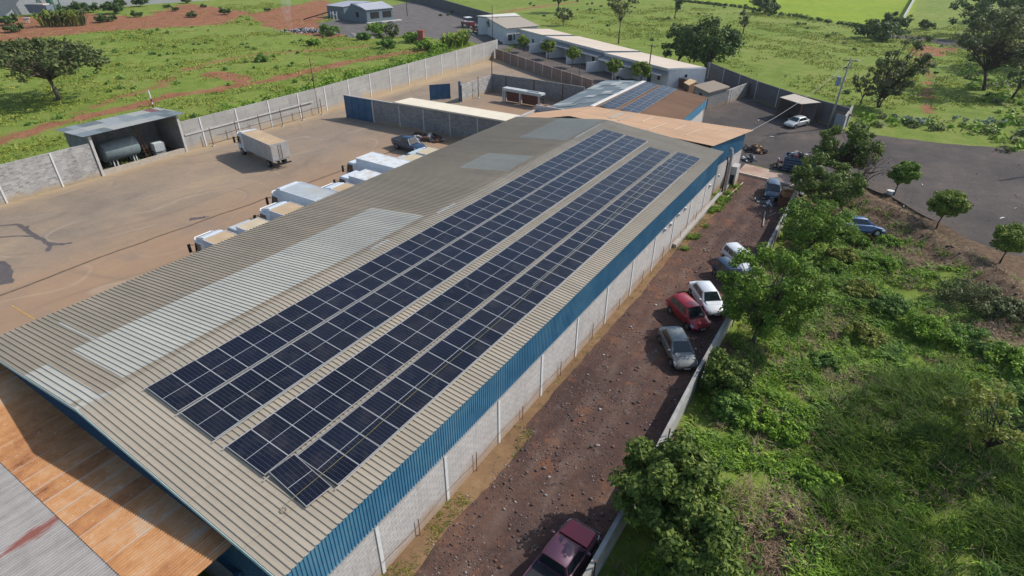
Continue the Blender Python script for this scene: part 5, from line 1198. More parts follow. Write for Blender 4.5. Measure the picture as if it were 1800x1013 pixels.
def tree(nm, label, cat, loc, leaf, height, spread, trunk_h, seed=1, n_limb=7, clumps=40, N=60, lsize=.25, bark=None, group=None, shape='round', cl_r=.22, flat=1.0, lean=(0, 0), trunk_r=None, upb=.6, gaps=.0, stems=1):
    g = random.Random(seed); o = thing(nm, label, cat, loc, 0, group)
    tr = trunk_r or height*.026; m_ = MB(); C = []; Rs = spread/2; top = height
    ch = (top-trunk_h)/2; czz = trunk_h+ch
    for i in range(clumps):
        for _ in range(50):
            x, y, z = g.uniform(-1, 1), g.uniform(-1, 1), g.uniform(-1, 1); q = math.sqrt(x*x+y*y+z*z)
            if shape == 'umbrella': r2 = x*x+y*y; ok = r2 < 1 and z < 1-.75*r2 and z > .42-1.25*r2
            elif shape == 'hollow': ok = .45 < q < 1
            elif shape == 'column': ok = (x*x+y*y) < (1-.55*abs(z))**2
            else: ok = q < 1 and (q > .42 or g.random() < .25)
            if ok and not (vnoise(x*2.1+seed, y*2.1+z*1.3, 1, seed) < gaps): break
        px, py = x*Rs*(1-cl_r*.6)+lean[0]*(z+1)/2, y*Rs*(1-cl_r*.6)+lean[1]*(z+1)/2
        C.append((px, py, czz+z*ch*(1-cl_r*.5)*flat, Rs*cl_r*g.uniform(.7, 1.3)))
    # trunk(s) and limbs towards clumps
    fork = trunk_h*.75+.02*height
    for s_ in range(stems):
        ox, oy = (0, 0) if stems == 1 else (g.uniform(-.1, .1)*Rs, g.uniform(-.1, .1)*Rs)
        m_.tube([(ox*.4, oy*.4, -.2), (ox+g.uniform(-.05, .05)*trunk_h, oy+g.uniform(-.05, .05)*trunk_h, fork*.5), (ox*1.6+lean[0]*.15, oy*1.6+lean[1]*.15, fork)], [tr*1.25, tr*.9, tr*.72], 8)
        for i in range(n_limb):
            c = C[g.randrange(len(C))]; mx, my = (c[0])*.45+ox, (c[1])*.45+oy; mz = fork+(c[2]-fork)*.5+g.uniform(-.05, .1)*height
            m_.tube([(ox*1.6+lean[0]*.15, oy*1.6+lean[1]*.15, fork*.96), (mx, my, mz), (c[0], c[1], c[2])], [tr*.55, tr*.34, tr*.12], 6)
            for j in range(2):
                c2 = C[g.randrange(len(C))]; m_.tube([(mx, my, mz), ((mx+c2[0])/2, (my+c2[1])/2, (mz+c2[2])/2+.1), (c2[0], c2[1], c2[2])], [tr*.28, tr*.18, tr*.07], 5)
    m_.build('trunk', bark or M_bark, o, smooth=True)
    V, F = leaves(C, N, lsize, upb, seed=seed)
    npmesh('crown', V, F, LF[leaf] if isinstance(leaf, str) else leaf, o)
    return o
def gpt(px, py): q = at(px, py); return (q[0], q[1], float(GH(q[0], q[1]))-.03)
# large umbrella tree at the left
tree('umbrella_tree', 'wide flat-crowned umbrella tree alone in the pasture at the left', 'tree', gpt(104, 176), 'acacia', 9.2, 18.0, 4.4, seed=4, n_limb=26, clumps=135, N=42, lsize=.36, shape='umbrella', cl_r=.105, trunk_r=.27, lean=(-.6, -1.6), stems=2)
tree('shade_tree', 'big dark rounded tree standing alone behind the row houses', 'tree', gpt(1240, 122), 'dark', 10.0, 12.5, .9, seed=7, n_limb=14, clumps=80, N=79, lsize=.36, cl_r=0.211, trunk_r=.4, gaps=0.36, bark=M_barkd)
tree('shade_tree', 'lower dark tree joined to the left flank of the big rounded tree', 'tree', gpt(1192, 110), 'dark', 7.4, 9.0, .6, seed=8, n_limb=11, clumps=50, N=72, lsize=.36, cl_r=0.220, trunk_r=.3, gaps=0.41, bark=M_barkd)
tree('slender_tree', 'tall slender tree with a thin open crown beyond the row houses', 'tree', gpt(1087, 77), 'olive', 14.5, 9.5, 6.5, seed=9, n_limb=9, clumps=40, N=45, lsize=.34, shape='hollow', cl_r=.2, trunk_r=.16, gaps=.2)
tree('pasture_tree', 'ragged dark tree cut by the top edge of the photo, above the row houses', 'tree', gpt(981, 22), 'olive', 9.5, 9.5, 3.2, seed=10, clumps=40, N=36, lsize=.45, cl_r=0.194, gaps=0.31)
tree('pasture_tree', 'small ragged tree right below the larger tree at the top edge', 'tree', gpt(990, 45), 'olive', 5.0, 6.0, 1.2, seed=11, clumps=22, N=28, lsize=.4, cl_r=0.220, gaps=0.36)
tree('pasture_tree', 'thin upright little tree in the pasture beyond the dark rounded tree', 'tree', gpt(1186, 33), 'dark', 8.0, 5.0, 2.2, seed=12, clumps=20, N=28, lsize=.45, cl_r=0.220, gaps=0.36, shape='column')
tree('pasture_tree', 'thin scraggy tree at the pasture right of the dark rounded tree', 'tree', gpt(1306, 60), 'olive', 7.5, 5.0, 2.0, seed=13, clumps=20, N=28, lsize=.4, cl_r=0.176, gaps=0.36, shape='column')
tree('hedge_bush', 'dark spreading bush on the line between the pasture and bright field', 'bush', gpt(1343, 24), 'dark', 5.5, 11.0, .5, seed=14, clumps=34, N=45, lsize=.5, cl_r=.22, gaps=.2)
tree('hedge_bush', 'low wide dark bush where the pale field wall meets the far road', 'bush', gpt(1540, 70), 'dark', 4.5, 14.0, .3, seed=15, clumps=40, N=50, lsize=.5, cl_r=.2, gaps=.15)
tree('hedge_bush', 'small dark bush at the foot of the pale field wall', 'bush', gpt(1570, 52), 'dark', 4.5, 9, .3, seed=16, clumps=26, N=45, lsize=.5, cl_r=.22, gaps=.15)
tree('hedge_bush', 'lone round bush in the meadow right of the pale field wall', 'bush', gpt(1626, 52), 'dark', 2.6, 5, .2, seed=17, clumps=14, N=45, lsize=.4, cl_r=.3)
tree('thicket_tree', 'tall ragged grey green tree in the meadow behind the parking lot', 'tree', gpt(1545, 190), 'olive', 11.5, 8.5, 1.6, seed=18, n_limb=16, clumps=60, N=46, lsize=.30, cl_r=0.167, gaps=0.36, shape='column', trunk_r=.13, lean=(2.5, 1.5), stems=3, bark=M_barkd)
tree('thicket_tree', 'thin ragged tree touching the left side of the tall grey green tree', 'tree', gpt(1512, 185), 'olive', 6.5, 5.0, 1.5, seed=19, clumps=22, N=28, lsize=.28, cl_r=0.176, gaps=0.36, shape='column', trunk_r=.13, bark=M_barkd)
tree('thicket_tree', 'large open dark tree beside the far road at the right', 'tree', gpt(1733, 160), 'olive', 14.0, 16.0, 4.0, seed=20, n_limb=22, clumps=90, N=54, lsize=.34, cl_r=0.141, gaps=0.42, stems=2, bark=M_barkd, trunk_r=.26)
tree('thicket_tree', 'dark leafy tree rising at the right edge above the far road', 'tree', gpt(1808, 118), 'olive', 17.0, 16.0, 4.0, seed=21, n_limb=19, clumps=80, N=54, lsize=.40, cl_r=0.150, gaps=0.38, bark=M_barkd)
tree('thicket_tree', 'spreading dark crown right behind the far road in the top right corner', 'tree', gpt(1722, 66), 'dark', 12.0, 20.0, 1.2, seed=22, n_limb=14, clumps=80, N=50, lsize=.5, cl_r=0.141, gaps=0.40)
tree('thicket_tree', 'dark tree in the very corner at the top right', 'tree', gpt(1790, 40), 'dark', 17.0, 20.0, 1.5, seed=23, n_limb=14, clumps=80, N=46, lsize=.55, cl_r=0.141, gaps=0.36)
tree('thicket_tree', 'slim leaning tree between the thicket and the right edge of the photo', 'tree', gpt(1778, 175), 'olive', 9.0, 7.0, 2.0, seed=24, clumps=30, N=36, lsize=.3, cl_r=0.176, gaps=0.36, lean=(2, 1), bark=M_barkd)
# trees at the end of the lane
tree('lane_tree', 'dark green tree by the road, farthest of the clump at the lane end', 'tree', gpt(1472, 314), 'broad', 6.6, 7.2, 1.0, seed=25, n_limb=14, clumps=90, N=108, lsize=.20, cl_r=0.176, gaps=0.24, bark=M_barkd)
tree('lane_tree', 'dense dark tree hiding the end of the lane wall and the scrap heap', 'tree', gpt(1442, 366), 'broad', 6.0, 7.2, .8, seed=26, n_limb=14, clumps=80, N=115, lsize=.18, cl_r=0.176, gaps=0.21, bark=M_barkd)
tree('lane_tree', 'feathery bright green tree leaning over the lane wall below the dense dark tree', 'tree', gpt(1420, 445), 'lane', 4.8, 6.5, 1.0, seed=27, n_limb=9, clumps=60, N=150, lsize=.13, cl_r=.19, gaps=.28)
tree('lane_tree', 'largest feathery tree, spreading over the white vehicles in the lane', 'tree', gpt(1322, 604), 'lane', 6.7, 7.0, 1.2, seed=28, n_limb=24, clumps=170, N=140, lsize=.115, cl_r=.145, gaps=.24, lean=(.3, 2.0), trunk_r=.15)
tree('bare_tree', 'leafless grey branching small tree between the dark tree and round tree', 'tree', gpt(1506, 342), 'brown', 4.6, 4.2, .9, seed=29, n_limb=16, clumps=40, N=6, lsize=.1, cl_r=.1, lean=(1.4, .8), bark=m_plain('pale_dead_bark', (.17, .14, .12), .95))
rt = [((1571, 343), 3.9, 3.2, 'round clipped tree by the road with a white can at its foot'), ((1648, 398), 3.8, 3.3, 'round clipped tree in the middle of the three along the roadside ditch'), ((1757, 463), 3.6, 3.6, 'round clipped tree nearest the right edge, beside the brown bank')]
for i, (q, h_, w_, lab) in enumerate(rt):
    tree('round_tree', lab, 'tree', gpt(*q), 'bright' if i else 'lane', h_, w_, h_*.36, seed=30+i, n_limb=7, clumps=60, N=190, lsize=.12, cl_r=.26, group='round clipped trees along the roadside', trunk_r=.07, lean=(.3, .1), bark=M_barkd)
# clipped trees by the row houses
hlab = ['farthest of the five clipped trees before the white row houses', 'second of the clipped trees from the far end, by a partition wall', 'middle clipped tree in front of the long porch roof', 'fourth clipped tree from the far end, beside stored motorcycles', 'nearest and biggest clipped tree, beside the dark utility pole']
for i, (q, w_, h_) in enumerate((((921, 92), 3.3, 3.7), ((963, 105), 3.6, 4.1), ((1006, 119), 3.6, 4.1), ((1078, 142), 3.4, 3.9), ((1125, 155), 4.0, 4.6))):
    tree('clipped_tree', hlab[i], 'tree', gpt(*q), 'bright', h_, w_, h_*.42, seed=40+i, n_limb=5, clumps=40, N=90, lsize=.2, cl_r=.28, group='clipped trees before the row houses', trunk_r=.09, bark=M_barkd)
tree('clipped_tree', 'small dull clipped tree beside the white barn', 'tree', gpt(868, 62), 'olive', 4.2, 3.6, 1.6, seed=46, n_limb=5, clumps=30, N=60, lsize=.22, cl_r=.28, bark=M_barkd)
# foreground and waste-ground shrubs
tree('foreground_bush', 'large glossy bush leaning over the wall beside the maroon pickup', 'bush', (21.2, 12.9, -.1), 'broad', 5.6, 4.8, .5, seed=50, n_limb=14, clumps=110, N=210, lsize=.15, cl_r=.2, gaps=.12, trunk_r=.09, stems=3)
tree('foreground_bush', 'dark glossy bush at the bottom edge, in front of the large one', 'bush', (23.4, 11.4, -.1), 'broad', 4.3, 4.0, .2, seed=51, n_limb=10, clumps=80, N=190, lsize=.15, cl_r=.22, gaps=.12, trunk_r=.07, stems=2)
tree('wall_shrub', 'dark round shrub against the lane wall below the feathery tree', 'bush', (21.1, 24.2, -.1), 'broad', 2.9, 3.4, .2, seed=52, n_limb=8, clumps=50, N=200, lsize=.13, cl_r=.24, gaps=.12, trunk_r=.06, stems=2)
tree('wall_shrub', 'low bluish shrub beside the dark round shrub at the lane wall', 'bush', (21.9, 22.6, -.1), 'weed2', 1.5, 2.6, .1, seed=53, n_limb=5, clumps=36, N=170, lsize=.12, cl_r=.25, trunk_r=.04)
tree('thorn_tree', 'small yellow tipped thorn tree in the dark reeds at the right', 'tree', (34.2, 26.3, -.2), 'yellow', 4.6, 5.4, 1.4, seed=54, n_limb=14, clumps=34, N=90, lsize=.11, cl_r=.16, gaps=.3, trunk_r=.10, bark=M_barkd, lean=(-.3, .5), flat=.7)
sh = [((1705, 535), 'olive', 2.6, 4.6, 'pale grey green bush on the slope near the third round tree'), ((1640, 590), 'weed', 1.7, 3.6, 'dark green mound of weeds below the pale bush'), ((1700, 600), 'weed2', 1.5, 3.0, 'bluish weed mound right of the dark green mound'),
      ((1505, 425), 'lane', 1.3, 2.4, 'bright low shrub right below the wrecked car'), ((1560, 425), 'weed', 1.1, 2.2, 'small bright shrub right of the wrecked car'), ((1480, 455), 'yellow', 1.3, 2.4, 'yellowish shrub left below the wrecked car'),
      ((1455, 480), 'lane', 1.5, 2.6, 'green shrub between the wreck and the big feathery tree'), ((1545, 470), 'weed', 1.1, 2.4, 'olive mound in the middle of the brown bank'), ((1510, 520), 'yellow', 1.1, 2.8, 'yellow brown shrub patch on the waste ground'),
      ((1560, 545), 'weed2', 1.1, 2.6, 'dull green mound on the waste ground below the rubble'), ((1400, 420), 'lane', 1.6, 2.6, 'leafy shrub against the lane wall by the brown crates'), ((1440, 415), 'lane', 1.4, 2.6, 'leafy green shrub behind the lane wall near the wreck'),
      ((1780, 640), 'weed', 1.5, 3.2, 'green mound at the right edge above the straw clump'), ((1775, 560), 'olive', 1.4, 3.0, 'dull bush at the right edge on the brown slope'), ((1520, 590), 'yellow', 1.0, 2.4, 'low yellow shrub above the lush weeds'),
      ((1800, 720), 'weed2', 1.5, 3.2, 'bluish bush at the right edge near the thorn tree'), ((1310, 735), 'weed', 1.2, 2.6, 'lush clump near the lane wall shrub'), ((1380, 760), 'weed', 1.1, 2.4, 'lush mound left of the dark reeds'), ((1440, 850), 'weed', 1.1, 2.2, 'lush mound below, beside the straw patch'), ((1450, 640), 'weed2', 1.0, 2.0, 'small dark plant at the edge of the dead grass')]
for i, (q, lf, h_, w_, lab) in enumerate(sh):
    tree('shrub', lab, 'bush', gpt(*q), lf, h_*.8, w_*1.12, .05, seed=60+i, n_limb=8, clumps=46, N=95, lsize=.11 if q[1] > 450 else .13, cl_r=.2, gaps=.25, trunk_r=.03, flat=.9, bark=M_barkd)
# shrubs along the far side of the boundary wall and in the plantation
LBL = ['low bush beside the boundary wall in the pasture']
for i, (px, py, w_, h_, lf) in enumerate([(665, 62, 7, 3.0, 'weed'), (720, 74, 5, 2.4, 'weed'), (690, 66, 5, 3.2, 'olive'), (640, 70, 4, 1.6, 'weed2'), (745, 88, 5, 2.6, 'weed'), (680, 85, 5, 2.0, 'weed2'), (770, 92, 5, 2.0, 'weed'), (580, 62, 6, 2.6, 'weed2'), (550, 80, 3.5, 1.6, 'weed'), (460, 108, 3, 1.2, 'weed2')]):
    tree('pasture_bush', f'green bush in the overgrown strip before the gravel yard, {ORD(i+1) if i else "first"} by size and place', 'bush', gpt(px, py), lf, h_, w_, .1, seed=90+i, n_limb=3, clumps=22, N=45, lsize=.36, cl_r=.27, trunk_r=.06, group='bushes before the gravel yard')
plant_px = [(18, 40, 6), (28, 56, 5), (105, 18, 5), (115, 22, 5), (142, 20, 7), (164, 22, 5), (204, 24, 8), (240, 30, 4), (246, 12, 6), (180, 40, 4), (196, 38, 4), (338, 30, 4), (396, 26, 4), (308, 20, 3), (295, 14, 3), (330, 6, 4), (358, 14, 2.5), (470, 20, 2.5), (212, 14, 5), (188, 12, 6)]
kk = ['leftmost', 'second']
proto = tree('plantation_shrub', 'small shrub on the red soil at the far left edge of the photo', 'bush', gpt(18, 44), 'dark', 3.0, 5.5, .2, seed=110, n_limb=4, clumps=24, N=45, lsize=.4, cl_r=.27, trunk_r=.08, gaps=.15, group='shrubs on the red plantation soil')
remember(proto)
for i, (px, py, w_) in enumerate(plant_px[1:]):
    f = w_/5.5; dup(proto, f'small shrub on the red soil of the plantation, {ORD(i+2)} from the left', gpt(px, py), R(i*77), (f, f, f*(.8+.4*((i*37) % 10)/10)))
srt = sorted([o for o in bpy.data.objects if o.name.startswith('plantation_shrub') and o.parent is None and o is not proto], key=lambda o: float((np.array(o.location)-CAM)@RT/((np.array(o.location)-CAM)@FW)))
for i, o in enumerate(srt): o['label'] = f'small shrub on the red soil of the plantation, {ORD(i+2)} from the left'
# banana plants: broad arching blades
def blade_plant(nm, label, cat, loc, h, n, wd, leaf, seed, group=None, spread=.5):
    g = np.random.default_rng(seed); V = []; F = []
    for i in range(n):
        a = g.random()*6.283; u = np.array((math.cos(a), math.sin(a), 0)); s_ = np.array((-u[1], u[0], 0)); hh = h*(.6+.5*g.random()); sp = spread*h*(.5+g.random()); b = u*g.random()*.25*h
        pts = [b, b+u*sp*.25+np.array((0, 0, hh*.6)), b+u*sp*.65+np.array((0, 0, hh*.95)), b+u*sp+np.array((0, 0, hh*.8))]; ws = [.3, .9, 1, .1]; o0 = len(V)
        for p_, w_ in zip(pts, ws): V += [p_-s_*w_*wd/2, p_+s_*w_*wd/2]
        for k in range(3): F.append((o0+2*k, o0+2*k+1, o0+2*k+3, o0+2*k+2))
    o = npmesh(nm, np.array(V), np.array(F), LF[leaf]); o.location = loc; return tag(o, label, cat, group)
for i, (px, py, lab) in enumerate(((786, 88, 'leftmost banana plant at the wall corner below the barn'), (796, 86, 'middle banana plant at the wall corner below the barn'), (808, 84, 'tallest banana plant at the wall corner below the barn'), (816, 80, 'rightmost banana plant at the wall corner below the barn'))):
    blade_plant('banana_plant', lab, 'plant', gpt(px, py), 3.6, 26, .6, 'bright', 200+i, 'banana plants at the wall corner')
bl = ['leftmost', 'second', 'third', 'fourth', 'fifth', 'sixth', 'seventh', 'rightmost']
for i, px in enumerate((78, 88, 97, 106, 116, 127, 136, 146)):
    blade_plant('banana_plant', f'{bl[i]} banana plant in the row under the water tower', 'plant', gpt(px, 47-i*.3), 4.2, 16, .55, 'acacia' if i % 2 else 'bright', 220+i, 'banana plants under the water tower')

def blades(n, xy, hfun, wfun, leafkey, seed, bend=.5, name='grass', label=None, cat=None, lean=None, segs=2, z0=None):
    """one mass of grass blades, rooted on the ground at points xy"""
    g = np.random.default_rng(seed); x, y = xy; n = len(x); z = GH(x, y)-.03
    a = g.random(n)*6.283; u = np.stack([np.cos(a), np.sin(a), np.zeros(n)], -1); s_ = np.stack([-u[:, 1], u[:, 0], np.zeros(n)], -1)
    h = hfun*(.5+.8*g.random(n)); w_ = wfun*(.6+.8*g.random(n)); bd = bend*h*(.3+g.random(n))
    base = np.stack([x, y, z], -1); up_ = np.array((0, 0, 1.))
    p0 = base; p1 = base+u*(bd*.3)[:, None]+up_*(h*.62)[:, None]; p2 = base+u*bd[:, None]+up_*(h*(1-.25*bend))[:, None]
    hw = (s_*w_[:, None]/2)
    V = np.stack([p0-hw*.6, p0+hw*.6, p1+hw, p1-hw, p2+hw*.15, p2-hw*.15], 1).reshape(-1, 3)
    i = np.arange(n)*6; F = np.concatenate([np.stack([i, i+1, i+2, i+3], -1), np.stack([i+3, i+2, i+4, i+5], -1)])
    o = npmesh(name, V, F, LF[leafkey]); return tag(o, label, cat, kind='stuff')
def scatter(n, x0, x1, y0, y1, dens, seed, clump=None):
    g = np.random.default_rng(seed); x = g.uniform(x0, x1, n); y = g.uniform(y0, y1, n); k = g.random(n) < dens(x, y); x, y = x[k], y[k]
    if clump:
        x = np.repeat(x, clump[0]); y = np.repeat(y, clump[0]); x = x+g.normal(size=len(x))*clump[1]; y = y+g.normal(size=len(y))*clump[1]
    return x, y
REED = P2((1470, 720), (1560, 660), (1680, 670), (1740, 760), (1800, 800), (1820, 1040), (1480, 1040), (1460, 860), (1430, 790))
STRAW = [P2((1270, 880), (1340, 850), (1440, 870), (1440, 1030), (1270, 1030)), P2((1290, 600), (1420, 610), (1500, 560), (1440, 520), (1370, 620), (1300, 640)), P2((1460, 650), (1540, 650), (1520, 730), (1470, 730)), P2((1700, 560), (1800, 570), (1800, 640), (1700, 620)), P2((1310, 720), (1370, 720), (1390, 800), (1320, 800))]
def inside_any(x, y, L, w_=1.0):
    d = np.full(np.shape(x), -9.0)
    for p in L: d = np.maximum(d, -sdf(x, y, p))
    return sstep(d+(fbm(x, y, .9, 31)-.5)*3.0*w_, -.6, .8)
def veg_in(x, y): return (sdf(x, y, VEGP) < -.35)
def dn_weed(x, y):
    r_ = inside_any(x, y, [REED])*sstep(fbm(x, y, .5, 58), .40, .62); s_ = inside_any(x, y, STRAW); d_ = inside_any(x, y, DIRT_POLYS[:1])*.8; b = polydist(x, y, BERM)
    return veg_in(x, y)*(1-r_*.85)*(1-s_*.7)*(1-d_)*(b > 1.2)*sstep(fbm(x, y, .8, 44), .30, .55)*np.where(y > 40, .5, 1)
xy = scatter(38000, 20, 46, 5, 62, dn_weed, 1, (12, .12)); blades(0, xy, .36, .06, 'weed', 2, .9, 'weeds', 'lush green grass and weeds covering the waste ground beyond the lane wall', 'weeds')
g = np.random.default_rng(90); x = g.uniform(20, 44, 2600); y = g.uniform(8, 56, 2600); k = (g.random(2600) < dn_weed(x, y)*sstep(fbm(x, y, .42, 120), .46, .6)); pts = [(a_, b_, float(GH(a_, b_))+.1, .28+.3*g.random()) for a_, b_ in zip(x[k], y[k])]
V, F = leaves(pts, 46, .13, .9, seed=91); tag(npmesh('creepers', V, F, LF['weed']), 'low leafy creeper mounds spreading over the waste ground', 'weeds', kind='stuff')
xy = scatter(9000, 20, 46, 5, 62, lambda x, y: dn_weed(x, y)*sstep(fbm(x, y, .5, 47), .45, .6), 3, (10, .16)); blades(0, xy, .50, .085, 'weed2', 4, .9, 'weeds', 'bluish broader weeds in patches among the lush grass of the waste ground', 'weeds')
def dn_dry(x, y): return veg_in(x, y)*np.clip(inside_any(x, y, STRAW)+.5*inside_any(x, y, DIRT_POLYS[:2])*sstep(fbm(x, y, 1.1, 48), .45, .6)+.6*sstep(fbm(x, y, .6, 49), .54, .64), 0, 1)
xy = scatter(13000, 20, 46, 5, 60, dn_dry, 5, (9, .16)); blades(0, xy, .45, .022, 'dry', 6, 1.2, 'straw', 'pale dry straw and dead grass lying in patches beyond the lane wall', 'dry grass')
xy = scatter(4500, 20, 46, 5, 60, lambda x, y: dn_dry(x, y)*sstep(fbm(x, y, .9, 52), .4, .6), 7, (9, .2)); blades(0, xy, .34, .035, 'brown', 8, 1.1, 'dead_weeds', 'brown dead weeds mixed into the dry patches beyond the lane wall', 'dry grass')
xy = scatter(15000, 24, 46, 2, 36, lambda x, y: veg_in(x, y)*inside_any(x, y, [REED], .6)*sstep(fbm(x, y, .8, 54), .36, .52), 9, (15, .14)); blades(0, xy, .92, .030, 'reed', 10, .72, 'reeds', 'tall dark green reeds filling the lower right corner', 'reeds')
xy = scatter(900, 24, 46, 2, 36, lambda x, y: veg_in(x, y)*inside_any(x, y, [REED], .6), 11, (4, .2)); blades(0, xy, 1.15, .022, 'dry', 12, .6, 'reed_tips', 'straw coloured dead stalks standing among the dark reeds', 'reeds')
# verge weeds under the warehouse wall
def dn_verge(x, y): return sstep(fbm(x, y, .5, 60), .35, .6)*(x < 12.05+np.where(y < 15, .45+1.2*vnoise(y, 3, .25, 7), .25+.4*vnoise(y, 3, .25, 7))+np.where(y > 42, .5, 0))
xy = scatter(6000, 12.08, 14, 2, 61, lambda x, y: dn_verge(x, y)*np.where(y < 15, .9, np.where(y > 40, .7, .15)), 13, (6, .06)); blades(0, xy, .15, .022, 'yellow', 14, .9, 'verge_grass', 'short yellowish grass along the foot of the warehouse wall', 'grass')
xy = scatter(1500, 12.1, 13.4, 41, 61, lambda x, y: sstep(fbm(x, y, .7, 63), .50, .62), 15, (7, .1)); blades(0, xy, .34, .06, 'weed', 16, .8, 'verge_weeds', 'green weeds at the far end of the warehouse wall', 'weeds')
# pasture tufts left and right
def not_built(x, y):
    k = np.ones(np.shape(x)); 
    for p in SOIL_POLYS: k *= 1-.93*sstep(-sdf(x, y, p), -1, 1)
    for p in GRAVEL_POLYS: k *= (sdf(x, y, p) > 0)
    for p, wd, q in TRACKS: k *= 1-.95*q*sstep(wd-polydist(x, y, p), -1, 1)
    return k
xy = scatter(44000, -190, -48.6, 0, 150, lambda x, y: not_built(x, y)*sstep(fbm(x, y, .18, 70), .36, .62)*(x < -48.7-.055*np.maximum(0, y-45)), 17, (3, .3)); blades(0, xy, .34, .16, 'grass', 18, .9, 'pasture_grass', 'tussocky pasture grass left of the long boundary wall', 'grass')
HOUSEP = P2((850, 86), (890, 20), (960, 40), (1130, 80), (1250, 110), (1500, 190), (1490, 240), (1240, 210), (870, 110))
xy = scatter(34000, -75, 75, 95, 230, lambda x, y: (sdf(x, y, HOUSEP) > .5)*(sdf(x, y, road) > .3)*((x > -20) | (y > 125) | (sdf(x, y, [(-56, 80), (-52, 112), (-46, 125), (-20, 110), (-12, 95), (-20, 80)]) > .5))*not_built(x, y)*sstep(fbm(x, y, .15, 71), .38, .62)*(1-inpoly(x, y, BRIGHT_POLY)), 19, (3, .35)); blades(0, xy, .38, .2, 'grass', 20, .9, 'pasture_grass', 'tussocky pasture grass behind the row houses and parking lot', 'grass')
# overgrown edge outside the boundary wall and other dense shrubby cover
def clump_mass(name, label, cat, pts, N, lsize, leaf, seed):
    V, F = leaves(pts, N, lsize, .8, seed=seed); return tag(npmesh(name, V, F, LF[leaf]), label, cat, kind='stuff')
g = np.random.default_rng(77); pts = []
for i in range(900):
    y = g.uniform(33, 104); x = WALLX(y)-g.uniform(2.0, 10.5 if y > 45 else 8); r_ = g.uniform(.45, 1.3)*(1.2 if y > 60 else 1.0)
    if fbm(x, y, .2, 81) > .36: pts.append((x, y, float(GH(x, y))+r_*g.uniform(.4, 1.3), r_))
for i in range(60):
    y = g.uniform(8, 22); x = -48.6-g.uniform(.6, 4); r_ = g.uniform(.3, .6); pts.append((x, y, r_*.2, r_))
clump_mass('wall_scrub', 'dense green scrub growing along the outer side of the boundary wall', 'scrub', pts, 60, .26, 'weed', 1)
g = np.random.default_rng(78); pts = []; pts2 = []
FARR = P2((1560, 63), (1620, 69), (1700, 81), (1800, 97), (1900, 109))
RM = P2((1500, 200), (1560, 150), (1600, 90), (1800, 110), (1820, 280), (1700, 258), (1560, 244), (1500, 232))
for i in range(2600):
    x, y = g.uniform(15, 75), g.uniform(80, 185)
    if not inpoly(np.array([x]), np.array([y]), RM)[0]: continue
    f_ = float(fbm(x, y, .09, 91)); pr_ = float((np.array((x, y, 0))-CAM)@RT/((np.array((x, y, 0))-CAM)@FW))*FPX+900
    if pr_ < 1680 and f_ < .55 and not (sdf(np.array([x]), np.array([y]), P2((1500, 200), (1560, 205), (1700, 235), (1800, 250), (1800, 285), (1500, 235)))[0] < 0): continue
    if f_ < (.50 if pr_ < 1690 else .42) or polydist(np.array([x]), np.array([y]), FARR)[0] < 5.5: continue
    r_ = g.uniform(.4, 1.1); (pts if g.random() < .7 else pts2).append((x, y, r_*.35, r_))
clump_mass('meadow_scrub', 'uneven scrub and herbs filling the meadow beyond the road at the right', 'scrub', pts, 34, .34, 'weed', 2)
clump_mass('meadow_scrub', 'duller grey green scrub mixed into the meadow beyond the road', 'scrub', pts2, 34, .34, 'olive', 3)
g = np.random.default_rng(79); pts = []
for i in range(130):
    x, y = g.uniform(-110, 60), g.uniform(105, 300)
    if sdf(np.array([x]), np.array([y]), HOUSEP)[0] < 3 or inpoly(np.array([x]), np.array([y]), BRIGHT_POLY)[0]: continue
    r_ = g.uniform(.3, .9); pts.append((x, y, r_*.4, r_))
hl = [P2((1190, 2), (1290, 12), (1500, 47), (1590, 58))]
for a_, b_ in zip(hl[0][:-1], hl[0][1:]):
    for t in np.linspace(0, 1, 60): pts.append((a_[0]+(b_[0]-a_[0])*t+g.normal()*.8, a_[1]+(b_[1]-a_[1])*t+g.normal()*.8, .4, g.uniform(.4, 1.0)))
clump_mass('pasture_scrub', 'scattered dark little shrubs dotted over the pasture and its hedge line', 'scrub', pts, 30, .4, 'dark', 4)
g = np.random.default_rng(80); pts = []
for i in range(300):
    x, y = g.uniform(-180, -60), g.uniform(20, 120)
    if not_built(np.array([x]), np.array([y]))[0] < .5 or fbm(x, y, .07, 93) < .45: continue
    r_ = g.uniform(.3, .8); pts.append((x, y, r_*.3, r_))
clump_mass('pasture_scrub', 'darker weed clumps scattered over the pasture by the umbrella tree', 'scrub', pts, 34, .34, 'weed2', 5)

# ================================================================== LANE WALL, POLES, SCRAP AND SMALL THINGS
M_lw = m_plain('weathered_concrete_wall', (.34, .33, .31), .9, var=.25, scale=2.0, dust=(.26, .25, .22), obj=False, bump=.3)
lw = long_wall('lane_wall', 'weathered concrete wall between the parking lane and the waste ground', [(19.75, 2.0), (19.8, 14.0), (19.6, 23.0), (19.5, 38.0), (19.35, 50.0), (18.95, 60.8)], 1.55, .2, M_lw, 500, M_dark)
for i, (y, x) in enumerate(((8.6, 19.62), (17.4, 19.62), (24.6, 19.5), (31.5, 19.44), (45, 19.3))):
    m_ = MB(); m_.tube([(0, 0, 0), (0, 0, 1.95)], .035, 6); o = thing('iron_post', f'black iron post against the lane wall, {ORD(i+1)} from the camera', 'post', (x+.32, y, 0), 0, 'iron posts on the lane wall'); m_.build('pipe', M_dark, o); m_ = MB(); m_.cbox((0, 0, 1.97), (.09, .09, .03)); m_.build('cap', M_rust, o)
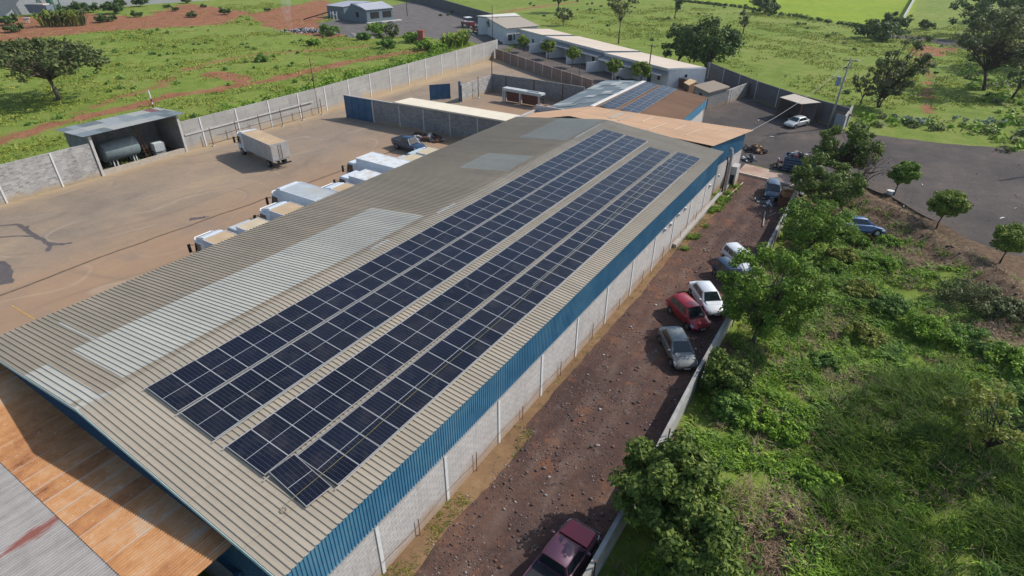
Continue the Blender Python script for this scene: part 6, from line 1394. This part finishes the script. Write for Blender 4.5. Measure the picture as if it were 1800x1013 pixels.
def pole(nm, label, px, h, r=.13, mat=None, arms=(), lean=(0, 0)):
    q = px if len(px) == 3 else at(*px); o = thing(nm, label, 'pole', (q[0], q[1], 0)); m_ = MB(); m_.tube([(0, 0, -.1), (lean[0], lean[1], h)], [r, r*.62], 10); m_.build('shaft', mat or M_post, o, smooth=True)
    for (z, L_, ang) in arms:
        m_ = MB(); f = z/h; m_.cbox((lean[0]*f, lean[1]*f, z), (L_, .09, .10), R(ang)); a_ = m_.build('crossarm', M_rust, o)
        for sx in (-.45, 0, .45):
            m_ = MB(); cx_, cy2 = lean[0]*f+math.cos(R(ang))*L_*sx, lean[1]*f+math.sin(R(ang))*L_*sx; m_.tube([(cx_, cy2, z+.05), (cx_, cy2, z+.22)], [.05, .03], 6); m_.build('insulator', M_white, a_)
    return o
M_polec = m_plain('concrete_pole', (.30, .285, .27), .9, var=.12)
M_polew = m_plain('creosoted_pole', (.055, .045, .04), .9)
up1 = pole('utility_pole', 'tall concrete utility pole with a transformer at the corner of the parking lot', (1455, 226), 9.6, .17, M_polec, ((9.2, 1.8, 10), (8.3, 1.2, 10)), lean=(.35, .0))
m_ = MB(); m_.tube([(-.35, -.25, 5.9), (-.35, -.25, 7.0)], .30, 12); m_.tube([(-.35, -.25, 7.0), (-.35, -.25, 7.08)], .33, 12); tf = m_.build('transformer', m_plain('grey_blue_transformer', (.20, .26, .32), .5), up1)
m_ = MB(); m_.tube([(-.45, -.3, 7.08), (-.45, -.3, 7.35)], .04, 6); m_.build('bushing', M_white, tf)
m_ = MB(); m_.tube([(.3, 0, 8.9), (.9, -.4, 9.4), (1.2, -.6, 9.4)], .04, 6); lm = m_.build('lamp_arm', M_steel, up1)
m_ = MB(); m_.cbox((1.35, -.7, 9.38), (.5, .2, .12), R(-33)); m_.build('lamp_head', M_steel, lm, bevel=.03)
pole('utility_pole', 'dark pole rising in front of the nearest white row house', (1137, 152), 7.2, .13, M_polew, ((6.8, 1.2, -20),))
pole('utility_pole', 'tall thin black pole at the end of the long boundary wall by the barn', (866, 103), 10.5, .10, M_polew)
pole('utility_pole', 'thin dark pole standing at the corner of the inner yard walls', (865, 160), 6.2, .10, M_polew)
pole('utility_pole', 'thin brown pole rising above the boundary wall opposite the blue gate', (560, 200), 8.0, .09, M_rust)
pole('utility_pole', 'dark pole beside the grey house, cut by the top edge', (716, 28), 8.0, .12, M_polew)
pole('utility_pole', 'small dark pole in the houses courtyard above the brown wall', (1017, 150), 3.6, .07, M_polew)
tq = at(1757, 318); bq = tq+np.array((.616, .788, 0))*9.0/math.tan(SUN_EL)
pole('utility_pole', 'utility pole just outside the right edge, its shadow with a crossarm on the road', (bq[0], bq[1], 0), 9.0, .17, M_polec, ((8.3, 2.2, 35),))
# cable sagging from the utility pole to the warehouse
a = at(1455, 226)+np.array((.33, 0, 9.1)); b = np.array((12.4, 61.8, 5.2)); m_ = MB(); pts = []
for t in np.linspace(0, 1, 24): q = a*(1-t)+b*t; pts.append((q[0], q[1], q[2]-1.6*t*(1-t)*2))
m_.tube(pts, .022, 5); tag(m_.build('service_cable', m_plain('grey_cable', (.35, .36, .36), .7)), 'pale service cable sagging from the utility pole to the warehouse extension', 'cable')

# stones and rubble of the lane
ICO = []
_t = (1+5**.5)/2
for a_, b_ in ((-1, _t), (1, _t), (-1, -_t), (1, -_t)): ICO.append((a_, b_, 0))
for a_, b_ in ((-1, _t), (1, _t), (-1, -_t), (1, -_t)): ICO.append((0, a_, b_))
for a_, b_ in ((_t, -1), (_t, 1), (-_t, -1), (-_t, 1)): ICO.append((a_, 0, b_))
ICO = np.array(ICO)/1.902
ICF = np.array([(0, 11, 5), (0, 5, 1), (0, 1, 7), (0, 7, 10), (0, 10, 11), (1, 5, 9), (5, 11, 4), (11, 10, 2), (10, 7, 6), (7, 1, 8), (3, 9, 4), (3, 4, 2), (3, 2, 6), (3, 6, 8), (3, 8, 9), (4, 9, 5), (2, 4, 11), (6, 2, 10), (8, 6, 7), (9, 8, 1)])
def stone_mat(name, stops):
    s = NT(name); g_ = s.n('ShaderNodeNewGeometry'); c = s.ramp(g_.outputs['Random Per Island'], stops)
    c = s.mix(s.rng(s.noise(g_.outputs['Position'], 14, 4, .7), .35, .7, 0, .45), c, (.09, .06, .05)); s.col(c); return s.set(.9, 0, .2)
M_stone = stone_mat('mixed_rubble', [(.0, (.050, .042, .042)), (.3, (.095, .078, .074)), (.55, (.15, .125, .115)), (.72, (.19, .085, .055)), (.86, (.22, .19, .175)), (.97, (.40, .38, .36))])
M_ash = stone_mat('ash_and_rubbish', [(.0, (.02, .02, .02)), (.35, (.12, .12, .13)), (.6, (.30, .30, .32)), (.85, (.45, .45, .47)), (1, (.6, .6, .6))])
def rocks(name, label, cat, P, S, mat, seed, flat=.6):
    g_ = np.random.default_rng(seed); n_ = len(P); V = ICO[None]*(.75+.5*g_.random((n_, 12, 1)))
    a_ = g_.random(n_)*6.283; c_, s_ = np.cos(a_)[:, None], np.sin(a_)[:, None]
    V = np.stack([V[:, :, 0]*c_-V[:, :, 1]*s_, V[:, :, 0]*s_+V[:, :, 1]*c_, V[:, :, 2]*flat], -1)*np.stack([S, S*(.6+.6*g_.random(n_)), S], -1)[:, None, :]+np.asarray(P)[:, None, :]
    F = (ICF[None]+np.arange(n_)[:, None, None]*12).reshape(-1, 3)
    return tag(npmesh(name, V.reshape(-1, 3), F, mat), label, cat, kind='stuff')
g = np.random.default_rng(5); n = 26000
x = g.uniform(12.6, 19.6, n); y = g.uniform(-2, 63, n); k = (g.random(n) < sstep(fbm(x, y, .45, 101), .30, .62)*(.35+.65*sstep(x, 12.6, 14))); x, y = x[k], y[k]
S = .014+.05*g.random(len(x))**7+.018*g.random(len(x)); rocks('rubble', 'loose stones and gravel strewn over the reddish lane', 'stones', np.stack([x, y, S*.25], -1), S, M_stone, 6)
n = 800; cx = g.normal(15.6, 1.5, n); cy2 = g.uniform(6, 44, n); S = .035+.085*g.random(n)**4; k = (cx > 12.9) & (cx < 19.3); cx, cy2, S = cx[k], cy2[k], S[k]
rocks('large_stones', 'larger broken stones scattered along the lane', 'stones', np.stack([cx, cy2, S*.3], -1), S, M_stone, 7)
# scattered litter on the road and verges
n = 6000; x = g.uniform(4, 75, n); y = g.uniform(46, 95, n); k = (sdf(x, y, road) < 0) & (g.random(n) < .25+.75*np.exp(sdf(x, y, road)/1.5)); x, y = x[k], y[k]; S = .025+.06*g.random(len(x))**4
rocks('road_stones', 'small stones dotting the gravelly road and parking lot', 'stones', np.stack([x, y, S*.3], -1), S, M_stone, 8)
bank = P2((1500, 350), (1570, 370), (1640, 420), (1740, 480), (1820, 560), (1820, 640), (1700, 560), (1600, 500), (1520, 440))
n = 3500; x = g.uniform(22, 46, n); y = g.uniform(38, 66, n); k = sdf(x, y, bank) < 0; x, y = x[k], y[k]; S = .03+.12*g.random(len(x))**4
rocks('bank_rubble', 'clods and stones on the brown bank beside the ditch', 'stones', np.stack([x, y, GH(x, y)+S*.3], -1), S, m_plain('earth_clods', (.17, .12, .085), .95, var=.35, obj=False), 9)

def heap(nm, label, cat, c, rx, ry, h, n, smin, smax, mats, seed, kind=None, boxy=True, group=None):
    """pile of odd pieces: boxes, tubes and rings thrown on a mound"""
    g_ = random.Random(seed); o = thing(nm, label, cat, (c[0], c[1], 0), 0, group)
    m_ = MB(); k_ = 14
    vs = [(0, 0, h*.8)]
    for j, f in ((1, .55), (2, 1.0)):
        for i in range(k_): a_ = i*6.283/k_; q = g_.uniform(.85, 1.1); vs.append((rx*f*q*math.cos(a_), ry*f*q*math.sin(a_), h*.5 if j == 1 else -.02))
    fs = [(0, 1+i, 1+(i+1) % k_) for i in range(k_)]+[(1+i, 1+k_+i, 1+k_+(i+1) % k_, 1+(i+1) % k_) for i in range(k_)]
    m_.add(vs, fs); m_.build('mound', mats[0], o)
    M_ = [MB() for _ in mats]
    for i in range(n):
        a_ = g_.uniform(0, 6.283); q = math.sqrt(g_.random()); x_, y_ = rx*q*math.cos(a_), ry*q*math.sin(a_); z_ = max(.05, h*(1-q)*.9+.1); s_ = g_.uniform(smin, smax); mi = g_.randrange(len(mats))
        if g_.random() < .5: M_[mi].cbox((x_, y_, z_), (s_, s_*g_.uniform(.2, .8), s_*g_.uniform(.1, .5)), g_.uniform(0, 3), 0, g_.uniform(-.6, .6))
        elif g_.random() < .6:
            d_ = Vector((g_.uniform(-1, 1), g_.uniform(-1, 1), g_.uniform(-.3, .5)))*s_; M_[mi].tube([(x_, y_, z_), (x_+d_.x, y_+d_.y, z_+d_.z)], .03+.05*s_*g_.random(), 5)
        else:
            pts = [(x_+s_*.35*math.cos(t), y_+s_*.2*math.sin(t), z_+s_*.3*math.sin(t+.6)) for t in np.linspace(0, 6.2, 9)]; M_[mi].tube(pts, .03, 4)
    for mi, mm in enumerate(M_):
        if mm.v:
            q_ = mm.build('scrap_pieces', mats[mi], o); q_['kind'] = 'stuff'
    return o
c1 = m_plain('scrap_white', (.50, .50, .52), .6, var=.2); c2 = m_plain('scrap_dark', (.035, .035, .04), .7, var=.3); c3 = m_plain('scrap_blue', (.03, .06, .12), .6, var=.3); c4_ = m_plain('scrap_red', (.25, .04, .05), .6, var=.2); c5 = m_plain('scrap_tan', (.42, .28, .14), .8, var=.2); c6 = m_plain('scrap_rust', (.14, .07, .045), .85, var=.3)
g0 = at(1402, 300); o = thing('scrap_container', 'dark blue slatted container heaped with scrap beside the dark trees', 'container', (g0[0], g0[1], 0), R(8))
m_ = MB(); m_.box(-1.7, -1.0, .05, 1.7, -.92, 1.7); m_.box(-1.7, .92, .05, 1.7, 1.0, 1.7); m_.box(-1.7, -.92, .05, -1.62, .92, 1.7); m_.box(1.62, -.92, .05, 1.7, .92, 1.7); m_.box(-1.6, -.9, .02, 1.6, .9, 1.4); m_.build('bin_body', c3, o)
m_ = MB()
for k in range(5): m_.box(-1.74, -1.06, .2+.32*k, 1.74, -1.0, .3+.32*k)
m_.build('side_rib', m_plain('pale_blue_rib', (.12, .17, .24), .5), o)
heap('scrap_heap', 'mixed white, red and dark scrap heaped on the blue slatted container', 'scrap', (g0[0], g0[1], 0), 1.5, .9, .7, 110, .2, .8, [c2, c1, c1, c4_], 4).location.z = 1.45
for k, q in enumerate(((1372, 296), (1380, 300), (1389, 303), (1366, 290))):
    g1_ = at(*q); o = thing('scrap_motorcycle', f'{("frontmost", "second", "third", "backmost")[k]} of the derelict motorcycles huddled before the scrap container', 'motorcycle', (g1_[0], g1_[1], 0), R(200+25*k), 'derelict motorcycles by the scrap container')
    for x_ in (-.62, .62):
        m_ = MB(); m_.tube([(x_+.28*math.cos(t), .02*math.sin(t), .3+.28*math.sin(t)) for t in np.linspace(0, 6.283, 17)], .05, 6, cap=False); m_.build('wheel', M_tyre, o)
    m_ = MB(); m_.tube([(-.62, 0, .3), (-.2, 0, .55), (.3, 0, .72), (.55, 0, .6), (.62, 0, .3)], .045, 6); m_.tube([(.5, 0, .6), (.38, 0, 1.0)], .03, 5); m_.build('frame', c2, o)
    m_ = MB(); m_.cbox((.1, 0, .8), (.42, .22, .2)); m_.build('fuel_tank', (c4_, c1, c3, c1)[k], o, bevel=.05)
    m_ = MB(); m_.cbox((-.38, 0, .78), (.55, .22, .09)); m_.build('seat', c2, o, bevel=.03)
    m_ = MB(); m_.tube([(.34, -.33, 1.02), (.38, 0, 1.0), (.34, .33, 1.02)], .018, 5); m_.build('handlebar', M_steel, o)
g0 = at(1327, 266); heap('scrap_heap', 'pile of dark and orange tan scrap just past the warehouse extension corner', 'scrap', g0, 1.4, 1.1, .7, 60, .2, .9, [c2, c5, c6, c2], 5)
g0 = at(1316, 282); heap('scrap_heap', 'small heap of white and blue scrap against the far corner pillar', 'scrap', g0, .8, .9, .6, 40, .2, .7, [c2, c1, c3], 6)
g0 = at(1346, 356); heap('scrap_heap', 'low litter of car parts and tubes below the dark blue car', 'scrap', g0, 1.1, 1.0, .15, 30, .2, .9, [c2, c1, c2], 7)
g0 = at(1395, 340); heap('scrap_heap', 'grey boards and rubble heaped against the lane wall above the brown crates', 'scrap', g0, .9, 1.8, .35, 50, .25, 1.0, [c2, m_plain('grey_board', (.3, .3, .3)), c6], 8)
g0 = at(752, 244); heap('scrap_heap', 'dull scrap in the shade of the cross wall behind the navy pickup', 'scrap', g0, 2.6, 1.1, .5, 60, .3, 1.1, [c6, m_plain('grey_board', (.3, .3, .3)), c2], 9)
g0 = at(1088, 141); heap('scrap_heap', 'dark stored things under the porch of the nearest row house', 'scrap', g0, 1.1, .8, .5, 30, .3, .9, [c2, c1, c2], 10)
# crates
def crate(label, c, d, rz, mat, tilt=0.0):
    o = thing('crate', label, 'crate', c, rz, 'crates by the lane wall'); h = [q/2 for q in d]
    for nm_, (b0, b1) in {'front_side': ((-h[0], -h[1], 0), (h[0], -h[1]+.04, d[2])), 'back_side': ((-h[0], h[1]-.04, 0), (h[0], h[1], d[2])), 'left_side': ((-h[0], -h[1]+.041, 0), (-h[0]+.04, h[1]-.041, d[2])), 'right_side': ((h[0]-.04, -h[1]+.041, 0), (h[0], h[1]-.041, d[2])), 'bottom': ((-h[0]+.041, -h[1]+.041, .01), (h[0]-.041, h[1]-.041, .05))}.items():
        m_ = MB(); m_.box(*b0, *b1); m_.build(nm_, mat, o)
    return o
m1 = m_plain('orange_brown_crate', (.34, .17, .08), .85, var=.25); m2 = m_plain('pale_wood_crate', (.45, .31, .17), .85, var=.2); m3 = m_plain('red_brown_crate', (.16, .065, .04), .85, var=.25)
cq = at(1379, 362)
crate('large red brown crate, lowest of the stack by the lane wall', (cq[0], cq[1], 0), (1.4, 1.1, 1.0), R(12), m3)
crate('orange brown open crate on top of the red brown crate', (cq[0]+.0, cq[1]+.15, 1.0), (1.0, .9, .55), R(20), m1)
crate('pale wooden crate at the back of the stack by the lane wall', (cq[0]+.1, cq[1]+1.35, 0), (1.1, .9, 1.2), R(-8), m2)
crate('pale crate with a yellowish lid beside the wall, right of the stack', (cq[0]+1.25, cq[1]+.2, 0), (.8, .8, .9), R(30), m2)
# loose poles and planks
for a_, b_, r_, lab, mt in (((1466, 357, .9), (1491, 383, .5), .045, 'long pale pole leaning over the weeds towards the wrecked car', m_plain('pale_pole', (.50, .44, .36))), ((1472, 379, .5), (1481, 370, .8), .05, 'short pale board beside the long pole in the weeds', m_plain('pale_board', (.48, .42, .33))),
                            ((1306, 321, .1), (1270, 354, .1), .05, 'yellowish pipe lying along the weeds at the warehouse foot', m_plain('yellowish_pipe', (.50, .42, .26))), ((1345, 372, .1), (1341, 398, .1), .07, 'weathered plank lying in the lane below the crates', m_plain('grey_plank', (.30, .27, .24))),
                            ((1352, 380, .1), (1364, 374, .1), .05, 'short plank crossing the lane litter', m_plain('grey_plank2', (.34, .31, .28)))):
    p_, q_ = at(*a_[:2], a_[2]), at(*b_[:2], b_[2]); m_ = MB(); m_.tube([tuple(p_), tuple(q_)], r_, 6); tag(m_.build('loose_pole' if 'pole' in lab or 'pipe' in lab else 'plank', mt), lab, 'pole' if 'pole' in lab or 'pipe' in lab else 'plank')
q = at(1564, 341); m_ = MB(); m_.tube([(0, 0, 0), (0, 0, .38), (0, 0, .39)], [.34, .36, .30], 14); o = m_.build('paint_can', M_white, None, loc=(q[0], q[1], .0)); tag(o, 'squat white can at the foot of the first round tree', 'can')
for i, (px, py, s_, lab) in enumerate(((1356, 241, .35, 'white litter scrap on the parking lot'), (1762, 384, .33, 'white paper lying on the road between two round trees'), (1588, 363, .14, 'tiny white scrap on the ditch bank'), (1620, 325, .14, 'tiny white scrap on the road by the first round tree'), (1786, 367, .18, 'small white scrap near the right edge of the road'), (1334, 212, .3, 'small white scrap on the lot by the patchwork building'))):
    q = at(px, py); m_ = MB(); m_.add([(-s_, -.2*s_, .01), (0, -.3*s_, .09), (s_, -.1*s_, .02), (.9*s_, .3*s_, .02), (0, .25*s_, .1), (-.9*s_, .3*s_, .01)], [(0, 1, 4, 5), (1, 2, 3, 4)]); o = m_.build('litter', M_white, None, loc=(q[0], q[1], .02)); o.rotation_euler = (0, 0, i*.9); tag(o, lab, 'litter')
# large white flowering scrub by the road (pale leaved)
M_pale = m_leaf('silver_leaves', (.08, .14, .08), (.16, .23, .15), (.34, .40, .34), 1.0, .1)
for (px, py, rx, lab) in ((1597, 216, 3.0, 'left patch of silvery pale plants at the meadow edge by the road'), (1722, 219, 3.4, 'right patch of silvery pale plants at the meadow edge by the road')):
    q = at(px, py); g_ = np.random.default_rng(px); C_ = [(q[0]+g_.normal()*rx*.5, q[1]+g_.normal()*1.0, .45+g_.random()*.4, .45) for _ in range(16)]
    V, F = leaves(C_, 20, .24, .9, seed=px); V = V-np.array((q[0], q[1], 0)); o = npmesh('silvery_plant', V, F, M_pale); o.location = (q[0], q[1], 0); tag(o, lab, 'plant')
# burning rubbish heap with smoke, gravel heaps, chimney
q = at(540, 56)
g_ = np.random.default_rng(3); n = 700; x = g_.normal(0, 3.2, n); y = g_.normal(0, 1.3, n); z = np.clip(.9-.08*(x*x/3+y*y), .05, .9)*g_.random(n); S = .08+.28*g_.random(n)
o = rocks('rubbish_heap', 'smouldering heap of pale ash and black rubbish at the end of the red track', 'rubbish', np.stack([x, y, z], -1), S, M_ash, 11); o.location = (q[0], q[1], 0); o.rotation_euler = (0, 0, R(28))
sm = NT('thin_smoke'); s = sm; s.t.nodes.remove(s.b); pv = s.n('ShaderNodeVolumePrincipled'); pv.inputs['Color'].default_value = (.85, .87, .9, 1); pv.inputs['Density'].default_value = .10
nz = s.noise(s.pos(True), .7, 3, .6); s.l(s.rng(nz, .42, .72, 0, .22), pv.inputs['Density']); s.l(pv.outputs[0], s.out.inputs['Volume'])
m_ = MB(); m_.tube([(0, 0, .3), (-.5, .3, 2.2), (-1.6, .6, 4.5), (-2.0, 1.4, 6.8), (-3.2, 2.0, 8.5)], [.5, .9, 1.2, 1.6, 1.2], 10); q = at(512, 54)
o = m_.build('smoke', sm.m, None, smooth=True, loc=(q[0], q[1], 0)); tag(o, 'thin white smoke rising from the ash heap', 'smoke', kind='stuff')
M_grv = m_plain('dark_gravel', (.10, .095, .095), .95, var=.3, scale=3)
for (px, py, rx, h_, lab) in ((671, 50, 4.2, 1.7, 'dark gravel heap in front of the grey house'), (688, 44, 3.2, 1.0, 'lower gravel heap behind the first one by the grey house'), (620, 64, 2.6, .9, 'small pale heap of rubble at the edge of the gravel yard'), (645, 66, 3.0, .6, 'flat pale rubble heap next to the small one')):
    q = at(px, py); m_ = MB(); k_ = 22; rg_ = 6; vs = [(0, 0, h_)]
    for j in range(1, rg_+1):
        for i in range(k_):
            a_ = i*6.283/k_; f = j/rg_; n_ = float(vnoise(i*.9+px, j*1.1, 1, 3)); vs.append((rx*f*math.cos(a_)*(.85+.3*n_), rx*.55*f*math.sin(a_)*(.85+.3*n_), h_*(1-f**1.3)*(.8+.4*n_) if j < rg_ else -.05))
    fs = [(0, 1+i, 1+(i+1) % k_) for i in range(k_)]
    for j in range(rg_-1): fs += [(1+j*k_+i, 1+(j+1)*k_+i, 1+(j+1)*k_+(i+1) % k_, 1+j*k_+(i+1) % k_) for i in range(k_)]
    m_.add(vs, fs); tag(m_.build('gravel_heap', M_grv if 'dark' in lab or 'lower' in lab else m_plain('pale_rubble', (.27, .25, .23), .95, var=.3), None, smooth=True, loc=(q[0], q[1], 0)), lab, 'heap')
q = at(741, 76); o = thing('brick_chimney', 'small red brick chimney stack among the bushes by the gravel yard', 'chimney', (q[0], q[1], 0), R(15))
M_rb = m_block('red_bricks', (.30, .07, .045), (.36, .10, .06), (.25, .16, .13), bw=.25, bh=.09, dirt_h=.3)
for nm_, (w_, z0, z1) in {'base': (1.0, 0, 1.3), 'stack': (.72, 1.3, 2.7), 'crown': (.85, 2.7, 2.95)}.items():
    m_ = MB(); m_.box(-w_, -w_*.7, z0, w_, w_*.7, z1); m_.build(nm_, M_rb, o)
# odd yard equipment by the grey house
q = at(558, 36); o = thing('conveyor', 'dark inclined conveyor frame lying in the weeds by the grey house', 'equipment', (q[0], q[1], 0), R(40))
for y in (-.5, .5):
    m_ = MB(); m_.tube([(-4, y, .3), (4, y, 2.4)], .12, 5); m_.build('side_beam', M_dark, o)
m_ = MB()
for k in range(9): m_.box(-3.8+k*.9, -.5, .35+.236*k, -3.6+k*.9, .5, .45+.236*k)
m_.build('rung', M_dark, o)
for i, (px, py) in enumerate(((584, 33), (590, 35), (597, 32), (604, 30))):
    q = at(px, py); o = thing('storage_rack', f'{("leftmost", "second", "third", "rightmost")[i]} of the white upright frames stored before the grey house', 'frame', (q[0], q[1], 0), R(20*i), 'white frames by the grey house')
    for x in (-.5, .5):
        m_ = MB(); m_.tube([(x, 0, 0), (x, 0, 2.0+.3*(i % 2))], .1, 5); m_.build('upright', M_white, o)
    m_ = MB(); m_.box(-.6, -.1, 1.3, .6, .1, 1.5); m_.build('crossbar', M_white, o)
# water tower legs and grey box at the top left
q = at(97, 27); o = thing('water_tower', 'green steel tower with a thick riser, its top cut by the photo edge', 'tower', (q[0], q[1], 0)); M_grn = m_plain('green_tower_paint', (.06, .17, .12), .6)
m_ = MB(); m_.tube([(0, 0, 0), (-1.5, 0, 14)], .95, 14); m_.build('riser', M_grn, o, smooth=True)
for x, y in ((-8.5, 3), (-6.2, -1.5), (-3.4, 4)):
    m_ = MB(); m_.tube([(x, y, 0), (x*.8, y*.7, 14)], .22, 6); m_.build('leg', M_grn, o)
m_ = MB(); m_.tube([(-3, 1, 14), (-3, 1, 14.6), (-3, 1, 19), (-3, 1, 20)], [3.0, 4.0, 4.0, .5], 20); m_.build('tank', M_grn, o)
q = at(76, 28); o = thing('grey_trailer', 'boxy grey trailer with an open pale top under the water tower', 'trailer', (q[0], q[1], 0), R(24))
m_ = MB(); m_.hexa([(-3.2, -1.3, .8), (3.4, -1.3, .8), (3.4, 1.3, .8), (-3.2, 1.3, .8)], [(-4.0, -1.4, 3.2), (3.6, -1.4, 3.2), (3.6, 1.4, 3.2), (-4.0, 1.4, 3.2)]); m_.build('body', m_plain('grey_blue_panel', (.14, .18, .22), .7), o)
m_ = MB(); m_.box(-2.4, -1.2, 3.21, 2.6, 1.2, 3.5); m_.build('load', m_plain('pale_load', (.55, .48, .42)), o)
for x in (-2, 2.2):
    for y in (-1.1, 1.1): wheel(o, x, y, .5, .3)
# cow
q = at(49, 41); o = thing('cow', 'white cow standing on the red soil at the far left', 'cow', (q[0], q[1], 0), R(15))
bm_v = [((-.95, 0, 1.15), .30), ((-.5, 0, 1.18), .38), ((.1, 0, 1.12), .42), ((.6, 0, 1.2), .38), ((.95, 0, 1.35), .24), ((1.2, 0, 1.45), .17), ((1.5, 0, 1.28), .12)]
legs = [((-.8, .2, 1.0), .17, (-.85, .22, .62), .09, (-.78, .22, .42), .065, (-.82, .22, .02), .06), ((-.8, -.2, 1.0), .17, (-.7, -.22, .62), .09, (-.65, -.22, .42), .065, (-.66, -.22, .02), .06), ((.6, .2, 1.0), .15, (.62, .2, .55), .08, (.6, .2, .3), .06, (.6, .2, .02), .06), ((.6, -.2, 1.0), .15, (.75, -.2, .55), .08, (.72, -.2, .3), .06, (.75, -.2, .02), .06)]
import bmesh
vs = [v for v, r_ in bm_v]; rr = [r_ for v, r_ in bm_v]; es = [(i, i+1) for i in range(len(vs)-1)]
for li, lg in enumerate(legs):
    par = 1 if li < 2 else 3
    for j in range(0, 8, 2):
        vs.append(lg[j]); rr.append(lg[j+1]); es.append((par, len(vs)-1)); par = len(vs)-1
for tl in ((-1.15, 0, 1.1), (-1.22, 0, .6)): vs.append(tl); rr.append(.035); es.append((0 if tl[2] > 1 else len(vs)-2, len(vs)-1))
me = bpy.data.meshes.new('body'); me.from_pydata(vs, es, []); me.materials.append(m_plain('white_cow_hide', (.62, .60, .56), .9)); cw_ = bpy.data.objects.new('body', me); COL.objects.link(cw_); cw_.parent = o
sk = cw_.modifiers.new('skin', 'SKIN'); ss = cw_.modifiers.new('sub', 'SUBSURF'); ss.levels = 1; ss.render_levels = 1
for i, r_ in enumerate(rr): me.skin_vertices[0].data[i].radius = (r_, r_)
me.skin_vertices[0].data[1].use_root = True
for y in (-.14, .14):
    m_ = MB(); m_.tube([(1.2, y*.6, 1.55), (1.18, y*2.2, 1.6)], [.05, .02], 5); m_.build('ear', M_white, o)

# ================================================================== AIR
hz = NT('thin_air_haze'); hz.t.nodes.remove(hz.b); pv = hz.n('ShaderNodeVolumePrincipled'); pv.inputs['Color'].default_value = (.86, .91, 1.0, 1); pv.inputs['Density'].default_value = .00013
pv.inputs['Anisotropy'].default_value = .3; hz.l(pv.outputs[0], hz.out.inputs['Volume'])
m_ = MB(); m_.box(-1650, -350, -6, 1650, 2650, 34); tag(m_.build('haze', hz.m), 'faint pale haze in the air over the whole site', 'haze', kind='stuff')
